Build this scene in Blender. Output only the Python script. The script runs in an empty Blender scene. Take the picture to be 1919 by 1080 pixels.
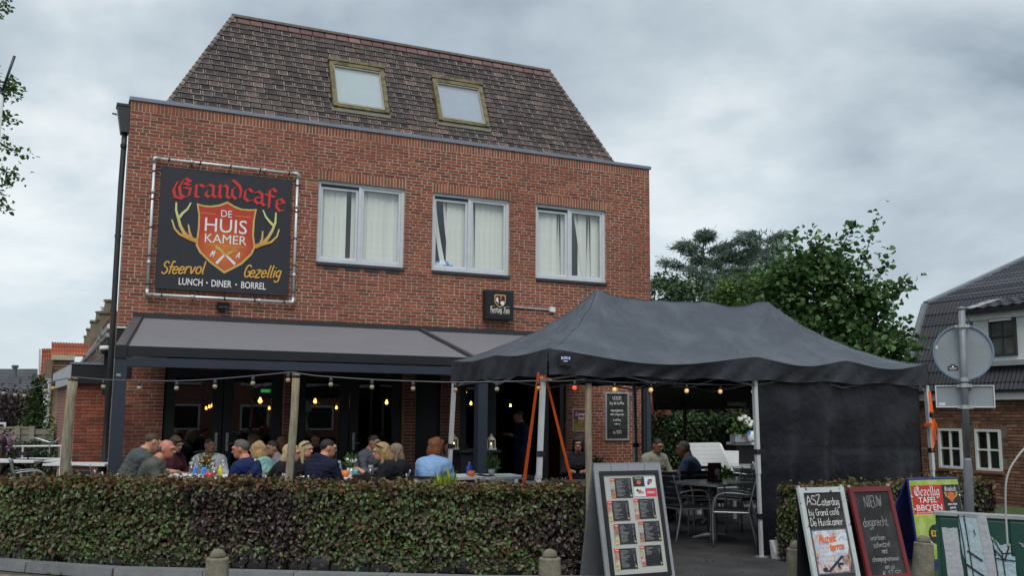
import bpy, bmesh, math, random
import numpy as np
from mathutils import Vector, Matrix, Euler
random.seed(7)
SC = bpy.context.scene
COL = SC.collection

# ------------------------------------------------------------------ camera
F_PX, PW, PH = 1819.84, 1919.0, 1080.0
CAM = Vector((0, 0, 1.6))
_yaw, _pit, _rol = .43577823, .131206797, .00802461
_f = Vector((math.sin(_yaw)*math.cos(_pit), math.cos(_yaw)*math.cos(_pit), math.sin(_pit)))
_r = Vector((math.cos(_yaw), -math.sin(_yaw), 0)); _u = _r.cross(_f)
_r, _u = math.cos(_rol)*_r+math.sin(_rol)*_u, -math.sin(_rol)*_r+math.cos(_rol)*_u
cd = bpy.data.cameras.new('camera'); co = bpy.data.objects.new('camera', cd); COL.objects.link(co)
cd.sensor_fit = 'HORIZONTAL'; cd.sensor_width = 36; cd.lens = F_PX/PW*36; cd.clip_start = .1; cd.clip_end = 2000
m3 = Matrix((_r, _u, -_f)).transposed()
co.matrix_world = Matrix.Translation(CAM) @ m3.to_4x4()
SC.camera = co

# ------------------------------------------------------------------ light: overcast sky with soft sun behind the camera
SUN_ELEV, SUN_AZ = math.radians(52), math.radians(205)      # azimuth clockwise from +Y
world = bpy.data.worlds.new("World"); SC.world = world; world.use_nodes = True
def build_world():
    nt = world.node_tree; nt.nodes.clear(); N = nt.nodes.new; L = nt.links.new
    out = N('ShaderNodeOutputWorld'); bg = N('ShaderNodeBackground'); bg.inputs[1].default_value = .1
    sky = N('ShaderNodeTexSky'); sky.sky_type = 'NISHITA'; sky.sun_disc = False
    sky.sun_elevation = SUN_ELEV; sky.sun_rotation = SUN_AZ
    tc = N('ShaderNodeTexCoord'); sep = N('ShaderNodeSeparateXYZ'); L(tc.outputs['Generated'], sep.inputs[0])
    # project the view direction on a flat cloud layer
    zz = N('ShaderNodeMath'); zz.operation = 'MAXIMUM'; zz.inputs[1].default_value = 0; L(sep.outputs[2], zz.inputs[0])
    za = N('ShaderNodeMath'); za.operation = 'ADD'; za.inputs[1].default_value = .30; L(zz.outputs[0], za.inputs[0])
    dx = N('ShaderNodeMath'); dx.operation = 'DIVIDE'; L(sep.outputs[0], dx.inputs[0]); L(za.outputs[0], dx.inputs[1])
    dy = N('ShaderNodeMath'); dy.operation = 'DIVIDE'; L(sep.outputs[1], dy.inputs[0]); L(za.outputs[0], dy.inputs[1])
    cb = N('ShaderNodeCombineXYZ'); L(dx.outputs[0], cb.inputs[0]); L(dy.outputs[0], cb.inputs[1])
    mp = N('ShaderNodeMapping'); mp.inputs['Location'].default_value = CLOUD_OFF; L(cb.outputs[0], mp.inputs[0])
    n1 = N('ShaderNodeTexNoise'); n1.inputs['Scale'].default_value = 1.15; n1.inputs['Detail'].default_value = 8; n1.inputs['Roughness'].default_value = .52; n1.inputs['Distortion'].default_value = .35
    n2 = N('ShaderNodeTexNoise'); n2.inputs['Scale'].default_value = 3.2; n2.inputs['Detail'].default_value = 6; n2.inputs['Roughness'].default_value = .55
    L(mp.outputs[0], n1.inputs['Vector']); L(mp.outputs[0], n2.inputs['Vector'])
    ad = N('ShaderNodeMath'); ad.operation = 'MULTIPLY_ADD'; ad.inputs[1].default_value = .38; L(n2.outputs[0], ad.inputs[0]); L(n1.outputs[0], ad.inputs[2])
    rp = N('ShaderNodeValToRGB'); el = rp.color_ramp.elements
    el[0].position = .51; el[0].color = (2.2, 2.7, 3.15, 1)
    el[1].position = .88; el[1].color = (7.0, 7.25, 7.3, 1)
    e = el.new(.62); e.color = (3.35, 3.98, 4.45, 1); e = el.new(.74); e.color = (4.65, 5.25, 5.62, 1)
    L(ad.outputs[0], rp.inputs[0])
    hz = N('ShaderNodeMapRange'); hz.inputs[1].default_value = 0; hz.inputs[2].default_value = .30; hz.inputs[3].default_value = .62; hz.inputs[4].default_value = 0
    L(zz.outputs[0], hz.inputs[0])
    mh = N('ShaderNodeMix'); mh.data_type = 'RGBA'; L(hz.outputs[0], mh.inputs[0]); L(rp.outputs[0], mh.inputs[6]); mh.inputs[7].default_value = (5.6, 6.35, 6.75, 1)
    mx = N('ShaderNodeMix'); mx.data_type = 'RGBA'; mx.inputs[0].default_value = .93; L(sky.outputs[0], mx.inputs[6]); L(mh.outputs[2], mx.inputs[7])
    L(mx.outputs[2], bg.inputs[0]); L(bg.outputs[0], out.inputs[0])
CLOUD_OFF = (3.1, 1.7, 0)
build_world()
sl = bpy.data.lights.new('sun', 'SUN'); so = bpy.data.objects.new('sun', sl); COL.objects.link(so)
sl.energy = 1.5; sl.angle = math.radians(35); sl.color = (1, .96, .9)
_sd = Vector((math.sin(SUN_AZ)*math.cos(SUN_ELEV), math.cos(SUN_AZ)*math.cos(SUN_ELEV), math.sin(SUN_ELEV)))
so.rotation_euler = _sd.to_track_quat('Z', 'Y').to_euler(); so.location = (0, 0, 40)
SC.view_settings.view_transform = 'Standard'; SC.view_settings.look = 'None'; SC.view_settings.gamma = 1
SC.view_settings.use_curve_mapping = False
SC.view_settings.exposure = 0.45
SC.cycles.use_denoising = True
try: SC.cycles.denoiser = 'OPENIMAGEDENOISE'
except Exception: pass
SC.cycles.max_bounces = 8; SC.cycles.transparent_max_bounces = 24
SC.cycles.diffuse_bounces = 4; SC.cycles.glossy_bounces = 4

# ------------------------------------------------------------------ from photograph to place: a sight line met with a plane
def ray(x, y): return _f+(x-960)/F_PX*_r-(y-540)/F_PX*_u
def aY(x, y, Y): d = ray(x, y); return CAM+d*((Y-CAM.y)/d.y)
def aX(x, y, X): d = ray(x, y); return CAM+d*((X-CAM.x)/d.x)
def aZ(x, y, Z): d = ray(x, y); return CAM+d*((Z-CAM.z)/d.z)
def atd(x, y, d): return CAM+ray(x, y)*d
def hit(x, y, p, n): d = ray(x, y); return CAM+d*((Vector(p)-CAM).dot(n)/d.dot(n))

# ------------------------------------------------------------------ mesh helper
def frame(d):
    d = Vector(d).normalized(); a = Vector((0, 0, 1)) if abs(d.z) < .9 else Vector((1, 0, 0))
    x = d.cross(a).normalized(); return x, d.cross(x).normalized(), d
class MB:
    def __init__(s): s.v = []; s.f = []; s.m = []
    def add(s, vs, fs, mi=0):
        b = len(s.v); s.v += [tuple(v) for v in vs]; s.f += [tuple(i+b for i in f) for f in fs]; s.m += [mi]*len(fs); return s
    def hexa(s, c, mi=0):                        # 0-3 bottom loop, 4-7 top loop
        return s.add(c, [(0, 3, 2, 1), (4, 5, 6, 7), (0, 1, 5, 4), (1, 2, 6, 5), (2, 3, 7, 6), (3, 0, 4, 7)], mi)
    def box(s, c, d, M=None, mi=0):
        x, y, z = d[0]/2, d[1]/2, d[2]/2
        p = [Vector(q) for q in ((-x, -y, -z), (x, -y, -z), (x, y, -z), (-x, y, -z), (-x, -y, z), (x, -y, z), (x, y, z), (-x, y, z))]
        if M is not None: p = [M @ q for q in p]
        return s.hexa([q+Vector(c) for q in p], mi)
    def bbox(s, a, b, mi=0):
        a, b = Vector(a), Vector(b); return s.box((a+b)/2, b-a, None, mi)
    def rbox(s, c, d, ch, M=None, mi=0):         # box with chamfered edges along z faces (front = -y side chamfered)
        x, y, z = d[0]/2, d[1]/2, d[2]/2
        o = [(-x, z), (-x, -z), (x, -z), (x, z)]; i = [(-x+ch, z-ch), (-x+ch, -z+ch), (x-ch, -z+ch), (x-ch, z-ch)]
        p = [Vector((a, y, b)) for a, b in o]+[Vector((a, -y+ch, b)) for a, b in o]+[Vector((a, -y, b)) for a, b in i]
        if M is not None: p = [M @ q for q in p]
        fs = [(8, 9, 10, 11)]
        for k in range(4):
            n = (k+1) % 4; fs += [(k, n, 4+n, 4+k), (4+k, 4+n, 8+n, 8+k)]
        return s.add([q+Vector(c) for q in p], fs, mi)
    def quad(s, a, b, c, d, mi=0): return s.add([a, b, c, d], [(0, 1, 2, 3)], mi)
    def poly(s, ps, mi=0): return s.add(ps, [tuple(range(len(ps)))], mi)
    def tube(s, pts, r, n=8, mi=0, caps=True):
        pts = [Vector(p) for p in pts]; k = len(pts)
        rr = list(r) if hasattr(r, '__len__') else [r]*k
        vs = []; px = None
        for i, p in enumerate(pts):
            d = (pts[min(i+1, k-1)]-pts[max(i-1, 0)])
            if d.length < 1e-9: d = Vector((0, 0, 1))
            x, y, _ = frame(d)
            if px is not None:
                x = (px-d.normalized()*px.dot(d.normalized()))
                x = x.normalized() if x.length > 1e-6 else frame(d)[0]
                y = d.normalized().cross(x)
            px = x
            for j in range(n):
                a = 2*math.pi*j/n; vs.append(p+(x*math.cos(a)+y*math.sin(a))*rr[i])
        fs = [(i*n+j, i*n+(j+1) % n, (i+1)*n+(j+1) % n, (i+1)*n+j) for i in range(k-1) for j in range(n)]
        if caps: fs += [tuple(range(n-1, -1, -1)), tuple(range((k-1)*n, k*n))]
        return s.add(vs, fs, mi)
    def lathe(s, prof, c=(0, 0, 0), n=12, mi=0, M=None):
        vs = []; fs = []; c = Vector(c); k = len(prof)
        for r, z in prof:
            for j in range(n):
                a = 2*math.pi*j/n; q = Vector((r*math.cos(a), r*math.sin(a), z)); vs.append((M @ q if M is not None else q)+c)
        for i in range(k-1):
            for j in range(n): fs.append((i*n+j, i*n+(j+1) % n, (i+1)*n+(j+1) % n, (i+1)*n+j))
        if prof[0][0] > 1e-4: fs.append(tuple(range(n-1, -1, -1)))
        if prof[-1][0] > 1e-4: fs.append(tuple(range((k-1)*n, k*n)))
        return s.add(vs, fs, mi)
    def prism(s, ps, vec, mi=0):
        ps = [Vector(p) for p in ps]; n = len(ps); v = Vector(vec)
        return s.add(ps+[p+v for p in ps], [tuple(range(n-1, -1, -1)), tuple(range(n, 2*n))]+[(i, (i+1) % n, n+(i+1) % n, n+i) for i in range(n)], mi)
    def arr(s, vs, fs, mi=0): return s.add([tuple(v) for v in vs], [tuple(int(i) for i in f) for f in fs], mi)
    def mesh(s, name, mats, off=Vector((0, 0, 0)), smooth=False):
        me = bpy.data.meshes.new(name); me.from_pydata([(v[0]-off.x, v[1]-off.y, v[2]-off.z) for v in s.v], [], s.f)
        mats = mats if isinstance(mats, (list, tuple)) else [mats]
        for m in mats: me.materials.append(m)
        if len(mats) > 1: me.polygons.foreach_set('material_index', s.m)
        if smooth: me.polygons.foreach_set('use_smooth', [True]*len(s.f))
        me.update(); return me
    def build(s, name, mats, parent=None, smooth=False, loc=None):
        """Link ONE mesh object. World coordinates in, stored relative to loc (or to the mesh's own base point)."""
        po = wloc(parent) if parent is not None else Vector((0, 0, 0))
        if loc is None:
            if s.v:
                a = np.array(s.v); loc = Vector(((a[:, 0].min()+a[:, 0].max())/2, (a[:, 1].min()+a[:, 1].max())/2, a[:, 2].min()))
            else: loc = po
        loc = Vector(loc)
        o = bpy.data.objects.new(name, s.mesh(name, mats, loc, smooth)); COL.objects.link(o)
        if parent is not None: o.parent = parent
        o.location = loc-po
        return o
def wloc(o):
    p = Vector(o.location)
    while o.parent is not None: o = o.parent; p += o.location
    return p
def tag(o, label=None, cat=None, group=None, kind=None):
    if label: o['label'] = label
    if cat: o['category'] = cat
    if group: o['group'] = group
    if kind: o['kind'] = kind
    return o
def thing(name, loc, label, cat, group=None):
    o = bpy.data.objects.new(name, None); COL.objects.link(o); o.location = Vector(loc); o.empty_display_size = .2
    return tag(o, label, cat, group)
def struct(o): return tag(o, kind='structure')
def inst(me, name, parent, wl, rot=None):
    o = bpy.data.objects.new(name, me); COL.objects.link(o)
    if parent is not None: o.parent = parent; o.location = Vector(wl)-wloc(parent)
    else: o.location = wl
    if rot is not None: o.rotation_euler = rot
    return o
def dup(root, loc, rz=0.0, label=None, group=None, scale=None):
    kids = {}
    for o in bpy.data.objects:
        if o.parent is not None: kids.setdefault(o.parent.name, []).append(o)
    def cp(o, par):
        c = o.copy(); COL.objects.link(c)
        if par is not None: c.parent = par
        for k in kids.get(o.name, []): cp(k, c)
        return c
    r = cp(root, None); r.location = Vector(loc); r.rotation_euler = (0, 0, rz)
    if scale: r.scale = (scale,)*3
    if label: r['label'] = label
    if group: r['group'] = group
    return r
def Rz(a): return Matrix.Rotation(a, 3, 'Z')
def Rx(a): return Matrix.Rotation(a, 3, 'X')
def Ry(a): return Matrix.Rotation(a, 3, 'Y')
def img_rz(phi): return math.radians(phi-115)     # phi: 0 looks to the picture's right, 90 away, 180 left, 270 at the camera; things face +Y

# ------------------------------------------------------------------ materials
def mat(name, col, rough=.6, metal=0, var=.12, scale=6, bump=0, bscale=80, rnd=0, col2=None, c2scale=3, c2pos=(.45, .65), spec=.5, emit=None, estr=0, stretch=None, detail=4, bdist=.01, bwarp=0):
    m = bpy.data.materials.new(name); m.use_nodes = True; nt = m.node_tree; N = nt.nodes.new; L = nt.links.new
    b = nt.nodes['Principled BSDF']; b.inputs['Roughness'].default_value = rough; b.inputs['Metallic'].default_value = metal
    b.inputs['Specular IOR Level'].default_value = spec
    tc = N('ShaderNodeTexCoord'); vec = tc.outputs['Object']
    if stretch:
        mp = N('ShaderNodeMapping'); mp.inputs['Scale'].default_value = stretch; L(vec, mp.inputs[0]); vec = mp.outputs[0]
    c = N('ShaderNodeRGB'); c.outputs[0].default_value = (*col, 1); cur = c.outputs[0]
    def noise(sc, det=detail):
        n = N('ShaderNodeTexNoise'); n.inputs['Scale'].default_value = sc; n.inputs['Detail'].default_value = det; n.inputs['Roughness'].default_value = .5; L(vec, n.inputs['Vector']); return n.outputs[0]
    if col2 is not None:
        r = N('ShaderNodeMapRange'); r.inputs[1].default_value, r.inputs[2].default_value = c2pos; L(noise(c2scale), r.inputs[0])
        mx = N('ShaderNodeMix'); mx.data_type = 'RGBA'; L(r.outputs[0], mx.inputs[0]); L(cur, mx.inputs[6]); mx.inputs[7].default_value = (*col2, 1); cur = mx.outputs[2]
    if var or rnd:
        hs = N('ShaderNodeHueSaturation'); L(cur, hs.inputs['Color']); val = None
        if var:
            r = N('ShaderNodeMapRange'); r.inputs[1].default_value = .25; r.inputs[2].default_value = .75; r.inputs[3].default_value = 1-var; r.inputs[4].default_value = 1+var
            L(noise(scale), r.inputs[0]); val = r.outputs[0]
        if rnd:
            rr = island(nt); r2 = N('ShaderNodeMapRange'); r2.inputs[3].default_value = 1-rnd; r2.inputs[4].default_value = 1+rnd; L(rr, r2.inputs[0])
            if val is None: val = r2.outputs[0]
            else:
                mu = N('ShaderNodeMath'); mu.operation = 'MULTIPLY'; L(val, mu.inputs[0]); L(r2.outputs[0], mu.inputs[1]); val = mu.outputs[0]
        L(val, hs.inputs['Value']); cur = hs.outputs[0]
    L(cur, b.inputs['Base Color'])
    if bump:
        bp = N('ShaderNodeBump'); bp.inputs['Strength'].default_value = bump; bp.inputs['Distance'].default_value = bdist; nb = noise(bscale); nb.node.inputs['Distortion'].default_value = bwarp; L(nb, bp.inputs['Height']); L(bp.outputs[0], b.inputs['Normal'])
    if emit: b.inputs['Emission Color'].default_value = (*emit, 1); b.inputs['Emission Strength'].default_value = estr
    return m
def island(nt):
    """A random value per piece: differs between loose pieces of one mesh and between objects that share a mesh."""
    N = nt.nodes.new; L = nt.links.new
    g = N('ShaderNodeNewGeometry'); oi = N('ShaderNodeObjectInfo'); a = N('ShaderNodeMath'); a.operation = 'ADD'; f = N('ShaderNodeMath'); f.operation = 'FRACT'
    L(g.outputs['Random Per Island'], a.inputs[0]); L(oi.outputs['Random'], a.inputs[1]); L(a.outputs[0], f.inputs[0]); return f.outputs[0]
def palette(name, cols, rough=.8, var=.15, scale=20, bump=.3, bscale=120, spec=.3, val=.18, trans=0, over=None):
    """Each piece takes one colour of cols; over = (colour, scale, lo, hi, world) lays stains across pieces."""
    m = bpy.data.materials.new(name); m.use_nodes = True; nt = m.node_tree; N = nt.nodes.new; L = nt.links.new
    b = nt.nodes['Principled BSDF']; b.inputs['Roughness'].default_value = rough; b.inputs['Specular IOR Level'].default_value = spec
    r = island(nt); rp = N('ShaderNodeValToRGB'); rp.color_ramp.interpolation = 'CONSTANT'; el = rp.color_ramp.elements
    while len(el) > 1: el.remove(el[0])
    tot = sum(w for w, _ in cols); acc = 0
    for i, (w, c) in enumerate(cols):
        e = el[0] if i == 0 else el.new(acc/tot)
        if i == 0: e.position = 0
        e.color = (*c, 1); acc += w
    L(r, rp.inputs[0])
    tc = N('ShaderNodeTexCoord'); n = N('ShaderNodeTexNoise'); n.inputs['Scale'].default_value = scale; n.inputs['Detail'].default_value = 5
    L(tc.outputs['Object'], n.inputs['Vector'])
    ml = N('ShaderNodeMath'); ml.operation = 'MULTIPLY'; ml.inputs[1].default_value = 7.31; L(r, ml.inputs[0]); fr = N('ShaderNodeMath'); fr.operation = 'FRACT'; L(ml.outputs[0], fr.inputs[0])
    r1 = N('ShaderNodeMapRange'); r1.inputs[3].default_value = 1-val; r1.inputs[4].default_value = 1+val; L(fr.outputs[0], r1.inputs[0])
    r2 = N('ShaderNodeMapRange'); r2.inputs[1].default_value = .25; r2.inputs[2].default_value = .75; r2.inputs[3].default_value = 1-var; r2.inputs[4].default_value = 1+var; L(n.outputs[0], r2.inputs[0])
    mu = N('ShaderNodeMath'); mu.operation = 'MULTIPLY'; L(r1.outputs[0], mu.inputs[0]); L(r2.outputs[0], mu.inputs[1])
    hs = N('ShaderNodeHueSaturation'); L(rp.outputs[0], hs.inputs['Color']); L(mu.outputs[0], hs.inputs['Value'])
    cur = hs.outputs[0]
    if over:
        oc, osc, lo, hi = over; g = N('ShaderNodeNewGeometry'); n3 = N('ShaderNodeTexNoise'); n3.inputs['Scale'].default_value = osc; n3.inputs['Detail'].default_value = 7; n3.inputs['Roughness'].default_value = .62
        mp = N('ShaderNodeMapping'); mp.inputs['Scale'].default_value = (1.5, 1.5, .5); L(g.outputs['Position'], mp.inputs[0]); L(mp.outputs[0], n3.inputs['Vector']); r3 = N('ShaderNodeMapRange'); r3.inputs[1].default_value = lo; r3.inputs[2].default_value = hi; L(n3.outputs[0], r3.inputs[0])
        mx = N('ShaderNodeMix'); mx.data_type = 'RGBA'; L(r3.outputs[0], mx.inputs[0]); L(cur, mx.inputs[6]); mx.inputs[7].default_value = (*oc, 1); cur = mx.outputs[2]
    L(cur, b.inputs['Base Color'])
    if bump:
        bp = N('ShaderNodeBump'); bp.inputs['Strength'].default_value = bump; bp.inputs['Distance'].default_value = .008
        n4 = N('ShaderNodeTexNoise'); n4.inputs['Scale'].default_value = bscale; L(tc.outputs['Object'], n4.inputs['Vector']); L(n4.outputs[0], bp.inputs['Height']); L(bp.outputs[0], b.inputs['Normal'])
    if trans:
        tr = N('ShaderNodeBsdfTranslucent'); L(cur, tr.inputs[0]); ms = N('ShaderNodeMixShader'); ms.inputs[0].default_value = trans
        L(b.outputs[0], ms.inputs[1]); L(tr.outputs[0], ms.inputs[2]); L(ms.outputs[0], nt.nodes['Material Output'].inputs[0])
    return m
def glass(name, tint=(.9, .95, .95), boost=1.0, rough=0.0, ior=1.5, add=.03):
    m = bpy.data.materials.new(name); m.use_nodes = True; nt = m.node_tree; N = nt.nodes.new; L = nt.links.new; nt.nodes.remove(nt.nodes['Principled BSDF'])
    t = N('ShaderNodeBsdfTransparent'); t.inputs[0].default_value = (*tint, 1); g = N('ShaderNodeBsdfGlossy'); g.inputs['Roughness'].default_value = rough
    fr = N('ShaderNodeFresnel'); gb = N('ShaderNodeNewGeometry'); mb_ = N('ShaderNodeMath'); mb_.operation = 'MULTIPLY_ADD'; mb_.inputs[1].default_value = 1/ior-ior; mb_.inputs[2].default_value = ior; L(gb.outputs['Backfacing'], mb_.inputs[0]); L(mb_.outputs[0], fr.inputs[0]); ma = N('ShaderNodeMath'); ma.operation = 'MULTIPLY_ADD'; ma.inputs[1].default_value = boost; ma.inputs[2].default_value = add; ma.use_clamp = True
    L(fr.outputs[0], ma.inputs[0]); ms = N('ShaderNodeMixShader'); L(ma.outputs[0], ms.inputs[0]); L(t.outputs[0], ms.inputs[1]); L(g.outputs[0], ms.inputs[2]); L(ms.outputs[0], nt.nodes['Material Output'].inputs[0])
    return m
def emis(name, col, s):
    m = bpy.data.materials.new(name); m.use_nodes = True; nt = m.node_tree; b = nt.nodes['Principled BSDF']
    b.inputs['Base Color'].default_value = (*col, 1); b.inputs['Emission Color'].default_value = (*col, 1); b.inputs['Emission Strength'].default_value = s; return m

M = {}
M['mortar'] = mat('mortar', (.43, .335, .255), .9, var=.15, scale=9, bump=.3, bscale=90, col2=(.31, .235, .18), c2scale=1.1)
BR = [(5, (.272, .082, .053)), (4, (.24, .072, .049)), (3, (.20, .064, .046)), (1.6, (.31, .105, .061)), (.7, (.135, .052, .042)), (.45, (.17, .09, .062)), (.3, (.33, .115, .06))]
M['brick'] = palette('red_brick', BR, .85, var=.22, scale=28, bump=.5, bscale=70, val=.13, over=((.12, .078, .055), .9, .57, .80))
M['soldier'] = palette('soldier_brick', [(3, (.255, .082, .052)), (2, (.30, .105, .062)), (1, (.21, .066, .044)), (.6, (.165, .085, .055))], .85, var=.2, scale=28, bump=.4)
M['tile'] = palette('roof_tile', [(3, (.074, .060, .060)), (3, (.052, .046, .050)), (2, (.100, .077, .073)), (1.5, (.132, .094, .086)), (1, (.037, .034, .038))], .8, var=.3, scale=14, bump=.4, bscale=60, over=((.036, .032, .035), 1.0, .44, .68))
M['tile_gap_shade'] = mat('tile_gap_shade', (.022, .019, .018), .95, var=.3)  # dark mossy tile edges and deck, with the row-gap shadow put into the colour
M['tile_rim'] = palette('roof_tile_rim', [(2, (.19, .155, .142)), (1, (.10, .082, .078)), (1, (.25, .20, .18))], .85, var=.35, scale=22, bump=.2)
M['tile_top'] = palette('ridge_tile', [(2, (.165, .10, .094)), (1, (.14, .086, .084)), (1, (.19, .118, .108))], .8, var=.2, scale=10, bump=.3)
M['zinc'] = mat('zinc_coping', (.20, .235, .29), .5, .3, var=.12, scale=3)
M['black'] = mat('black_paint', (.012, .013, .017), .45, var=.15)
M['dgrey'] = mat('anthracite_paint', (.022, .028, .038), .38, var=.1, scale=3)
M['beam'] = mat('anthracite_beam', (.030, .040, .058), .38, var=.08, scale=2)
M['wframe'] = mat('white_window_frame', (.58, .62, .67), .4, var=.08)
M['wpaint'] = mat('white_paint', (.72, .74, .74), .5, var=.06)
M['sill'] = mat('dark_sill', (.035, .037, .042), .6, var=.25, scale=8)
M['blind'] = mat('vertical_blind_fabric', (.78, .80, .74), .9, var=.06, scale=10)
M['room'] = mat('dim_room', (.10, .11, .13), .9)
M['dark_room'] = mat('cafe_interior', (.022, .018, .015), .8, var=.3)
M['glass'] = glass('window_glass', (.95, .97, .97), 1.0, add=.07)
M['dglass'] = glass('door_glass', (.42, .47, .5), 1.2, add=.06)
M['skyglass'] = glass('skylight_glass', (.92, .96, .97), 1.6, add=.34)
M['moss_frame'] = mat('mossy_skylight_frame', (.17, .145, .075), .8, var=.35, scale=9, col2=(.075, .07, .04), c2scale=6, bump=.3, bscale=40)
M['galv'] = mat('galvanised_steel', (.50, .52, .53), .42, .55, var=.14, scale=9)
M['alu'] = mat('aluminium', (.60, .62, .64), .35, .7, var=.08)
M['wood_post'] = mat('weathered_wood', (.27, .245, .18), .9, var=.45, scale=6, col2=(.40, .31, .19), c2scale=1.6, bump=1, bscale=16, bdist=.02, stretch=(6, 6, .7))
M['skin'] = mat('skin', (.50, .26, .18), .5, var=.08, scale=12)
# ------------------------------------------------------------------ lettering
class Surf:
    """A flat writing surface: origin o, unit vectors u (right), v (up); n points out of the surface."""
    def __init__(s, o, u, v): s.o = Vector(o); s.u = Vector(u).normalized(); s.v = Vector(v).normalized(); s.n = s.u.cross(s.v)
    def p(s, a, b, h=0): return s.o+s.u*a+s.v*b+s.n*h
_tc = {}
def glyphs(txt, bold=0.0):
    k = (txt, bold)
    if k not in _tc:
        cu = bpy.data.curves.new('t', 'FONT'); cu.body = txt; cu.size = 1; cu.resolution_u = 3; cu.offset = bold; cu.align_x = 'CENTER'; cu.fill_mode = 'FRONT'
        ob = bpy.data.objects.new('t', cu); COL.objects.link(ob)
        bpy.context.view_layer.update()
        me = bpy.data.meshes.new_from_object(ob.evaluated_get(bpy.context.evaluated_depsgraph_get()))
        vs = [tuple(v.co) for v in me.vertices]; fs = [tuple(p.vertices) for p in me.polygons]
        bpy.data.objects.remove(ob); bpy.data.curves.remove(cu); bpy.data.meshes.remove(me); _tc[k] = (vs, fs)
    return _tc[k]
def text(mb, sf, txt, cx, cy, h, mi=0, bold=0.0, lift=.002, w=None, rot=0.0):
    """Print txt centred at (cx, cy) with capital height h; w stretches it to that width."""
    vs, fs = glyphs(txt, bold)
    if not vs: return
    a = np.array(vs); x0, x1 = a[:, 0].min(), a[:, 0].max(); k = h/.69; kx = k if w is None else w/(x1-x0); xm = (x0+x1)/2
    c, s = math.cos(rot), math.sin(rot); out = []
    for x, y, _ in vs:
        X, Y = (x-xm)*kx, (y-.345)*k; out.append(sf.p(cx+X*c-Y*s, cy+X*s+Y*c, lift))
    mb.add(out, fs, mi)
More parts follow.
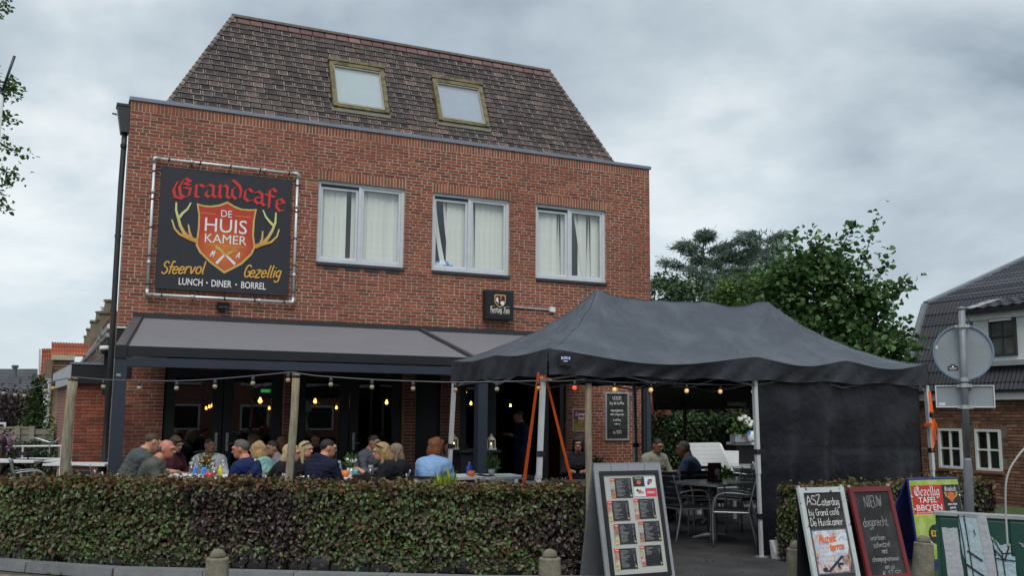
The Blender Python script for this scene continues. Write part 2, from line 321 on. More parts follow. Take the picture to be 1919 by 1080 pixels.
# one-line pen skeletons on a grid: x 0-4, baseline 0, x-height 4, capitals 7
PEN = {
'a': "3,3.4 2,4 .8,3.6 .2,2 .8,.4 2,0 3,.9|3,4 3,.8 3.6,0", 'b': ".4,7 .4,0|.4,1 1.4,0 2.8,.6 3.2,2 2.6,3.6 1.4,4 .4,3", 'c': "3.2,3.2 2,4 .8,3.6 .3,2 .8,.4 2,0 3.2,.8",
'd': "3,3 2,4 .8,3.6 .2,2 .8,.4 2,0 3,1|3,7 3,0", 'e': ".3,2.1 3,2.3 2.6,3.6 1.6,4 .6,3.4 .2,2 .7,.5 1.8,0 3.2,.8", 'f': "3,6.4 2.2,7 1.4,6.2 1.3,0|.2,4 2.6,4",
'g': "3,3.2 2,4 .8,3.6 .3,2.2 .9,.7 2,.5 3,1.5|3,4 3,-1.5 2.2,-2.6 1,-2.6 .2,-1.8", 'h': ".4,7 .4,0|.4,2.6 1.6,4 2.7,3.6 3,2.4 3,0", 'i': ".8,4 .8,.6 1.4,0|.8,5.6 .9,5.8", 'j': "1.2,4 1.2,-1.6 .4,-2.6 -.4,-2.2|1.2,5.6 1.3,5.8",
'k': ".4,7 .4,0|2.8,4 .4,1.8 3,0", 'l': ".8,7 .8,.6 1.5,0", 'm': ".2,4 .2,0|.2,2.8 1,4 1.8,3.4 1.9,0|1.9,2.8 2.8,4 3.6,3.4 3.7,0", 'n': ".3,4 .3,0|.3,2.6 1.6,4 2.7,3.5 2.9,2.3 2.9,0",
'o': "1.8,4 .6,3.4 .2,2 .7,.5 1.8,0 3,.6 3.3,2 2.9,3.5 1.8,4", 'p': ".4,4 .4,-2.6|.4,1 1.4,0 2.8,.6 3.2,2 2.6,3.6 1.4,4 .4,3", 'r': ".4,4 .4,0|.4,2.4 1.4,3.8 2.8,3.9", 's': "2.9,3.4 1.8,4 .7,3.4 .8,2.5 2.6,1.6 2.8,.7 1.7,0 .3,.5",
't': "1.4,6 1.4,.7 2.2,0 3,.5|.2,4 2.8,4", 'u': ".3,4 .4,1 1.4,0 2.6,.9|2.8,4 2.8,0", 'v': ".2,4 1.6,0 3,4", 'w': ".1,4 1,0 2,3.4 3,0 3.9,4", 'z': ".3,4 3,4 .2,0 3.2,0", 'x': ".3,4 3,0|3,4 .3,0", 'y': ".3,4 1.6,.4|3.2,4 1.2,-2.4 .2,-2.6",
'A': "0,0 1.8,7 3.6,0|.8,2.6 2.9,2.6", 'B': ".4,0 .4,7 2.4,6.8 3,5.4 2.2,3.8 .4,3.7|2.2,3.8 3.4,2.2 2.6,.2 .4,0", 'C': "3.6,5.8 2.4,7 1,6.4 .3,3.5 1,.7 2.4,0 3.6,1.2", 'D': ".4,0 .4,7 2.2,6.6 3.5,3.5 2.4,.5 .4,0",
'E': "3.2,7 .4,7 .4,0 3.3,0|.4,3.6 2.6,3.6", 'F': "3.2,7 .4,7 .4,0|.4,3.6 2.6,3.6", 'G': "3.6,5.8 2.4,7 1,6.4 .3,3.5 1,.7 2.4,0 3.6,1 3.6,3 2.2,3", 'H': ".4,7 .4,0|3.4,7 3.4,0|.4,3.5 3.4,3.5", 'I': "1,7 1,0|.2,7 1.8,7|.2,0 1.8,0", 'J': "2.6,7 2.6,1.2 1.6,0 .4,.8", 'K': ".4,7 .4,0|3.4,7 .4,3.2 3.5,0",
'L': ".4,7 .4,0 3.2,0", 'M': ".2,0 .6,7 2,2.4 3.4,7 3.8,0", 'N': ".3,0 .4,7 3.2,0 3.3,7", 'O': "1.9,7 .7,6.2 .2,3.5 .8,.8 1.9,0 3.1,.8 3.6,3.5 3.1,6.2 1.9,7", 'R': ".4,0 .4,7 2.5,6.8 3.1,5.4 2.4,3.8 .4,3.6|1.6,3.7 3.4,0", 'S': "3.3,5.9 2,7 .6,6.2 .7,4.6 3,3 3.3,1.2 1.9,0 .2,1",
'T': "1.8,7 1.8,0|0,7 3.6,7", 'U': ".4,7 .4,1.4 1.6,0 3,.8 3.3,7", 'V': ".1,7 1.8,0 3.5,7", 'W': ".1,7 1,0 2,5 3,0 3.9,7", 'Z': ".2,7 3.5,7 .1,0 3.7,0", 'X': ".2,7 3.4,0|3.4,7 .2,0", 'Y': ".2,7 1.8,3.6 3.4,7|1.8,3.6 1.8,0",
'0': "1.8,7 .5,5.6 .5,1.4 1.8,0 3.1,1.4 3.1,5.6 1.8,7", '1': ".6,5.6 1.6,7 1.6,0", '2': ".4,5.6 1.6,7 3,6 2.8,4.2 .3,0 3.4,0", '5': "3.1,7 .7,7 .5,4 2.2,4.3 3.2,2.4 2.2,.2 .4,.6", '7': ".3,7 3.3,7 1.2,0", '.': ".6,0 .9,.3", ',': ".8,.3 .4,-.9", ':': ".6,.3 .8,.4|.6,3 .8,3.1", '-': ".4,2.4 2.2,2.4", "'": ".6,7 .5,5.6", '\u20ac': "3.4,5.8 2.2,7 1,6 .7,3.5 1,1 2.2,0 3.4,1.2|0,4.2 2.6,4.2|0,2.9 2.4,2.9", '\u00e9': ".3,2.1 3,2.3 2.6,3.6 1.6,4 .6,3.4 .2,2 .7,.5 1.8,0 3.2,.8|1.6,5 2.6,6.2"}
PENW = {'i': 1.9, 'l': 2, 'j': 2, 'm': 4.3, 'w': 4.4, 'W': 4.6, 'M': 4.5, 'I': 2.4, '.': 1.6, ',': 1.6, ':': 1.6, "'": 1.4, ' ': 2.4, '1': 2.6, 't': 3.2, 'f': 2.8, 'r': 3.1}
def _strokes(s): return [[tuple(float(q) for q in p.split(',')) for p in st.split()] for st in s.split('|')]
def _smooth(st):
    if len(st) < 3: return st
    out = []; P = [st[0]]+st+[st[-1]]
    for i in range(1, len(P)-2):
        for t in (0, .34, .67):
            a = []
            for k in (0, 1):
                p0, p1, p2, p3 = P[i-1][k], P[i][k], P[i+1][k], P[i+2][k]
                a.append(.5*(2*p1+(p2-p0)*t+(2*p0-5*p1+4*p2-p3)*t*t+(3*p1-p0-3*p2+p3)*t**3))
            out.append(tuple(a))
    out.append(st[-1]); return out
def _stroke_quads(mb, sf, pts, pen, mi, lift):
    """pen(d) gives the half-width vector of the nib for travel direction d."""
    for i in range(len(pts)-1):
        a, b = Vector(pts[i]), Vector(pts[i+1]); d = b-a
        if d.length < 1e-7: continue
        w = pen(d.normalized()); e = d.normalized()*min(w.length*.35, d.length*.3); a = a-e; b = b+e
        c = [a-w, b-w, b+w, a+w]
        if (c[1]-c[0]).cross(c[3]-c[0]) < 0: c = c[::-1]
        mb._k = getattr(mb, '_k', 0)+1
        mb.add([sf.p(q.x, q.y, lift+.00004*(mb._k % 40)) for q in c], [(0, 1, 2, 3)], mi)
def hand(mb, sf, txt, cx, cy, h, mi=0, pen=.05, slant=0.0, w=None, lift=.002, wob=0.0, rot=0.0, gap=1.0, smooth=True):
    """Write txt by hand: one-line letters with a round pen; h = capital height."""
    k = h/7; x = 0; sts = []
    for ch in txt:
        if ch != ' ':
            jx, jy = random.uniform(-wob, wob), random.uniform(-wob, wob)
            for st in _strokes(PEN.get(ch, PEN['o'])):
                st = [(x+px+slant*py+jx, py+jy) for px, py in st]; sts.append(_smooth(st) if smooth else st)
        x += PENW.get(ch, 3.9)*gap
    if not sts: return
    xs = [p[0] for st in sts for p in st]; x0, x1 = min(xs), max(xs); kx = k if w is None else w/(x1-x0); c, s = math.cos(rot), math.sin(rot)
    for st in sts:
        q = []
        for px, py in st:
            X, Y = (px-(x0+x1)/2)*kx, (py-3)*k; q.append((cx+X*c-Y*s, cy+X*s+Y*c))
        _stroke_quads(mb, sf, q, lambda d: Vector((-d.y, d.x))*pen/2, mi, lift)
BL = {'G': (".62,.78 .46,.95 .16,.84 .04,.5 .12,.14 .36,.0 .6,.12 .64,.44 .44,.52|.36,.86 .24,.6 .3,.2 .4,.08|.6,.62 .4,.72 .62,.8", .74), 'r': ("0,.5 .1,.6 .1,.06 .2,.0|.1,.46 .24,.6 .36,.5", .40), 'a': (".05,.5 .18,.6 .32,.5 .32,.08 .42,.0|.32,.36 .08,.26 .06,.1 .17,.0 .32,.12", .46),
'n': ("0,.5 .1,.6 .1,.06 .16,.0|.1,.46 .28,.6 .37,.5 .37,.08 .47,.0", .50), 'd': (".06,.88 .3,.66 .38,.46 .36,.12 .2,.0 .06,.14 .06,.44 .2,.58", .46), 'c': (".34,.5 .22,.6 .07,.46 .07,.12 .2,.0 .36,.1", .40), 'e': (".07,.46 .22,.6 .36,.48 .1,.27|.07,.46 .07,.12 .2,.0 .36,.12", .41), 'f': (".38,.86 .26,.96 .14,.82 .14,-.02|.0,.57 .32,.57", .36),
'z': (".04,.52 .12,.6 .36,.54 .06,.1 .14,.0 .38,.1|.08,.3 .32,.3", .42), 'l': (".0,.86 .1,.96 .1,.08 .2,.0", .25), 'i': ("0,.5 .1,.6 .1,.08 .2,.0|.08,.78 .14,.84", .25), 'g': (".36,.5 .2,.6 .06,.46 .06,.14 .18,.04 .36,.14|.36,.58 .36,-.12 .2,-.26 .02,-.16", .46), 't': (".13,.8 .13,.1 .24,.0 .36,.1|.0,.57 .32,.57", .37), 'o': (".2,.6 .06,.46 .06,.12 .22,.0 .37,.14 .37,.48 .2,.6", .45),
'H': (".0,.84 .12,.96 .12,.1 .0,.0|.12,.5 .3,.62 .45,.5 .45,.1 .34,-.08|.12,.94 .34,.86 .42,.95", .56), 'J': (".04,.82 .16,.96 .44,.88|.36,.9 .36,.1 .2,.0 .02,.12|.36,.5 .2,.5", .5), ' ': ("", .3)}
def blackletter(mb, sf, txt, cx, cy, h, mi=0, lift=.002, w=None, arch=0.0, rot=0.0, nib=.125):
    x = 0; sts = []
    for ch in txt:
        s, adv = BL[ch]
        if s: sts += [[(x+p[0], p[1]) for p in st] for st in _strokes(s)]
        x += adv
    k = h/.95; kx = k if w is None else w/x; nv = Vector((math.cos(.75)*nib/2*kx, math.sin(.75)*nib/2*k)); c, s = math.cos(rot), math.sin(rot)
    for st in sts:
        q = []
        for px, py in st:
            X = (px-x/2)*kx; Y = (py-.4)*k; t = 2*X/(x*kx); Y += arch*(1-t*t); q.append((cx+X*c-Y*s, cy+X*s+Y*c))
        def pen(d):
            a = nv.copy(); 
            if abs(d.cross(a))/a.length < .25: a = a+Vector((-d.y, d.x))*nib*k*.12
            return a
        _stroke_quads(mb, sf, q, pen, mi, lift)
# ------------------------------------------------------------------ the cafe building
D = 17.7
XL, XR = .87, 11.56
Z_SOL, Z_COP = 6.85, 7.03
CB = thing('cafe_building', (6.2, D, 0), 'red brick cafe building with steep tiled roof and white upper windows', 'building')
WIN = [(4.22, 5.93), (6.50, 8.18), (8.77, 10.45)]; WZ0, WZ1 = 4.42, 5.99
def gx(px): return aY(px, 790, D).x
# ground floor openings: (x0, x1) of the timber door fronts; brick between them
OPEN = [(gx(305), gx(531)), (gx(553), gx(756)), (gx(779), gx(826)+.02), (gx(862), gx(1062))]
GZ = 2.62
def build_wall():
    w = MB(); T = .30; Y0 = D-.002; Y1 = D+T
    # ground floor piers
    xs = [XL]+[v for o in OPEN for v in o]+[XR]
    for i in range(0, len(xs), 2): w.bbox((xs[i], Y0, 0), (xs[i+1], Y1, GZ))
    w.bbox((XL, Y0, GZ), (XR, Y1, WZ0-.06))
    xs = [XL]+[v for o in WIN for v in o]+[XR]
    for i in range(0, len(xs), 2): w.bbox((xs[i], Y0, WZ0-.06), (xs[i+1], Y1, WZ1))
    w.bbox((XL, Y0, WZ1), (XR, Y1, Z_COP))
    w.build('wall', M['mortar'], CB)
    s = MB()      # side and back walls
    XB = 1.42
    s.hexa([(XL, Y1, 0), (XL+.3, Y1, 0), (XB+.3, 25, 0), (XB, 25, 0), (XL, Y1, Z_COP), (XL+.3, Y1, Z_COP), (XB+.3, 25, Z_COP), (XB, 25, Z_COP)])
    s.bbox((XR-.3, Y1, 0), (XR, 25, Z_COP)); s.bbox((XB, 25, 0), (XR, 25.3, Z_COP))
    s.build('side_wall', M['brickwork'], CB)
    f = MB(); f.bbox((XL+.32, Y1+.003, 2.75), (XR-.32, 24.9, 2.95)); f.bbox((XL+.4, 20.5, 3.0), (XR-.32, 20.6, 7.0)); f.build('upper_floor', M['room'], CB)
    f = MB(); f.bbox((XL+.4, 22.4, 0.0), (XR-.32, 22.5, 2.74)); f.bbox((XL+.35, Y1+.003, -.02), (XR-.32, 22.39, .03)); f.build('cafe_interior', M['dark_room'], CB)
def brickwork_mat():
    m = bpy.data.materials.new('brickwork_far'); m.use_nodes = True; nt = m.node_tree; N = nt.nodes.new; L = nt.links.new; b = nt.nodes['Principled BSDF']; b.inputs['Roughness'].default_value = .85
    g = N('ShaderNodeTexCoord'); sp = N('ShaderNodeSeparateXYZ'); L(g.outputs['Object'], sp.inputs[0]); ad = N('ShaderNodeMath'); L(sp.outputs[0], ad.inputs[0]); L(sp.outputs[1], ad.inputs[1])
    cb = N('ShaderNodeCombineXYZ'); L(ad.outputs[0], cb.inputs[0]); L(sp.outputs[2], cb.inputs[1])
    t = N('ShaderNodeTexBrick'); t.inputs['Scale'].default_value = 1; t.inputs['Brick Width'].default_value = .22; t.inputs['Row Height'].default_value = .0615; t.inputs['Mortar Size'].default_value = .006
    t.inputs['Color1'].default_value = (.29, .085, .055, 1); t.inputs['Color2'].default_value = (.19, .065, .045, 1); t.inputs['Mortar'].default_value = (.38, .29, .22, 1)
    L(cb.outputs[0], t.inputs['Vector']); L(t.outputs[0], b.inputs['Base Color']); return m
M['brickwork'] = brickwork_mat()
build_wall()
def brick_mesh(w, h, seed):
    r = random.Random(seed); mb = MB(); j = lambda a: r.uniform(-a, a)
    x, z, ch = w/2, h/2, .004
    o = [(-x+j(.003), z+j(.002)), (-x+j(.003), -z+j(.002)), (x+j(.003), -z+j(.002)), (x+j(.003), z+j(.002))]
    p = [(a, .02, b) for a, b in o]+[(a, .002, b) for a, b in o]+[(a*(1-ch/x*1.5), -.008+j(.0025), b*(1-ch/z*1.2)) for a, b in o]
    fs = [(8, 9, 10, 11)]
    for k in range(4): n = (k+1) % 4; fs += [(k, n, 4+n, 4+k), (4+k, 4+n, 8+n, 8+k)]
    mb.add(p, fs); return mb
def build_bricks():
    C = .0615; items = []                       # (x, z, w, h, material)
    rnd = random.Random(3); prev = set()
    ncourse = int(Z_SOL/C); off = Z_SOL-ncourse*C
    for k in range(ncourse):
        z0 = off+k*C; z1 = z0+C; zc = (z0+z1)/2
        sp = [(XL, XR)]
        def cut(sp, a, b):
            out = []
            for s, e in sp:
                if b <= s or a >= e: out.append((s, e)); continue
                if a-s > .03: out.append((s, a))
                if e-b > .03: out.append((b, e))
            return out
        if zc < GZ:
            for a, b in OPEN: sp = cut(sp, a, b)
            if zc > 2.3: pass
        for i, (a, b) in enumerate(WIN):
            if WZ0-.06 < zc < WZ1: sp = cut(sp, a, b)
            if WZ1 < zc < WZ1+.20: sp = cut(sp, a-.01, b+.01)
        cur = set()
        for s, e in sp:
            x = s
            if k % 2 and e-s > .4: w = .100
            else: w = rnd.choice((.212, .156))
            while e-x > .02:
                w = min(w, e-x-.0)
                if 0 < e-(x+w+.01) < .07: w = e-x
                if w > .26: w = (e-x)/2-.005
                if w > .035: items.append((x+w/2, zc, w-.001, .0505, 0))
                x += w+.0105; cur.add(round(x/.02))
                c = rnd.random(); w = .212 if c < .66 else .101
                if round((x+w+.0105)/.02) in prev and rnd.random() < .85: w = .101 if w > .15 else .212
        prev = cur
    n = int((XR-XL)/.0612)
    for i in range(n): items.append((XL+(i+.5)*(XR-XL)/n, (Z_SOL+Z_COP)/2, .0505, Z_COP-Z_SOL-.012, 1))
    for a, b in WIN:
        n = int((b-a)/.0612)
        for i in range(n): items.append((a+(i+.5)*(b-a)/n, WZ1+.10, .0505, .186, 1))
    # the 300 that show largest are parts, the rest one mass
    def near(it): return Vector((it[0], D, it[1])).xyz-CAM
    vis = sorted(range(len(items)), key=lambda i: -(items[i][2]*items[i][3])/(near(items[i]).length_squared) + (10 if items[i][1] < 3.2 else 0))
    top = set(vis[:300]); cache = {}; rest = MB()
    for i, (x, z, w, h, mi) in enumerate(items):
        mname = 'soldier' if mi else 'brick'
        if i in top:
            key = (round(w/.01), round(h/.01), i % 5, mi)
            if key not in cache: cache[key] = brick_mesh(w, h, hash(key) & 255).mesh('brick', M[mname])
            inst(cache[key], 'brick', CB, (x, D, z))
        else:
            b = brick_mesh(w, h, i); rest.add([(v[0]+x, v[1]+D, v[2]+z) for v in b.v], b.f, mi)
    o = rest.build('brickwork', [M['brick'], M['soldier']], CB); o['kind'] = 'stuff'
build_bricks()
def build_coping():
    c = MB(); c.bbox((XL-.03, D-.035, Z_COP+.001), (XR+.035, D+.34, Z_COP+.062))
    c.hexa([(XL-.03, D+.34, Z_COP+.001), (XL+.3, D+.34, Z_COP+.001), (1.72, 25, Z_COP+.001), (1.40, 25, Z_COP+.001), (XL-.03, D+.34, Z_COP+.062), (XL+.3, D+.34, Z_COP+.062), (1.72, 25, Z_COP+.062), (1.40, 25, Z_COP+.062)])
    c.bbox((XR-.3, D+.34, Z_COP+.001), (XR+.035, 25, Z_COP+.062)); c.build('coping', M['zinc'], CB)
build_coping()
# roof: hipped on both sides, front slope through (18.0, 7.19) and (19.0, 9.43)
RY0, RZ0 = 17.88, 6.92; SL = 2.24; RTOP = 9.40
ry = lambda z: 18.0+(z-7.19)/SL
rxl = lambda z: 1.52+(z-7.19)*(1.20/2.24); rxr = lambda z: 10.78-(z-7.19)*(1.07/2.24)
UP = Vector((0, 1, SL)).normalized(); NRM = Vector((0, -SL, 1)).normalized(); RP = Vector((0, 18.0, 7.19))
SKY = []
for cs in (((617, 118), (720, 136), (725, 213), (622, 206)), ((809, 151), (905, 167), (911, 239), (820, 232))):
    q = [hit(x, y, RP, NRM) for x, y in cs]
    SKY.append(((q[0].x+q[3].x)/2, (q[1].x+q[2].x)/2, (q[2].z+q[3].z)/2, (q[0].z+q[1].z)/2))
def tile_mesh(w, l, seed, m):
    r = random.Random(seed); j = lambda a: r.uniform(-a, a)
    x = w/2-.005; t = .036; b = .019
    y0, y1 = -l/2+j(.004), l/2+.03
    p = [(-x, y0, 0), (x, y0, 0), (x, y1, -.012), (-x, y1, -.012), (-x, y0, t+j(.004)), (x, y0, t+j(.004)), (x, y1, .004), (-x, y1, .004),
         (-x+b, y0+b*.8, t+.004), (x-b, y0+b*.8, t+.004), (x-b, y1, .010), (-x+b, y1, .010)]
    fs = [(8, 9, 10, 11), (0, 1, 5, 4), (4, 5, 9, 8), (1, 2, 6, 5), (5, 6, 10, 9), (3, 0, 4, 7), (7, 4, 8, 11)]
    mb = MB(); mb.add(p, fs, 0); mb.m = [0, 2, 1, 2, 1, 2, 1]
    return mb
def build_roof():
    R = Matrix((Vector((1, 0, 0)), UP, NRM)).transposed(); eul = R.to_euler()
    deck = MB()
    a = [(rxl(RZ0), ry(RZ0), RZ0), (rxr(RZ0), ry(RZ0), RZ0), (rxr(RTOP), ry(RTOP), RTOP), (rxl(RTOP), ry(RTOP), RTOP)]
    b = [(rxl(RZ0)+.3, 24.8, RZ0), (rxr(RZ0), 24.8, RZ0), (rxr(RTOP), 23.6, RTOP), (rxl(RTOP)+.25, 23.6, RTOP)]
    deck.quad(*a); deck.quad(b[1], b[0], b[3], b[2]); deck.quad(a[1], b[1], b[2], a[2]); deck.quad(b[0], a[0], a[3], b[3]); deck.quad(a[3], a[2], b[2], b[3])
    deck.build('roof_deck', M['tile_gap_shade'], CB)
    items = []; cs = .1335; s = .5*cs; L = math.sqrt(1+SL*SL)/SL; k = 0; rnd = random.Random(11)
    nrow = int((RTOP-RZ0)*L/cs)
    for k in range(nrow):
        z = RZ0+(k+.5)*cs/L; top = k >= nrow-1
        w0 = .203 if not top else .245
        xl, xr = rxl(z), rxr(z); x = xl - (w0*.5 if k % 2 else 0) + rnd.uniform(-.01, .01)
        while x < xr-.02:
            a, bq = max(x, xl), min(x+w0, xr); x += w0+.006
            if bq-a < .04: continue
            segs = [(a, bq)]
            for (sx0, sx1, sz0, sz1) in SKY:
                if sz0-.06 < z < sz1+.03:
                    out = []
                    for p, q in segs:
                        if q <= sx0-.01 or p >= sx1+.01: out.append((p, q)); continue
                        if sx0-.01-p > .04: out.append((p, sx0-.01))
                        if q-sx1-.01 > .04: out.append((sx1+.01, q))
                    segs = out
            for p, q in segs: items.append(((p+q)/2, z, q-p, 1 if top else 0))
    order = sorted(range(len(items)), key=lambda i: (Vector((items[i][0], ry(items[i][1]), items[i][1]))-CAM).length-3*(items[i][2] > .15)+6*(items[i][1] < 7.12))
    top = set(order[:300]); rest = MB(); cache = {}
    for i, (x, z, w, tp) in enumerate(items):
        c = Vector((x, ry(z), z)); mats = [M['tile_top' if tp else 'tile'], M['tile_top' if tp else 'tile_rim'], M['tile_gap_shade']]
        if i in top:
            key = (round(w, 2), i % 6, tp)
            if key not in cache: cache[key] = tile_mesh(w, cs, i, 0).mesh('roof_tile', mats)
            inst(cache[key], 'roof_tile', CB, c, eul)
        else:
            t = tile_mesh(w, cs, i, 0); b0 = len(rest.v)
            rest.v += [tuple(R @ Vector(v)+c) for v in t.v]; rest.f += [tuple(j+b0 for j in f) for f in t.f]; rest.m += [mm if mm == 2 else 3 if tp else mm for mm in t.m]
    o = rest.build('roof_tiling', [M['tile'], M['tile_rim'], M['tile_gap_shade'], M['tile_top']], CB); o['kind'] = 'stuff'
    # hip tiles along both sloping edges
    for side, fx in ((-1, rxl), (1, rxr)):
        n = 22
        for i in range(n):
            z0 = RZ0+.1+(RTOP-RZ0-.1)*i/n; z1 = z0+(RTOP-RZ0-.1)/n*1.08
            p0, p1 = Vector((fx(z0), ry(z0), z0)), Vector((fx(z1), ry(z1), z1))
            hp = MB(); hp.tube([p0+NRM*.022, p1+NRM*.006], [.045, .038], 6); hp.build('hip_tile', M['tile_rim'], CB)
    rc = MB(); z = RTOP; rc.bbox((rxl(z)-.03, ry(z)-.05, z-.005), (rxr(z)+.03, ry(z)+.12, z+.045)); rc.bbox((rxl(z)-.03, ry(z)+.12, z+.0), (rxr(z)+.03, 23.7, z+.03)); rc.build('ridge_capping', M['tile_rim'], CB)
    for n_, (x0, x1, z0, z1) in enumerate(SKY):
        f = MB(); fr = .085; S = lambda x, z, h: Vector((x, ry(z), z))+NRM*h
        def bar(xa, xb, za, zb, h0, h1, mi=0): f.hexa([S(xa, za, h0), S(xb, za, h0), S(xb, zb, h0), S(xa, zb, h0), S(xa, za, h1), S(xb, za, h1), S(xb, zb, h1), S(xa, zb, h1)], mi)
        bar(x0, x0+fr, z0, z1, -.02, .10); bar(x1-fr, x1, z0, z1, -.02, .10); bar(x0+fr, x1-fr, z1-fr*.95, z1, -.02, .105); bar(x0+fr, x1-fr, z0, z0+.06, -.02, .085)
        bar(x0-.02, x1+.02, z1+.002, z1+.06, -.01, .125)
        sk = f.build('skylight', M['moss_frame'], CB)
        f = MB(); bar(x0-.03, x1+.03, z0-.09, z0-.004, .012, .05); f.build('flashing', M['flashing'], sk)
        f = MB(); bar(x0+fr+.002, x1-fr-.002, z0+.062, z0+.10, .0, .09); bar(x0+fr+.002, x0+fr+.02, z0+.10, z1-fr, 0, .085); bar(x1-fr-.02, x1-fr-.002, z0+.10, z1-fr, 0, .085); bar(x0+fr+.02, x1-fr-.02, z1-fr-.025, z1-fr, 0, .085); f.build('sash', M['sashline'], sk)
        f = MB(); f.quad(S(x0+fr, z0+.06, .06), S(x1-fr, z0+.06, .06), S(x1-fr, z1-fr, .06), S(x0+fr, z1-fr, .06)); f.build('pane', M['skyglass'], sk)
        f = MB(); f.quad(S(x0+fr, z0+.06, .012), S(x1-fr, z0+.06, .012), S(x1-fr, z1-fr, .012), S(x0+fr, z1-fr, .012)); f.build('roller_blind', M['skyblind'][n_], sk)
M['flashing'] = mat('lead_flashing', (.16, .15, .11), .6, .1, var=.2)
M['sashline'] = mat('skylight_sash', (.30, .29, .24), .5, var=.2)
M['skyblind'] = [mat('skylight_blind', (.70, .78, .78), .9, var=.05), mat('skylight_blind_grey', (.56, .60, .70), .9, var=.08)]
build_roof()
def build_windows():
    for wi, (x0, x1) in enumerate(WIN):
        z0, z1 = WZ0, WZ1; yf = D+.055
        w = MB(); fw = .062
        w.bbox((x0, yf, z0), (x0+fw, yf+.09, z1)); w.bbox((x1-fw, yf, z0), (x1, yf+.09, z1)); w.bbox((x0+fw, yf, z1-fw), (x1-fw, yf+.09, z1)); w.bbox((x0+fw, yf-.012, z0), (x1-fw, yf+.09, z0+.075))
        win = w.build('window', M['wframe'], CB); xm = (x0+x1)/2-.03
        m = MB(); m.bbox((xm-.028, yf-.006, z0+.077), (xm+.028, yf+.08, z1-fw-.002)); m.build('mullion', M['wframe'], win)
        m = MB(); m.bbox((x0+fw+.01, yf+.02, z1-fw-.045), (xm-.03, yf+.06, z1-fw-.002)); m.build('track_gap', M['black'], win)
        for (a, b, zt, dy) in ((x0+fw+.004, xm-.032, z1-fw-.048, .035), (xm+.032, x1-fw-.004, z1-fw-.004, .012)):
            s = MB(); f2 = .042; y = yf+dy; zb = z0+.079
            s.bbox((a, y, zb), (a+f2, y+.035, zt)); s.bbox((b-f2, y, zb), (b, y+.035, zt)); s.bbox((a+f2, y, zt-f2), (b-f2, y+.035, zt)); s.bbox((a+f2, y, zb), (b-f2, y+.035, zb+f2)); s.build('sash', M['wframe'], win)
            g = MB(); g.quad((a+f2, y+.017, zb+f2), (b-f2, y+.017, zb+f2), (b-f2, y+.017, zt-f2), (a+f2, y+.017, zt-f2)); g.build('pane', M['glass'], win)
        # vertical blind slats; some hang twisted or off their rail
        rnd = random.Random(20+wi); zt = z1-fw-.03; zb = z0+.10; n = 15; yb = D+.19
        hole = {0: [(5, 'gap')], 1: [(0, 'bow'), (1, 'gap'), (2, 'bow'), (8, 'tilt')], 2: [(5, 'tilt'), (8, 'none'), (9, 'cross'), (12, 'tilt')]}[wi]
        hole = dict(hole); pitch = (x1-x0-2*fw)/n
        for k in range(n):
            x = x0+fw+(k+.5)*pitch; st = hole.get(k)
            if st in ('gap', 'none'): continue
            s = MB(); hw = pitch*.56; tw = rnd.uniform(-.35, .35); ns = 8; vs = []
            for i in range(ns+1):
                t = i/ns; z = zt+(zb-zt)*t; dx = 0; a = tw
                if st == 'bow': dx = pitch*2.0*t**1.6; a = .9-.7*t
                if st == 'tilt': dx = -pitch*.15*t; a = .2+1.0*(1-t)
                if st == 'cross': dx = pitch*2.0*t-.2*pitch; a = .7
                if st == 'thin': a = .8
                c, q = math.cos(a)*hw, math.sin(a)*hw*.6
                bow = .012*math.cos(k)
                vs += [(x+dx-c, yb-q, z), (x+dx, yb+bow, z), (x+dx+c, yb+q, z)]
            fs = []
            for i in range(ns): fs += [(3*i, 3*i+1, 3*i+4, 3*i+3), (3*i+1, 3*i+2, 3*i+5, 3*i+4)]
            s.add(vs, fs); s.build('blind_slat', M['blind'], win, smooth=True)
        s = MB(); s.bbox((x0-.0, D-.045, z0-.058), (x1+.0, D+.10, z0-.003)); s.build('sill', M['sill'], win)
        if wi == 0:
            for k in range(4):
                s = MB(); a = x0+.15+k*.40; s.bbox((a, D-.022, z0-.125), (a+.27, D+.01, z0-.062)); s.build('sill_block', M['sill'], win)
        if wi == 1:      # a blue and white bag lying behind the pane
            s = MB(); s.lathe([(.0, .0), (.16, .01), (.20, .07), (.12, .14), (.0, .15)], (x0+.30, D+.20, z0+.08), 10, 0, Matrix.Diagonal((1.25, .3, 1)))
            b = s.build('plastic_bag', M['bag'], None, smooth=True); tag(b, 'crumpled blue and white plastic bag on the sill inside the middle upper window', 'bag')
        if wi == 2:
            s = MB(); s.bbox((xm+.075, D+.19, z0+.10), (xm+.12, D+.2, z0+.62)); o = s.build('blind_weight', M['wpaint'], win)
M['bag'] = mat('bag', (.75, .78, .8), .4, col2=(.05, .2, .6), c2scale=9, c2pos=(.48, .52))
build_windows()
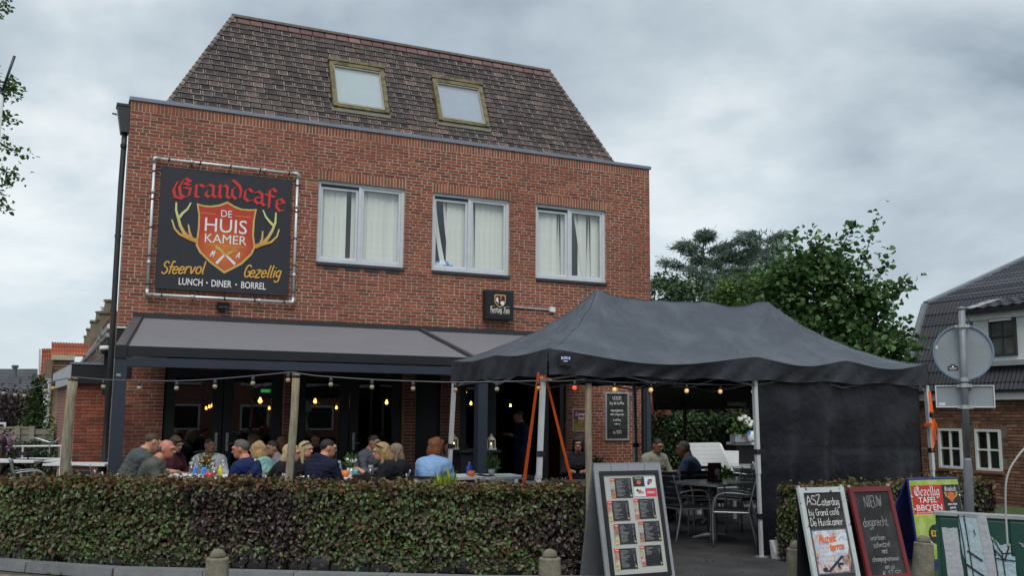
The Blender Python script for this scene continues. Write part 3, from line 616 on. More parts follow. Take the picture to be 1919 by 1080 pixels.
def build_hopper():
    h = MB(); a = .70; y0, y1 = D+.04, D+.30
    h.hexa([(.735, y0, 6.46), (.862, y0, 6.46), (.862, y1, 6.46), (.735, y1, 6.46), (.655, y0, 6.92), (.862, y0, 6.92), (.862, y1, 6.92), (.655, y1, 6.92)])
    h.bbox((.640, y0-.012, 6.921), (.862, y1, 6.965)); hp = h.build('rain_hopper', M['dgrey2'], CB)
    h = MB(); h.tube([(.66, y0+.1, 6.78), (.58, y0+.1, 6.79)], .015, 6); h.build('overflow_spout', M['black'], hp)
    p = MB(); p.tube([(.80, D+.14, 6.458), (.80, D+.14, 6.2), (.79, D+.10, 5.5), (.80, D+.10, 3.2), (.80, D+.10, .0)], .048, 10); dp = p.build('downpipe', M['dgrey2'], CB, smooth=True)
    for z in (6.2, 4.6, 3.3):
        c = MB(); c.tube([(.795, D+.115, z), (.795, D+.115, z+.05)], .056, 10); c.build('pipe_bracket', M['black'], dp)
M['dgrey2'] = mat('dark_grey_zinc', (.035, .035, .04), .5, .2, var=.2)
build_hopper()
def build_fronts():
    yf = D+.06
    def leaf(x0, x1, gl=True, handle=0):
        f = MB(); st = .17; z1 = 2.36
        f.bbox((x0, yf, 0.03), (x0+st, yf+.06, z1)); f.bbox((x1-st, yf, 0.03), (x1, yf+.06, z1)); f.bbox((x0+st, yf, z1-.13), (x1-st, yf+.06, z1)); f.bbox((x0+st, yf, .03), (x1-st, yf+.06, .32))
        d = f.build('glass_door', M['dgrn'], CB)
        g = MB(); g.quad((x0+st, yf+.03, .32), (x1-st, yf+.03, .32), (x1-st, yf+.03, z1-.13), (x0+st, yf+.03, z1-.13)); g.build('pane', M['dglass'], d)
        if handle:
            x = x0+st/2 if handle < 0 else x1-st/2
            h = MB(); h.bbox((x-.022, yf-.012, .95), (x+.022, yf-.001, 1.27)); h.tube([(x, yf-.012, 1.08), (x, yf-.055, 1.08), (x+.11*(-handle), yf-.055, 1.08)], .011, 6); h.build('handle', M['galv'], d)
    X = gx
    for a, b, hd in ((X(308), X(417), 1), (X(419), X(528), -1), (X(556), X(655), 0), (X(657), X(753), -1)): leaf(a, b, True, hd)
    f = MB()
    for a, b in OPEN: f.bbox((a, yf+.0, 2.365), (b, yf+.12, GZ)); 
    f.build('door_lintel', M['dgrn'], CB)
    f = MB()                      # dark shutter bay and the open doorway
    a, b = OPEN[2]; f.bbox((a, yf+.02, .03), (b, yf+.06, 2.36)); f.build('dark_panel', M['dgrn'], CB)
    a, b = OPEN[3]
    for x0, x1 in ((a, a+.16), (a+.62, a+.80), (b-.55, b-.38), (b-.12, b)):
        f = MB(); f.bbox((x0, yf, .03), (x1, yf+.08, 2.36)); f.build('door_post', M['dgrn'], CB)
    g = MB(); g.quad((a+.16, yf+.03, .32), (a+.62, yf+.03, .32), (a+.62, yf+.03, 2.36), (a+.16, yf+.03, 2.36)); g.build('side_pane', M['dglass'], CB)
M['dgrn'] = mat('dark_green_paint', (.014, .020, .022), .4, var=.1)
build_fronts()
# ------------------------------------------------------------------ awning over the terrace front
def gradmat(name, c0, c1, a0, a1, axis=2, rough=.6, radial=None):
    m = bpy.data.materials.new(name); m.use_nodes = True; nt = m.node_tree; N = nt.nodes.new; L = nt.links.new; b = nt.nodes['Principled BSDF']; b.inputs['Roughness'].default_value = rough
    g = N('ShaderNodeNewGeometry'); mr = N('ShaderNodeMapRange'); mr.inputs[1].default_value = a0; mr.inputs[2].default_value = a1
    if radial is None:
        sp = N('ShaderNodeSeparateXYZ'); L(g.outputs['Position'], sp.inputs[0]); L(sp.outputs[axis], mr.inputs[0])
    else:
        v = N('ShaderNodeVectorMath'); v.operation = 'DISTANCE'; v.inputs[1].default_value = radial; L(g.outputs['Position'], v.inputs[0]); L(v.outputs['Value'], mr.inputs[0])
    mx = N('ShaderNodeMix'); mx.data_type = 'RGBA'; mx.inputs[6].default_value = (*c0, 1); mx.inputs[7].default_value = (*c1, 1); L(mr.outputs[0], mx.inputs[0]); L(mx.outputs[2], b.inputs['Base Color']); return m
M['awn'] = mat('grey_awning_fabric', (.175, .172, .19), .9, var=.14, scale=35, bump=.25, bscale=160, col2=(.165, .162, .182), c2scale=1.2)
M['screen'] = glass('screen_glass', (.8, .8, .84), 1.0, add=.10)
YF, AX0, AX1 = 14.85, .71, 9.62
def build_awning():
    A = thing('terrace_awning', (5.2, YF, 0), 'long grey fabric awning on dark posts over the cafe terrace', 'awning')
    b = MB(); b.bbox((1.10, D-.17, 3.155), (AX1, D-.012, 3.275)); b.bbox((1.10, D-.155, 3.276), (AX1, D-.012, 3.295)); b.build('cassette', M['dgrey2'], A)
    def slab(q, t, name, m, smooth=False):
        p = [Vector(v) for v in q]; n = (p[1]-p[0]).cross(p[3]-p[0]).normalized(); b = MB(); b.hexa([v-n*t for v in p]+p); return b.build(name, m, A)
    zt, zf = 3.20, 2.53
    def grid(x0f, x1f, x0t, x1t, name):
        b = MB(); nx, ny = 28, 10; vs = []
        for j in range(ny+1):
            t = j/ny; y = D-.17+(YF+.03-D+.17)*t; z = zt+(zf-zt)*t
            for i in range(nx+1):
                s = i/nx; x = (x0t+(x1t-x0t)*s)*(1-t)+(x0f+(x1f-x0f)*s)*t
                vs.append((x, y, z-.035*math.sin(math.pi*t)*math.sin(math.pi*s)+.004*math.sin(i*2.1+j)*math.sin(math.pi*t)))
        b.add(vs, [(j*(nx+1)+i, (j+1)*(nx+1)+i, (j+1)*(nx+1)+i+1, j*(nx+1)+i+1) for j in range(ny) for i in range(nx)])
        b.build('fabric', M['awn'], A, smooth=True)
    grid(.88, 6.20, 1.27, 6.20, 'fabric'); grid(6.32, AX1-.1, 6.32, AX1-.1, 'fabric')
    def rail(xt0, xt1, xf0, xf1, m, h=.07):
        b = MB(); b.hexa([(xf0, YF-.0, zf-.06), (xf1, YF, zf-.06), (xt1, D-.171, zt-.06), (xt0, D-.171, zt-.06), (xf0, YF, zf+h*.3), (xf1, YF, zf+h*.3), (xt1, D-.171, zt+h*.3), (xt0, D-.171, zt+h*.3)]); return b.build('guide_rail', m, A)
    rail(1.10, 1.24, AX0+.005, .845, M['railface']); rail(1.242, 1.27, .847, .879, M['black'], .05); rail(6.20, 6.32, 6.20, 6.32, M['dgrey2']); rail(6.235, 6.285, 6.235, 6.285, M['railface'], .16); rail(AX1-.1, AX1, AX1-.1, AX1, M['dgrey2'])
    b = MB(); b.bbox((.87, YF-.10, 2.405), (AX1, YF-.002, 2.545)); b.build('drop_bar', M['black'], A)
    b = MB(); b.bbox((AX0, YF-.12, 2.37), (.868, YF-.002, 2.55)); b.build('end_cap', M['black'], A)
    b = MB(); b.bbox((AX0+.17, YF-.09, 2.255), (AX1, YF+.06, 2.385)); b.build('beam', M['beam'], A)
    for x, w in ((.80, .085), (6.36, .085), (AX1-.05, .045)):
        b = MB(); b.bbox((x-w, YF-.10, 0), (x+w, YF+.07, 2.37 if x < 1 else 2.254)); p = b.build('post', M['beam'], A)
    b = MB(); sf = Surf((.80, YF-.1015, 2.13), (1, 0, 0), (0, 0, 1)); text(b, sf, 'N2', -.02, 0, .03, 0, .02); b.build('post_label', M['wpaint'], A)
    b = MB(); b.quad((.82, YF+.08, .06), (1.02, D-.05, .06), (1.02, D-.05, 1.84), (.82, YF+.08, 1.84)); b.build('side_screen', M['screen'], A)
    b = MB(); b.tube([(1.0, D-.3, .06), (1.0, D-.3, 1.86)], .03, 6); b.tube([(.82, YF+.08, 1.855), (1.02, D-.05, 1.855)], .012, 5); b.build('screen_frame', M['black'], A)
    b = MB(); b.bbox((XL-.01, D-.04, 2.2), (1.12, D-.016, 3.02)); b.build('dark_cladding', M['black'], CB)
    b = MB(); b.bbox((XL-.01, D-.06, 3.023), (1.22, D-.016, 3.05)); b.build('white_strip', M['wpaint'], CB)
M['railface'] = mat('awning_rail_face', (.10, .10, .115), .45, .2, var=.15)
build_awning()
# ------------------------------------------------------------------ big banner in a pipe frame
def build_banner():
    B = thing('banner_sign', (2.55, D-.1, 3.6), 'big square black banner in a pipe frame with red gothic lettering and antlers', 'banner')
    x0, x1, z0, z1 = 1.30, 3.80, 3.62, 6.02; y = D-.10; r = .025
    for a, b_ in (((x0, z0), (x0, z1)), ((x1, z0), (x1, z1)), ((x0, z0), (x1, z0)), ((x0, z1), (x1, z1))):
        p = MB(); p.tube([(a[0], y, a[1]), (b_[0], y, b_[1])], r, 10); p.build('pipe', M['pipe'], B, smooth=True)
    for a, q in ((x0, z0), (x0, z1), (x1, z0), (x1, z1)):
        p = MB(); sx = 1 if a == x0 else -1; sz = 1 if q == z0 else -1
        p.tube([(a+sx*.09, y, q), (a+.0, y, q), (a, y, q+sz*.09)], .038, 10); p.build('elbow', M['galv'], B, smooth=True)
    for a, q, v in ((x0, z1-.6, 1), (x0, z0+.55, 1), (x1, z1-.62, 1), (x1, z0+.50, 1), (x0+.62, z1, 0), (x1-.6, z1, 0), (x0+.75, z0, 0), (x1-.6, z0, 0)):
        p = MB()
        if v: p.tube([(a, y, q-.035), (a, y, q+.035)], .037, 8); p.tube([(a, y, q), (a, D-.008, q)], .02, 6)
        else: p.tube([(a-.035, y, q), (a+.035, y, q)], .037, 8); p.tube([(a, y, q), (a, D-.008, q)], .02, 6)
        p.build('clamp', M['galv'], B, smooth=True)
    def Z(zx, zy): p = aY(270+zx/3.483, 280+zy/3.483, D-.075); return p.x, p.z
    bx0, bz1 = Z(112, 105); bx1, _ = Z(968, 200); _, bz0 = Z(76, 907)
    bx0 = Z(95, 500)[0]-.01; by = D-.075
    s = MB(); nx = ny = 24; vs = []
    for j in range(ny+1):
        for i in range(nx+1):
            u, v = i/nx, j/ny; e = min(u, 1-u, v, 1-v)
            h = .004*math.sin(u*9+2*v)*min(1, e*5)+.018*math.exp(-((u-.49)/.06)**2-((v-.955)/.03)**2)
            vs.append((bx0+(bx1-bx0)*u, by+h, bz0+(bz1-bz0)*v))
    s.add(vs, [(j*(nx+1)+i, j*(nx+1)+i+1, (j+1)*(nx+1)+i+1, (j+1)*(nx+1)+i) for j in range(ny) for i in range(nx)])
    s.build('banner_sheet', M['bannercloth'], B, smooth=True)
    c = MB()
    for k in range(5):
        t = .04+k*.23
        for a, b_ in (((bx0+.01, bz0+(bz1-bz0)*t), (x0, bz0+(bz1-bz0)*t-.03)), ((bx1-.01, bz0+(bz1-bz0)*t), (x1, bz0+(bz1-bz0)*t-.02)), ((bx0+(bx1-bx0)*t, bz1-.01), (bx0+(bx1-bx0)*t+.03, z1)), ((bx0+(bx1-bx0)*t, bz0+.01), (bx0+(bx1-bx0)*t+.03, z0))):
            q = MB(); d = Vector((b_[0]-a[0], 0, b_[1]-a[1])); q.tube([(a[0], by-.006, a[1]), (b_[0], y-r-.004, b_[1])], .006, 4)
            q.tube([Vector((b_[0], y, b_[1]))+Vector((d.z, 0, -d.x)).normalized()*e for e in (-.012, .012)], r+.008, 8); q.build('bungee_cord', M['black'], B)
    sf = Surf((0, by-.006, 0), (1, 0, 0), (0, 0, 1)); k = .00267
    t = MB(); a, b_ = Z(185, 262), Z(905, 322)
    blackletter(t, sf, 'Grandcafe', (a[0]+b_[0])/2+.03, (a[1]+b_[1])/2-.08, .36, 0, .002, w=1.98, arch=.16, rot=-.02, nib=.135); t.build('gothic_lettering', M['signred'], B)
    def poly(pts): return [sf.p(*Z(*p), 0) for p in pts]
    sh = [(345, 352), (395, 366), (440, 368), (495, 360), (545, 340), (590, 368), (640, 388), (690, 392), (738, 390), (724, 460), (718, 560), (728, 640), (705, 690), (640, 752), (525, 812), (430, 742), (360, 672), (338, 625), (352, 520), (356, 430)]
    cx, cy = 535, 540
    def scaled(f): return [(cx+(x-cx)*f, cy+(y-cy)*f) for x, y in sh]
    t = MB(); o = poly(scaled(1.0)); i = poly(scaled(.935)); n = len(o)
    t.add([p+sf.n*.003 for p in o]+[p+sf.n*.003 for p in i], [(q, (q+1) % n, n+(q+1) % n, n+q)[::-1] for q in range(n)]); t.build('shield_rim', M['signgold'], B)
    c3 = Vector((*[0]*0, Z(520, 660)[0], by, Z(520, 660)[1])); M['shieldred'] = gradmat('shield_red', (.62, .20, .03), (.48, .045, .02), .0, .52, radial=c3)
    t = MB(); t.poly([p+sf.n*.0035 for p in poly(scaled(.93))][::-1]); t.build('shield', M['shieldred'], B)
    t = MB()
    for s_, zx, zy, h, w in (('DE', 540, 421, .125, .19), ('HUIS', 537, 500, .245, .73), ('KAMER', 535, 588, .16, .72)):
        text(t, sf, s_, *Z(zx, zy), h, 0, 0, .006, w)
    x, zc = Z(540, 430)
    for dx in (-.33, .29): t.quad(*[sf.p(x+dx+q, zc+p, .006) for q, p in ((-.14, -.004), (.14, -.004), (.14, .004), (-.14, .004))], 1)
    x, zc = Z(535, 632); t.quad(*[sf.p(x+q, zc+p, .006) for q, p in ((-.36, -.004), (.36, -.004), (.36, .004), (-.36, .004))], 1)
    def stroke(pts, w0, w1, mi, lift): 
        P = [Vector(Z(*p)) for p in pts]; n = len(P)
        for q in range(n-1):
            d = (P[q+1]-P[q]).normalized(); e = Vector((-d.y, d.x)); wa = w0+(w1-w0)*q/(n-1); wb = w0+(w1-w0)*(q+1)/(n-1)
            a, b2 = P[q]-d*wa*.2, P[q+1]+d*wb*.2; t._k = getattr(t, '_k', 0)+1
            t.add([sf.p(*v, lift+.0001*(t._k % 30)) for v in (a-e*wa/2, b2-e*wb/2, b2+e*wb/2, a+e*wa/2)][::1], [(3, 2, 1, 0)], mi)
    stroke([(475, 742), (525, 690)], .05, .028, 0, .006); stroke([(525, 690), (500, 655), (470, 638)], .03, .05, 1, .008)
    stroke([(592, 748), (535, 692)], .05, .028, 0, .0075); stroke([(535, 692), (575, 668)], .028, .04, 1, .009)
    for d in ((575, 655, 592, 645), (580, 665, 606, 650), (583, 675, 612, 662)): stroke([d[:2], d[2:]], .012, .012, 1, .01)
    hand(t, sf, 'M', *Z(448, 684), .10, 0, .016, .35, lift=.006); hand(t, sf, 'A', *Z(612, 694), .10, 0, .016, .35, lift=.006)
    t.build('shield_lettering', [M['signwhite'], M['signgold']], B)
    AW = .075; M['antler'] = gradmat('antler_gold', (.62, .30, .07), (.62, .66, .26), Z(0, 560)[1], Z(0, 400)[1])
    def antler(ms, bs):
        nonlocal t
        t = MB()
        for b_ in ms: stroke(b_, AW, .028, 0, .003)
        for b_ in bs: stroke(b_, .05, .024, 0, .005)
        t.build('antler', M['antler'], B)
    antler([[(345, 598), (300, 582), (262, 545), (238, 500), (222, 440), (210, 395), (212, 348)]], ([(228, 448), (255, 415), (285, 390), (306, 350)], [(288, 580), (235, 555), (202, 520), (183, 460)], [(312, 582), (298, 540), (290, 493)]))
    antler([[(728, 634), (775, 618), (812, 575), (838, 530), (858, 480), (862, 415)]], ([(848, 500), (818, 470), (795, 440), (778, 398)], [(770, 622), (830, 606), (868, 570), (882, 524)], [(755, 626), (772, 585), (775, 536)]))
    for s_, zc, w_, r_ in (('Sfeervol', Z(262, 778), .74, .07), ('Gezellig', Z(778, 803), .65, .05)): t = MB(); hand(t, sf, s_, *zc, .215, 0, .026, .38, w=w_, lift=.004, rot=r_); t.build('script_lettering', M['signyel'], B)
    for s_, zc, w_ in (('LUNCH', Z(306, 866), .40), ('DINER', Z(507, 878), .345), ('BORREL', Z(716, 890), .435)): t = MB(); text(t, sf, s_, *zc, .118, 0, .012, .004, w_); t.build('plain_lettering', M['signwhite'], B)
    for zx, zy in ((412, 872), (602, 884)): t = MB(); x, zc = Z(zx, zy); t.quad(*[sf.p(x+p, zc+q, .004) for p, q in ((-.014, -.014), (.014, -.014), (.014, .014), (-.014, .014))]); t.build('separator_dot', M['signwhite'], B)
    # floodlight under the banner
    fx, fz = aY(418, 572, D-.1).x, aY(418, 572, D-.1).z
    Fl = thing('floodlight', (fx, D-.02, fz-.1), 'small black floodlight on the bricks below the black banner', 'lamp')
    f = MB(); f.hexa([(fx-.10, D-.22, fz-.02), (fx+.10, D-.22, fz-.02), (fx+.10, D-.07, fz-.06), (fx-.10, D-.07, fz-.06), (fx-.10, D-.24, fz+.03), (fx+.10, D-.24, fz+.03), (fx+.10, D-.07, fz+.06), (fx-.10, D-.07, fz+.06)]); f.build('lamp_housing', M['black'], Fl)
    f = MB(); f.bbox((fx-.05, D-.07, fz-.11), (fx+.05, D-.009, fz-.01)); f.bbox((fx-.115, D-.15, fz-.03), (fx-.102, D-.04, fz+.0)); f.bbox((fx+.102, D-.15, fz-.03), (fx+.115, D-.04, fz+.0)); f.build('bracket', M['black'], Fl)
    f = MB(); f.quad((fx-.085, D-.20, fz-.0256), (fx+.085, D-.20, fz-.0256), (fx+.085, D-.09, fz-.0553), (fx-.085, D-.09, fz-.0553)); f.build('lens', M['galv'], Fl)
M['pipe'] = mat('scaffold_pipe', (.66, .67, .67), .38, .3, var=.1, scale=6)
M['bannercloth'] = mat('banner_vinyl', (.020, .022, .032), .6, var=.1)
M['signred'] = mat('print_red', (.55, .035, .03), .6, var=.05); M['signgold'] = mat('print_gold', (.62, .42, .12), .6, var=.15, scale=3)
M['signwhite'] = mat('print_white', (.80, .80, .80), .6, var=0); M['signyel'] = mat('print_ochre', (.66, .36, .06), .6, var=0)
build_banner()
# ------------------------------------------------------------------ beer lightbox
def build_lightbox():
    B = thing('light_box_sign', (7.88, D-.2, 3.5), 'small black square box sign with a shield and white gothic lettering under the upper windows', 'sign')
    y = D-.2; x0, x1, z0, z1 = 7.585, 8.185, 3.50, 4.08
    b = MB(); b.bbox((x0, y, z0), (x1, D-.03, z1)); b.build('box', M['black'], B)
    b = MB(); b.bbox((x0+.015, y-.008, z0+.015), (x1-.015, y-.0005, z1-.015)); b.build('face', M['bface'], B)
    b = MB(); b.bbox((x0+.2, D-.03, z0+.1), (x1-.2, D-.009, z1-.1)); b.build('bracket', M['black'], B)
    sf = Surf((0, y-.0095, 0), (1, 0, 0), (0, 0, 1)); cx = 7.885
    def P(pts, mi, l): t.poly([sf.p(cx+u, v, l) for u, v in pts], mi)
    t = MB(); S = [(-.125, .0), (-.10, .02), (.10, .02), (.125, .0), (.115, -.14), (.06, -.205), (0, -.245), (-.06, -.205), (-.115, -.14)]
    P([(u, 3.975+v) for u, v in S][::-1], 0, .001); P([(u*.86, 3.958+v*.85) for u, v in S][::-1], 1, .002)
    P([(-.09, 3.86), (-.055, 3.85), (-.03, 3.80), (-.045, 3.93), (-.075, 3.945)][::1], 2, .003); P([(.0, 3.84), (.03, 3.87), (.09, 3.86), (.085, 3.80), (.05, 3.775), (.015, 3.81)][::-1], 2, .003); P([(-.01, 3.90), (.03, 3.90), (.035, 3.99), (.01, 3.97)], 3, .003)
    for z, w in ((3.755, .10), (3.615, .13)):
        for s in (-1, 1): P([(s*(.21), z), (s*(.21-w), z), (s*(.21-w), z+.007), (s*.21, z+.007)][::-s], 0, .001)
    text(t, sf, 'SINDS 1915', cx, 3.617, .016, 0, 0, .0012)
    t.build('emblem', [M['signgold'], M['bface2'], M['signwhite'], M['emorange']], B)
    t = MB(); blackletter(t, sf, 'Hertog Jan', cx, 3.685, .105, 0, .001, w=.42, nib=.14); t.build('gothic_lettering', M['signwhite'], B)
    c = MB(); xa, xb = x1+.002, aY(1030, 576, D-.03).x; z = 3.79
    c.tube([(xa, D-.03, z), (xb, D-.03, z-.02)], .016, 6); c.build('cable_duct', M['galv'], B)
    c = MB(); c.bbox((xb, D-.07, z-.06), (xb+.12, D-.009, z+.04)); c.build('junction_box', M['wpaint'], B)
M['bface'] = mat('sign_face', (.010, .011, .018), .25, var=0); M['bface2'] = mat('sign_field', (.05, .008, .008), .4, var=0); M['emorange'] = mat('emblem_orange', (.6, .14, .03), .5, var=0)
build_lightbox()
# ------------------------------------------------------------------ things on the wall under the awning
M['chalk'] = mat('chalkboard', (.020, .021, .023), .75, var=.35, scale=5, col2=(.045, .047, .05), c2scale=2.5)
M['chalkw'] = mat('chalk_white', (.62, .62, .60), .9, var=.2, scale=50)
def build_wallboards():
    a, b = aY(1135, 735, D-.05), aY(1180, 826, D-.05); x0, x1, z0, z1 = a.x, b.x, b.z, a.z
    B = thing('wall_chalkboard', ((x0+x1)/2, D-.04, z0), 'tall chalkboard in a pale frame hanging on the brick wall', 'chalkboard')
    f = MB(); w = .035
    f.bbox((x0, D-.05, z0), (x0+w, D-.009, z1)); f.bbox((x1-w, D-.05, z0), (x1, D-.009, z1)); f.bbox((x0+w, D-.05, z1-w), (x1-w, D-.009, z1)); f.bbox((x0+w, D-.05, z0), (x1-w, D-.009, z0+w)); f.build('frame', M['galv'], B)
    f = MB(); f.bbox((x0+w, D-.03, z0+w), (x1-w, D-.01, z1-w)); f.build('slate', M['chalk'], B)
    t = MB(); sf = Surf((0, D-.031, 0), (1, 0, 0), (0, 0, 1)); c = (x0+x1)/2
    for s, z, h, w in (('VOOR', .87, .07, .22), ('bij de koffie', .77, .06, .34), ('appelgebak', .62, .045, .3), ('met slagroom', .54, .045, .32), ('koffie', .42, .045, .18), ('vers', .34, .04, .14), ('3,50', .17, .06, .2)): hand(t, sf, s, c, z0+z*(z1-z0), h, 0, .009, w=w, wob=.2)
    t.build('chalk_lettering', M['chalkw'], B)
    x0, x1, z0, z1 = 9.62, 10.02, 1.29, 1.76
    B = thing('wall_poster', (9.8, D-.03, z0), 'small framed food poster on the brick wall beside the doorway', 'poster')
    f = MB(); f.bbox((x0, D-.03, z0), (x1, D-.009, z1)); f.build('frame', M['galv'], B)
    f = MB(); f.quad((x0+.02, D-.0315, z0+.25), (x1-.02, D-.0315, z0+.25), (x1-.02, D-.0315, z1-.02), (x0+.02, D-.0315, z1-.02), 0); f.quad((x0+.02, D-.0315, z0+.02), (x1-.02, D-.0315, z0+.02), (x1-.02, D-.0315, z0+.25), (x0+.02, D-.0315, z0+.25), 1); f.build('print', [M['postred'], M['postfood']], B)
    t = MB(); sf = Surf((0, D-.032, 0), (1, 0, 0), (0, 0, 1)); hand(t, sf, 'Lunch', 9.82, 1.65, .06, 0, .014, .3, w=.26); hand(t, sf, 'tip', 9.82, 1.57, .05, 0, .012, .3, w=.14); t.build('lettering', M['signwhite'], B)
M['postred'] = mat('poster_red', (.25, .03, .05), .5); M['postfood'] = mat('poster_food', (.40, .25, .08), .5, col2=(.05, .03, .02), c2scale=8)
build_wallboards()
# lit pendant bulbs inside the cafe
M['bulb'] = emis('warm_bulb', (1, .55, .16), 9.0); M['smoke'] = glass('amber_glass', (1, .72, .42), 1, add=.03)
def pendant(px, py, Y, r=.075, cl='pendant_lamp'):
    p = aY(px, py, Y); T = thing('pendant_lamp', (p.x, p.y, p.z), PEND.pop(0), 'lamp', 'lit pendant lamps inside the cafe')
    c = MB(); c.tube([(p.x, p.y, p.z+r), (p.x, p.y, 2.74)], .006, 5); c.lathe([(.0, r+.03), (.022, r+.03), (.022, r-.01), (0, r-.01)], p, 8); c.build('cord', M['black'], T)
    c = MB(); c.lathe([(0, -r*.55), (r*.35, -r*.4), (r*.5, 0), (r*.25, r*.5), (.015, r*.8)], p, 10); c.build('bulb', M['bulb'], T, smooth=True)
    c = MB(); c.lathe([(0, -r), (r*.5, -r*.87), (r*.87, -r*.5), (r, 0), (r*.87, r*.5), (r*.5, r*.87), (.02, r)], p, 14); c.build('globe', M['smoke'], T, smooth=True)
PEND = ['lowest of three amber globes clustered behind the left glass door', 'middle amber globe of the three behind the left glass door', 'biggest amber globe of the three behind the left glass door', 'large amber globe hanging behind the second glass door', 'small amber globe below the large one behind the second glass door',
        'amber globe just right of the middle wooden post behind glass', 'small amber globe between the two middle door frames', 'amber globe above the dark panel beside the brick pier', 'small reddish globe high in the open doorway', 'bright amber globe hanging in the open doorway', 'small amber globe deep in the doorway left of the orange strap']
for a in ((387, 766, 20.6, .05), (393, 763, 20.2, .055), (399, 761, 19.8, .07), (488, 752, 19.2, .085), (505, 766, 20.0, .05), (591, 753, 19.4, .075), (631, 765, 20.0, .055), (725, 755, 19.6, .075), (874, 736, 19.6, .035), (883, 757, 19.0, .06), (957, 761, 20.2, .05)): pendant(*a)
g = aY(499, 733, 21.5); e = MB(); e.bbox((g.x-.10, g.y, g.z-.035), (g.x+.10, g.y+.05, g.z+.035)); o = e.build('exit_light', emis('exit_green', (.10, .55, .16), .6)); tag(o, 'small green emergency exit light glowing behind the second glass door', 'light')
# ------------------------------------------------------------------ brick annex left of the cafe
def build_annex():
    y = 18.6; x0, x1 = .315, .90; xb = aY(107, 760, 24).x
    A = thing('brick_annex', (x0, y, 0), 'low flat roofed brick annex left of the cafe', 'building')
    w = MB(); w.hexa([(x0, y+.014, 0), (x1, y+.014, 0), (1.3, 24, 0), (xb, 24, 0), (x0, y+.014, 2.15), (x1, y+.014, 2.15), (1.3, 24, 2.15), (xb, 24, 2.15)]); w.build('wall', [M['brickwork']], A)
    cache = {}; rnd = random.Random(5); C = .0615; k = 0; z = .03
    w = MB(); w.quad((x0-.001, y+.0135, 0), (x1, y+.0135, 0), (x1, y+.0135, 2.15), (x0-.001, y+.0135, 2.15)); w.build('mortar_face', M['mortar'], A)
    while z < 2.13:
        x = x0; bw = .212 if k % 2 else .101
        while x < x1-.03:
            ww = min(bw, x1-x); key = (round(ww, 2), k % 5)
            if key not in cache: cache[key] = brick_mesh(ww, .0505, k).mesh('brick', M['brick'])
            inst(cache[key], 'brick', A, (x+ww/2, y, z+C/2)); x += ww+.0105; bw = rnd.choice((.212, .212, .101))
        z += C; k += 1
    f = MB(); f.bbox((x0-.1, y-.10, 2.10), (x1, y+.2, 2.43)); f.build('fascia', M['black'], A)
    f = MB(); f.bbox((x0-.12, y-.12, 2.431), (x1, y+.2, 2.47)); f.build('roof_edge', M['zinc'], A)
    f = MB(); f.hexa([(x0-.1, y+.2, 2.10), (x0+.1, y+.2, 2.1), (xb+.1, 24, 2.1), (xb-.12, 24, 2.1), (x0-.1, y+.2, 2.45), (x0+.1, y+.2, 2.45), (xb+.1, 24, 2.45), (xb-.12, 24, 2.45)]); f.build('side_fascia', M['zincl'], A)
    f = MB(); f.hexa([(x0+.1, y+.2, 2.3), (x1, y+.2, 2.3), (1.3, 24, 2.3), (xb+.1, 24, 2.3), (x0+.1, y+.2, 2.44), (x1, y+.2, 2.44), (1.3, 24, 2.44), (xb+.1, 24, 2.44)]); f.build('roof', M['sill'], A)
    p = aY(197, 656, 18.0); c = thing('security_camera', p, 'white dome security camera high at the corner of the cafe beside the awning', 'camera')
    b = MB(); b.lathe([(0, .07), (.075, .065), (.09, .03), (.085, -.005), (0, -.005)], p, 14); b.bbox((p.x, p.y+.02, p.z+.02), (p.x+.14, p.y+.14, p.z+.075)); b.build('housing', M['wpaint'], c, smooth=True)
    b = MB(); b.lathe([(.07, -.006), (.065, -.04), (.035, -.075), (0, -.085)], p, 12); b.build('dome', M['black'], c, smooth=True)
    b = MB(); b.bbox((p.x+.0, p.y+.14, 1.9), (p.x+.26, p.y+.2, p.z+.12)); b.build('mounting_panel', M['black'], A)
M['zincl'] = mat('pale_zinc', (.36, .38, .40), .5, .2, var=.15, scale=2)
build_annex()
# ------------------------------------------------------------------ houses behind, left
M['otile'] = palette('orange_pantile', [(3, (.33, .095, .045)), (2, (.26, .07, .04)), (1, (.40, .13, .06))], .8, var=.25, scale=3, bump=.2, over=((.12, .06, .04), .9, .55, .8))
M['slate'] = mat('grey_roof', (.095, .105, .12), .6, var=.2, scale=2); M['siding'] = mat('brown_siding', (.17, .12, .085), .8, var=.2, scale=1.5); M['cream'] = mat('cream_render', (.42, .38, .29), .8, var=.12)
M['ybrick'] = mat('buff_brick', (.34, .26, .17), .9, var=.2, scale=6, bump=.4, bscale=20); M['dtile'] = palette('brown_roof_tile', [(2, (.105, .07, .06)), (1, (.14, .09, .075)), (1, (.08, .06, .06))], .8, var=.25, scale=4, over=((.13, .12, .07), 1.2, .5, .75))
M['chim'] = mat('chimney_brick', (.17, .14, .10), .9, var=.25, scale=6, bump=.4, bscale=18); M['winglass'] = mat('dark_window', (.03, .035, .04), .1, var=.1)
def pantiles(mb, a, b, c, d, nu, nv, amp, mi=0):
    """corrugated tile rows on quad a(bottom left) b(bottom right) c(top right) d(top left)"""
    a, b, c, d = (Vector(v) for v in (a, b, c, d)); n = (b-a).cross(d-a).normalized()
    for j in range(nv):
        vs = []; k = nu*4
        for t, h in ((j/nv, amp*1.0), ((j+1.06)/nv, 0)):
            for i in range(k+1):
                u = i/k; p = (a.lerp(b, u)).lerp(d.lerp(c, u), min(t, 1.02)); vs.append(p+n*(h+amp*.9*math.sin(u*nu*2*math.pi)+.02))
        vs += [v-n*amp*1.2 for v in vs[:k+1]]
        mb.add(vs, [(i, i+1, k+2+i, k+1+i) for i in range(k)]+[(2*k+2+i, 2*k+3+i, i+1, i) for i in range(k)], mi)
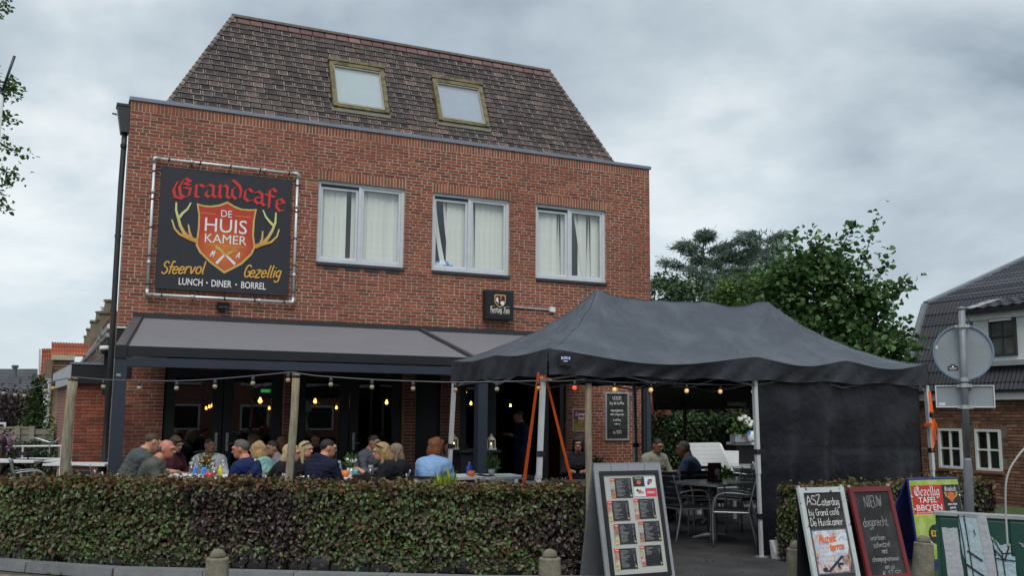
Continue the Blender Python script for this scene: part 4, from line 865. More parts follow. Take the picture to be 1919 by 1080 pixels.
def build_left_houses():
    # house with the orange roof
    Y = 40; P = lambda x, y, dy=0: aY(x, y, Y+dy)
    H = thing('orange_roof_house', (P(110, 760).x, Y, 0), 'far house with orange pantile roof and a cream dormer', 'house')
    b = MB(); x0, x1 = P(88, 700).x, P(190, 700).x; b.bbox((x0, Y, 0), (x1, Y+8, P(100, 715).z)); b.build('wall', M['ybrick'], H)
    b = MB(); pantiles(b, P(97, 668), P(172, 669), P(172, 646, 1.6), P(97, 643, 1.6), 14, 3, .022); b.quad(P(97, 668), P(172, 669), P(172, 646, 1.6), P(97, 643, 1.6)); b.build('roof', M['otile'], H)
    b = MB(); pantiles(b, P(75, 722), P(100, 722), P(100, 655, 2.6), P(79, 655, 2.6), 5, 9, .022); b.build('side_roof', M['otile'], H)
    b = MB(); b.prism([P(71, 760, -.3), P(74.5, 760, -.3), P(77, 655, 2.6), P(73.5, 654, 2.6)], (0, .4, 0)); b.build('verge_board', M['zincl'], H)
    b = MB(); b.bbox((P(97, 676).x, Y-.6, P(97, 676).z), (P(140, 676).x, Y+1, P(97, 667).z)); b.build('dormer_fascia', M['cream'], H)
    n = 6; z0, z1 = P(100, 715).z, P(100, 677).z
    for i in range(n):
        b = MB(); b.bbox((P(99, 690).x, Y-.5+.0*i, z0+(z1-z0)*i/n+.02), (P(136, 690).x, Y+.9, z0+(z1-z0)*(i+1)/n)); b.build('siding_board', M['siding'], H)
    for x in (87.5, 91, 94.5):
        b = MB(); b.bbox((P(x, 690).x, Y-.8, P(x, 709).z), (P(x+2.6, 690).x, Y-.6, P(x, 680).z)); w = b.build('window', M['cream'], H)
    b = MB(); b.bbox((P(84, 690).x, Y-.82, P(84, 712).z), (P(98, 690).x, Y-.81, P(84, 676).z)); b.build('dormer_cheek', M['siding'], H)
    b = MB(); b.bbox((P(78, 690).x, Y-1.2, P(78, 716).z), (P(98, 690).x, Y-.7, P(78, 711.5).z)); b.build('gutter', M['zincl'], H)
    b = MB(); b.tube([(P(91, 740).x, Y-.1, 0), (P(91, 740).x, Y-.1, P(91, 712).z)], .10, 8); b.build('downpipe', M['wpaint'], H)
    # terrace row running back from the cafe: ridge, tiled slope, chimneys
    R = thing('terraced_house_row', (1.6, 30, 0), 'row of terraced houses with brown tiled roof and stepped chimneys behind the cafe', 'house row')
    y0, y1 = 26.0, 62.0
    r0, r1 = aY(214, 597, y0), aY(139, 703, y1); e0, e1 = aY(196, 690, y0), aY(128, 716, y1)
    b = MB(); pantiles(b, e1, e0, r0, r1, 70, 9, .03); b.quad(e1, e0, r0, r1); b.build('roof', M['dtile'], R)
    b = MB(); b.tube([r0, r1], .12, 6); b.build('ridge', M['otile'], R)
    d = (e0-r0)*.24
    for k, m_, rad in ((.24, 'wpaint', .07), (.42, 'zincl', .06)):
        b = MB(); b.tube([r0.lerp(e0, k)+Vector((-.05, 0, .1)), r1.lerp(e1, k)+Vector((-.05, 0, .1))], rad, 6); b.build('gutter', M[m_], R)
    b = MB(); b.hexa([(e0.x+.05, y0, 0), (e0.x+3, y0, 0), (e1.x+3, y1, 0), (e1.x+.05, y1, 0), (e0.x+.05, y0, e0.z), (e0.x+3, y0, e0.z), (e1.x+3, y1, e1.z), (e1.x+.05, y1, e1.z)]); b.build('wall', M['ybrick'], R)
    for px, py, Yc, w, h in ((205, 590, 29, .40, 1.2), (199, 602, 31, .42, .7), (187, 606, 37, .55, .8), (177, 620, 44, .55, .7), (169, 633, 52, .5, .6)):
        c = aY(px, py, Yc); zb = c.z-1.6; b = MB(); b.bbox((c.x-w/2, Yc-.3, zb-.6), (c.x+w/2, Yc+.4, c.z)); b.bbox((c.x-w/2-.04, Yc-.34, c.z+.001), (c.x+w/2+.04, Yc+.44, c.z+.07)); ch = b.build('chimney', M['chim'], R)
        b = MB(); b.lathe([(.13, 0), (.11, .28), (.15, .29), (.15, .34), (0, .36)], (c.x-.02, Yc, c.z+.071), 10); b.build('chimney_pot', M['galv'] if px == 199 else M['chim'], ch)
    # grey roofed house far left
    Y2 = 46; P2 = lambda x, y, dy=0: aY(x, y, Y2+dy)
    G = thing('grey_roof_house', (P2(30, 760).x, Y2, 0), 'low house with ribbed grey roof at the far left behind the garden', 'house')
    b = MB(); b.bbox((P2(-60, 760).x, Y2+.6, 0), (P2(72, 760).x, Y2+7, P2(30, 742).z)); b.build('wall', M['siding2'], G)
    n = 9
    for i in range(n):
        ya, yb = 744-(744-692)*i/n, 744-(744-692)*(i+1)/n; d0, d1 = 3.2*i/n, 3.2*(i+1)/n; b = MB()
        p = [P2(-60, ya, d0), P2(71, ya, d0), P2(71, yb, d1), P2(-60, yb, d1)]; up = Vector((0, 0, .09)); b.hexa([p[0], p[1], p[2], p[3], p[0]+up*1.3, p[1]+up*1.3, p[2]+up*.1, p[3]+up*.1]); b.build('roof_slate', M['slate'], G)
    b = MB(); q = P2(27, 712, 1.6); b.bbox((q.x-.22, q.y-.3, q.z-.2), (q.x+.22, q.y+.3, q.z+.12)); b.lathe([(.09, .12), (.09, .5), (.14, .52), (.14, .62), (0, .64)], q, 8); b.build('roof_vent', M['slate'], G)
    b = MB(); b.bbox((P2(36, 750).x, Y2+.5, P2(36, 757).z), (P2(57, 750).x, Y2+.62, P2(36, 738).z)); f = b.build('window', M['otrim'], G)
    b = MB(); b.bbox((P2(40, 750).x, Y2+.46, P2(36, 756).z), (P2(54, 750).x, Y2+.499, P2(36, 740).z)); b.build('pane', M['winglass'], f)
M['siding2'] = mat('grey_siding', (.10, .10, .10), .8, var=.2); M['otrim'] = mat('pine_trim', (.45, .30, .15), .6)
build_left_houses()
# ------------------------------------------------------------------ house on the right
M['rtile'] = palette('anthracite_pantile', [(3, (.042, .045, .056)), (2, (.055, .058, .070)), (1, (.034, .036, .045))], .6, var=.15, scale=6, bump=.15, spec=.25)
M['bbrick'] = palette('brown_brick', [(3, (.22, .115, .072)), (2, (.18, .09, .06)), (2, (.26, .14, .09)), (1, (.14, .08, .055))], .9, var=.25, scale=25, bump=.4)
M['bmortar'] = mat('brown_mortar', (.17, .14, .11), .95, var=.2)
def build_right_house():
    X = 16.31; YG = 15.3; YE = 9.5
    H = thing('mansard_house', (X+2, 13, 0), 'brown brick house on the right with dark tiled mansard roof and white trim', 'house')
    zE = 2.0
    b = MB(); wy = []
    wins = []
    for pts in (((1758, 804), (1806, 880)), ((1827, 804), (1880, 885))):
        a, c = aX(*pts[0], X), aX(*pts[1], X); wins.append((c.y, a.y, .63, 1.42))
    wins = [(wins[0][0]-.0, wins[0][1]+.0, .63, 1.42), wins[1]]
    ys = [YE]+[v for w in sorted(wins) for v in w[:2]]+[YG]
    b.bbox((X+.012, YE, -.05), (X+.3, YG, .63)); b.bbox((X+.012, YE, 1.42), (X+.3, YG, zE))
    for i in range(0, len(ys), 2): b.bbox((X+.012, ys[i], .63), (X+.3, ys[i+1], 1.42))
    b.build('wall', M['bmortar'], H)
    # bricks on the wall: 300 nearest singly, the rest one mass
    C = .0615; items = []; rnd = random.Random(9); k = 0; z = -.02
    while z < zE-.02:
        y = YE; zc = z+C/2; bw = .212 if k % 2 else .101
        while y < YG-.02:
            w = min(bw, YG-y); c = y+w/2
            if not any(a-w*.5+.01 < c < e+w*.5-.01 and zz0 < zc < zz1+.12 for a, e, zz0, zz1 in wins) and w > .03: items.append((c, zc, w, .0505))
            y += w+.0105; bw = rnd.choice((.212, .212, .101))
        z += C; k += 1
    for a, e, zz0, zz1 in wins:
        n = int((e-a+.1)/.062)
        for i in range(n): items.append((a-.05+(i+.5)*(e-a+.1)/n, zz1+.06, .0505, .115))
    R90 = Matrix.Rotation(-math.pi/2, 3, 'Z'); order = sorted(range(len(items)), key=lambda i: abs(items[i][0]-13.4)); top = set(order[:300]); cache = {}; rest = MB()
    for i, (y, z, w, h) in enumerate(items):
        if i in top:
            key = (round(w, 2), round(h, 2), i % 4)
            if key not in cache: cache[key] = brick_mesh(w, h, i).mesh('brick', M['bbrick'])
            inst(cache[key], 'brick', H, (X, y, z), (0, 0, -math.pi/2))
        else:
            q = brick_mesh(w, h, i); rest.add([R90 @ Vector(v)+Vector((X, y, z)) for v in q.v], q.f)
    o = rest.build('brickwork', M['bbrick'], H); o['kind'] = 'stuff'
    for a, e, z0, z1 in wins:
        f = MB(); t = .05; x = X-.02
        f.bbox((x, a, z0), (x+.08, a+t, z1)); f.bbox((x, e-t, z0), (x+.08, e, z1)); f.bbox((x, a+t, z0), (x+.08, e-t, z0+t)); f.bbox((x, a+t, z1-t), (x+.08, e-t, z1)); f.bbox((x+.015, (a+e)/2-.02, z0+t), (x+.06, (a+e)/2+.02, z1-t)); f.bbox((x+.018, a+t, (z0+z1)/2-.018), (x+.057, (a+e)/2-.02, (z0+z1)/2+.018)); f.bbox((x+.018, (a+e)/2+.02, (z0+z1)/2-.018), (x+.057, e-t, (z0+z1)/2+.018))
        w = f.build('window', M['wpaint'], H)
        for ya, yb in ((a+t, (a+e)/2-.02), ((a+e)/2+.02, e-t)):
            for za, zb in ((z0+t, (z0+z1)/2-.018), ((z0+z1)/2+.018, z1-t)):
                g = MB(); g.quad((x+.04, yb, za), (x+.04, ya, za), (x+.04, ya, zb), (x+.04, yb, zb)); g.build('pane', M['rglass'], w)
        g = MB(); g.bbox((X-.06, a-.04, z0-.055), (X+.06, e+.04, z0-.003)); g.build('sill', M['bbrick'], w)
        g = MB(); g.bbox((X+.25, a, z0), (X+.29, e, z1)); g.build('curtain', M['curt'], w)
    # roof profile in the gable plane
    def G(px, py): return aY(px, py, YG)
    p0, p1, p2 = G(1692, 740), G(1742, 572), G(1919, 490); p2 = p1+(p2-p1)*1.5
    p0.z = 2.05; n = 10
    def row(a, b_, i, n, amp):
        A, B = a.lerp(b_, i/n), a.lerp(b_, (i+1)/n); return A, B
    E0 = Vector((0, YE-YG, 0)); b = MB(); b.prism([(X+.3, YG-.02, -.05), (p2.x, YG-.02, -.05), (p2.x, YG-.02, p2.z-.12), (p1.x, YG-.02, p1.z-.12), (X+.3, YG-.02, 2.1)], (0, -.25, 0)); b.build('gable_wall', M['bmortar'], H)
    for a, b_, n in ((p0, p1, 8), (p1, p2, 16)):
        for i in range(n):
            A, B = row(a, b_, i, n, 0); q = MB(); pantiles(q, A, A+E0, B+E0, B, 62, 1, .016); o = q.build('tile_course', M['rtile'], H)
    b = MB(); b.quad(p0, p0+E0, p1+E0, p1); b.quad(p1, p1+E0, p2+E0, p2); b.build('roof_deck', M['sill'], H)
    for a, b_ in ((p0, p1), (p1, p2)):
        d = (b_-a).normalized(); nn = d.cross(Vector((0, 1, 0))).normalized(); nn = nn if nn.z > 0 else -nn
        v = MB(); v.hexa([a-nn*.1, a-nn*.1+Vector((0, .14, 0)), b_-nn*.1+Vector((0, .14, 0)), b_-nn*.1, a+nn*.09, a+nn*.09+Vector((0, .14, 0)), b_+nn*.09+Vector((0, .14, 0)), b_+nn*.09]); v.build('verge', M['verge'], H)
    b = MB(); b.bbox((X-.14, YE, 1.98), (X+.0, YG+.1, 2.12)); b.build('fascia', M['wpaint'], H)
    b = MB(); b.bbox((X-.22, YE, 2.123), (X-.02, YG+.1, 2.17)); b.build('gutter', M['black'], H)
    # dormer
    xd = 16.55; a = aX(1822, 575, xd); y1 = a.y; y0 = YE; dz0 = aX(1855, 678, xd).z; zt = aX(1845, 585, xd).z
    Dm = MB(); Dm.bbox((xd, y0, dz0), (xd+2, y1, zt)); dm = Dm.build('dormer', M['wpaint'], H)
    ya, yb = aX(1906, 640, xd-.02).y, aX(1856, 640, xd-.02).y; za, zb = aX(1880, 668, xd-.02).z, aX(1880, 592, xd-.02).z
    w = MB(); x = xd-.05; t = .045
    w.bbox((x, ya, za), (xd-.001, ya+t, zb)); w.bbox((x, yb-t, za), (xd-.001, yb, zb)); w.bbox((x, ya+t, za), (xd-.001, yb-t, za+t)); w.bbox((x, ya+t, zb-t), (xd-.001, yb-t, zb)); w.bbox((x+.01, (ya+yb)/2-.012, za+t), (xd-.01, (ya+yb)/2+.012, zb-t)); w.bbox((x+.012, ya+t, (za+zb)/2-.012), (xd-.012, (ya+yb)/2-.012, (za+zb)/2+.012)); w.bbox((x+.012, (ya+yb)/2+.012, (za+zb)/2-.012), (xd-.012, yb-t, (za+zb)/2+.012)); w.build('dormer_window', M['dbar'], dm)
    w = MB(); w.quad((xd-.012, yb, za), (xd-.012, ya, za), (xd-.012, ya, zb), (xd-.012, yb, zb)); w.build('pane', M['rglass2'], dm)
    w = MB(); w.bbox((x-.02, ya+.06, zb-.10), (x-.001, yb-.03, zb-.06)); w.build('vent_strip', M['wpaint'], dm)
    r = MB(); q0, q1 = Vector((xd-.16, y1+.08, zt+.04)), Vector((xd+1.6, y1+.08, zt+.55)); e = Vector((0, y0-y1-.08, 0)); pantiles(r, q0, q0+e, q1+e, q1, 16, 6, .02); r.hexa([q0-Vector((0, 0, .08)), q0+e-Vector((0, 0, .08)), q1+e-Vector((0, 0, .08)), q1-Vector((0, 0, .08)), q0, q0+e, q1+e, q1]); r.build('dormer_roof', M['rtile'], dm)
    r = MB(); r.hexa([q0+Vector((0, -.02, .0)), q0+Vector((0, .03, 0)), q1+Vector((0, .03, 0)), q1+Vector((0, -.02, 0)), q0+Vector((0, -.3, .05)), q0+Vector((0, .03, .05)), q1+Vector((0, .03, .05)), q1+Vector((0, -.3, .05))]); r.build('dormer_verge', M['zincl'], dm)
    r = MB(); r.bbox((xd-.06, y0, zt-.16), (xd-.001, y1+.03, zt-.02)); r.build('dormer_fascia', M['wpaint'], dm)
    r = MB(); r.bbox((xd-.21, y0, zt-.04), (xd-.10, y1+.08, zt+.045)); r.build('dormer_gutter', M['black'], dm)
    r = MB(); r.tube([(xd-.15, y1+.04, zt-.02), (xd-.15, y1+.04, zt-.14), (xd-.05, y1+.06, zt-.22), (xd-.05, y1+.06, dz0+.1)], .035, 8); r.build('dormer_downpipe', M['galv'], dm)
    r = MB(); r.bbox((xd-.13, y0, dz0-.10), (xd+.05, y1+.02, dz0-.002)); r.build('lead_apron', M['zincl'], dm)
    # far roof with a solar panel
    q = atd(1690, 668, 26); S = thing('far_shed_roof', (q.x, q.y, 0), 'distant low roof with a pale solar panel between tree and mansard house', 'shed')
    s = MB(); s.hexa([q+Vector(v) for v in ((-.6, -.6, -.45), (1.2, -.6, -.45), (1.2, .8, -.0), (-.6, .8, -.0), (-.6, -.6, -.38), (1.2, -.6, -.38), (1.2, .8, .12), (-.6, .8, .12))]); s.build('solar_panel', M['solar'], S)
    s = MB(); s.bbox((q.x-.7, q.y-.5, 0), (q.x+1.3, q.y+1, q.z-.52)); s.build('wall', M['bmortar'], S)
M['solar'] = mat('solar_panel', (.30, .36, .42), .2, .2); M['rglass'] = glass('house_glass', (.5, .55, .55), 1.2, add=.06); M['rglass2'] = mat('dormer_glass', (.10, .105, .10), .10, var=.5, scale=3); M['verge'] = mat('grey_verge', (.20, .23, .26), .6, var=.15); M['dbar'] = mat('dormer_bar', (.035, .037, .045), .5); M['curt'] = mat('house_curtain', (.20, .24, .22), .9, var=.4, scale=4)
build_right_house()

# the other side of the street, which the panes reflect
def opposite():
    for k, (x, lab) in enumerate(((-13, 'brick house across the street, left one'), (-2, 'brick house across the street facing the cafe'), (9, 'brick house across the street facing the gazebo'), (20, 'brick house across the street facing the mansard house'))):
        H = thing('street_house', (x, -16, 0), lab, 'house', 'houses across the street'); m = MB(); m.bbox((x-5, -22, 0), (x+5, -14, 4.6)); m.build('wall', M['brickwork'], H); m = MB(); m.prism([(x-5.2, -13.7, 4.61), (x-5.2, -22.3, 4.61), (x-5.2, -18, 8.2)], (10.4, 0, 0)); m.build('roof', M['dtile'], H)
        for wx in (-3.3, 0, 3.3):
            for z in (.8, 3.0): m = MB(); m.bbox((x+wx-.7, -13.999, z), (x+wx+.7, -13.95, z+1.25)); w = m.build('window', M['wpaint'], H); m = MB(); m.bbox((x+wx-.6, -13.949, z+.1), (x+wx+.6, -13.94, z+1.15)); m.build('pane', M['winglass'], w)
opposite()
# ------------------------------------------------------------------ foliage
def leafmat(name, cols, trans=.25, rough=.45, val=.35, spec=.4):
    return palette(name, cols, rough, var=.12, scale=8, bump=0, spec=spec, val=val, trans=trans)
M['beech'] = leafmat('beech_hedge_leaf', [(4, (.068, .122, .036)), (4, (.11, .165, .055)), (3, (.085, .068, .04)), (2, (.12, .078, .048)), (1.2, (.066, .038, .032)), (1.6, (.125, .155, .055)), (.4, (.17, .075, .04))], .2, .4)
M['beech_p'] = leafmat('copper_beech_leaf', [(5, (.038, .023, .025)), (3, (.060, .034, .038)), (1.5, (.040, .040, .026)), (1.2, (.095, .068, .066)), (.5, (.045, .065, .025)), (.8, (.10, .055, .035))], .15, .38)
M['beech_t'] = leafmat('beech_young_leaf', [(3, (.20, .095, .045)), (2, (.25, .14, .07)), (2.5, (.15, .135, .045)), (1.5, (.12, .055, .04)), (1.5, (.11, .125, .04))], .3, .45)
M['hazel'] = leafmat('hazel_leaf', [(4, (.072, .155, .045)), (3, (.10, .195, .06)), (2, (.046, .098, .032)), (1.3, (.15, .25, .09))], .38, .5)
M['lime'] = leafmat('lime_leaf', [(3, (.085, .16, .035)), (2, (.11, .19, .045)), (1, (.06, .12, .03))], .35, .5)
M['cedar'] = leafmat('cedar_needles', [(3, (.19, .25, .21)), (2, (.15, .21, .17)), (1.5, (.24, .31, .26)), (1, (.11, .16, .13))], .35, .7, spec=.2)
M['laurel'] = leafmat('laurel_leaf', [(4, (.034, .075, .025)), (2, (.052, .105, .034)), (1, (.075, .14, .045))], .2, .35)
M['purple'] = leafmat('purple_leaf', [(3, (.045, .025, .032)), (2, (.06, .035, .04)), (1, (.03, .022, .026))], .2, .5)
M['conifer'] = leafmat('conifer_spray', [(3, (.045, .085, .022)), (2, (.03, .06, .018)), (1, (.075, .12, .03))], .15, .7)
M['bark'] = mat('bark', (.075, .055, .042), .95, var=.3, scale=12, bump=.6, bscale=30)
def leaf_arrays(P, N, U, L, W, fold=.25, mats=None, n_mats=1):
    """vectorised leaves: P base, N normal, U direction (n,3), L length, W width -> 6 verts, 4 faces each (folded along the midrib)"""
    n = len(P); S = np.cross(U, N); S /= np.linalg.norm(S, axis=1)[:, None]+1e-9; L = L[:, None]; W = W[:, None]
    v0 = P; v1 = P+U*L*.45+S*W*.5+N*W*fold; v2 = P+U*L*.45-S*W*.5+N*W*fold; v3 = P+U*L*.5; v4 = P+U*L-N*W*fold*.4; 
    v5 = P+U*L*.8+S*W*.34+N*W*fold*.5; v6 = P+U*L*.8-S*W*.34+N*W*fold*.5
    V = np.stack([v0, v1, v2, v3, v4, v5, v6], 1).reshape(-1, 3); b = (np.arange(n)*7)[:, None]
    F = np.concatenate([b+np.array([[0, 1, 3, 3]]), b+np.array([[0, 3, 2, 2]]), b+np.array([[3, 1, 5, 4]]), b+np.array([[3, 4, 6, 2]])], 1).reshape(-1, 4)
    return V, F, 4
def foliage(name, V, F, mi, mats, parent, per=4):
    """link leaf arrays as one mesh object; faces whose last two indices agree are triangles"""
    me = bpy.data.meshes.new(name); tri = F[:, 2] == F[:, 3]; cnt = np.where(tri, 3, 4); loops = []
    idx = np.where(tri[:, None], np.array([True, True, True, False]), np.array([True]*4)); fl = F[idx]
    base = V.min(0)*.5+V.max(0)*.5; base[2] = V[:, 2].min()
    me.vertices.add(len(V)); me.vertices.foreach_set('co', (V-base).astype(np.float32).ravel()); me.loops.add(len(fl)); me.loops.foreach_set('vertex_index', fl.astype(np.int32))
    st = np.concatenate([[0], np.cumsum(cnt)[:-1]]); me.polygons.add(len(F)); me.polygons.foreach_set('loop_start', st.astype(np.int32))
    try: me.polygons.foreach_set('loop_total', cnt.astype(np.int32))
    except Exception: pass
    for m in mats: me.materials.append(m)
    if len(mats) > 1: me.polygons.foreach_set('material_index', np.repeat(mi, per).astype(np.int32))
    me.polygons.foreach_set('use_smooth', np.ones(len(F), dtype=bool))
    me.update(calc_edges=True); me.validate()
    o = bpy.data.objects.new(name, me); COL.objects.link(o)
    if parent is not None: o.parent = parent; o.location = Vector(base)-wloc(parent)
    else: o.location = Vector(base)
    o['kind'] = 'stuff'; return o
RNG = np.random.default_rng(4)
def unit(a): return a/(np.linalg.norm(a, axis=1)[:, None]+1e-9)
def noise3(P, sc, seed=0):
    r = np.random.default_rng(seed); s = np.zeros(len(P))
    for k in range(5):
        d = r.normal(size=3)*sc*(1+.5*k); s += np.sin(P @ d+r.uniform(0, 6.28))/(1+.35*k)
    return s/2.4
def hedge(name, pts, depth, h, label, mats, n, leaf=(.055, .04), group=None, patch=1.3, cat='hedge', topmat=True, z0=.06, seed=1, bare=.0, back=1):
    """clipped hedge along polyline pts (front edge, ground), body towards +Y side"""
    rs = np.random.default_rng(seed); T = thing(name, ((pts[0][0]+pts[-1][0])/2, (pts[0][1]+pts[-1][1])/2, 0), label, cat, group)
    segs = [(np.array(pts[i]), np.array(pts[i+1])) for i in range(len(pts)-1)]; ln = np.array([np.linalg.norm(b-a) for a, b in segs]); tot = ln.sum()
    areas = np.array([tot*h*1.0, tot*depth, tot*h*.25, depth*h*5]); cnt = (n*areas/areas.sum()).astype(int)
    PP, NN, K = [], [], []
    for w, c in enumerate(cnt):
        if w < 3:
            s = rs.uniform(0, tot, c); cs = np.concatenate([[0], np.cumsum(ln)]); i = np.clip(np.searchsorted(cs, s)-1, 0, len(segs)-1)
            A = np.array([g[0] for g in segs])[i]; B = np.array([g[1] for g in segs])[i]; t = ((s-cs[i])/ln[i])[:, None]; q = A+(B-A)*t
            d = unit(np.concatenate([B-A, np.zeros((c, 1))], 1)); nb = np.stack([-d[:, 1], d[:, 0], np.zeros(c)], 1)   # towards the back
        if w == 0: z = rs.uniform(z0, h, c); dep = np.abs(rs.normal(0, .045, c)); nrm = -nb
        elif w == 1: z = h-np.abs(rs.normal(0, .03, c)); dep = rs.uniform(0, depth, c); nrm = np.tile([0, 0, 1.], (c, 1))
        elif w == 2: z = rs.uniform(z0, h, c); dep = depth-np.abs(rs.normal(0, .04, c)); nrm = nb
        else:
            e = rs.integers(0, 2, c); A = np.where(e[:, None] == 0, segs[0][0], segs[-1][1]); dd = np.where(e[:, None] == 0, segs[0][1]-segs[0][0], segs[-1][1]-segs[-1][0])
            d = unit(np.concatenate([dd, np.zeros((c, 1))], 1)); nb = np.stack([-d[:, 1], d[:, 0], np.zeros(c)], 1); q = A; z = rs.uniform(z0, h, c); dep = rs.uniform(0, depth, c); nrm = np.where(e[:, None] == 0, -d, d); q = q-nrm[:, :2]*np.abs(rs.normal(0, .03, c))[:, None]
        P = np.concatenate([q, z[:, None]], 1)+nb*dep[:, None]
        und = noise3(P, 2.6, seed)*.045+noise3(P, 9, seed+3)*.028; P = P+nrm*und[:, None]
        if w == 1: P[:, 2] += np.where(rs.random(c) < .10, rs.uniform(0, .075, c), 0)
        PP.append(P); NN.append(nrm); K.append(np.full(c, w))
    P = np.concatenate(PP); N = np.concatenate(NN); K = np.concatenate(K)
    if bare: keep = ~((P[:, 2] < bare+.14*noise3(P*np.array([1, 1, .2]), 3.1, seed+9)) & (rs.random(len(P)) < .93)); P, N, K = P[keep], N[keep], K[keep]
    c = len(P); N2 = unit(N+rs.normal(0, .58, (c, 3))+np.array([0, 0, .25])); U = rs.normal(0, 1, (c, 3))+np.array([0, 0, -.9])*(K != 1)[:, None]; U = unit(U-N2*(U*N2).sum(1)[:, None])
    L = leaf[0]*rs.uniform(.6, 1.25, c); W = leaf[1]*rs.uniform(.6, 1.2, c)
    V, F, per = leaf_arrays(P, N2, U, L, W)
    mi = np.zeros(c, int)
    if len(mats) > 1: mi[np.sin(P[:, 0]*1.9+seed*1.3+.8*np.sin(P[:, 2]*3))+.7*noise3(P, 3, seed+5)+rs.normal(0, .35, c) > .62] = 1
    if len(mats) > 2: mi[(P[:, 2] > h-.032+rs.normal(0, .022, c)) & (rs.random(c) < .8)] = 2
    foliage('foliage', V, F, mi, mats, T, per)
    core = MB()
    for a, b in segs:
        d = (b-a)/np.linalg.norm(b-a); nb = np.array([-d[1], d[0]])
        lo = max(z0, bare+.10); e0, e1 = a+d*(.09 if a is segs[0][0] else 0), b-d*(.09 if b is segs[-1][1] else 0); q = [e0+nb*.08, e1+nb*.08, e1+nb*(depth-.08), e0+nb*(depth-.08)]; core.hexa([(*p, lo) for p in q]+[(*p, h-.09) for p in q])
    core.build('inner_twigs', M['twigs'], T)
    st = MB()
    for s in np.arange(.12, tot, .22):
        cs = np.concatenate([[0], np.cumsum(ln)]); i = min(int(np.searchsorted(cs, s)-1), len(segs)-1); a, b = segs[i]; p = a+(b-a)*((s-cs[i])/ln[i]); d = (b-a)/ln[i]; nb = np.array([-d[1], d[0]]); p = p+nb*depth*.5
        st.tube([(p[0], p[1], 0), (p[0]+rs.uniform(-.04, .04), p[1], .25), (p[0]+rs.uniform(-.08, .08), p[1], h*.6)], [.014, .011, .005], 5)
    o = st.build('stems', M['bark'], T); o['kind'] = 'stuff'
    return T
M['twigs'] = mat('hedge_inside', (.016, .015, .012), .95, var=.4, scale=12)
def limbs(mb, p, d, r, L, depth, rs, out, spread=.6, up=.12):
    """recursive tapered branches; tips collected in out"""
    pts = [p]; rad = [r]; n = 4; q = p.copy(); dd = d.copy()
    for i in range(n):
        dd = (dd+Vector(rs.normal(0, .12, 3))+Vector((0, 0, up*.3))).normalized(); q = q+dd*L/n; pts.append(q.copy()); rad.append(r*(1-.5*(i+1)/n))
        if depth <= 1: out.append((q.copy(), dd.copy()))
    mb.tube(pts, rad, 6 if r > .03 else 4)
    if depth > 0:
        for k in range(3 if depth > 1 else 3):
            a = rs.uniform(0, 6.28); x, y, _ = frame(dd); nd = (dd+(x*math.cos(a)+y*math.sin(a))*rs.uniform(.5, 1)*spread*1.3+Vector((0, 0, up))).normalized()
            s = pts[rs.integers(2, n+1)]; limbs(mb, s, nd, r*.55, L*rs.uniform(.6, .8), depth-1, rs, out, spread, up)
def leafy(tips, n, spread, leaf, rs, droop=.3, mask=None):
    T = np.array([list(t[0]) for t in tips]); Dr = np.array([list(t[1]) for t in tips]); i = rs.integers(0, len(T), n)
    P = T[i]+Dr[i]*rs.uniform(-.15, .2, n)[:, None]+rs.normal(0, spread, (n, 3)); N = unit(rs.normal(0, .6, (n, 3))+np.array([0, 0, .8])); U = rs.normal(0, 1, (n, 3))+Dr[i]*.5+np.array([0, 0, -droop]); U = unit(U-N*(U*N).sum(1)[:, None])
    if mask is not None: k = mask(P); P, N, U = P[k], N[k], U[k]
    m = len(P); return leaf_arrays(P, N, U, leaf[0]*rs.uniform(.6, 1.2, m), leaf[1]*rs.uniform(.6, 1.2, m))
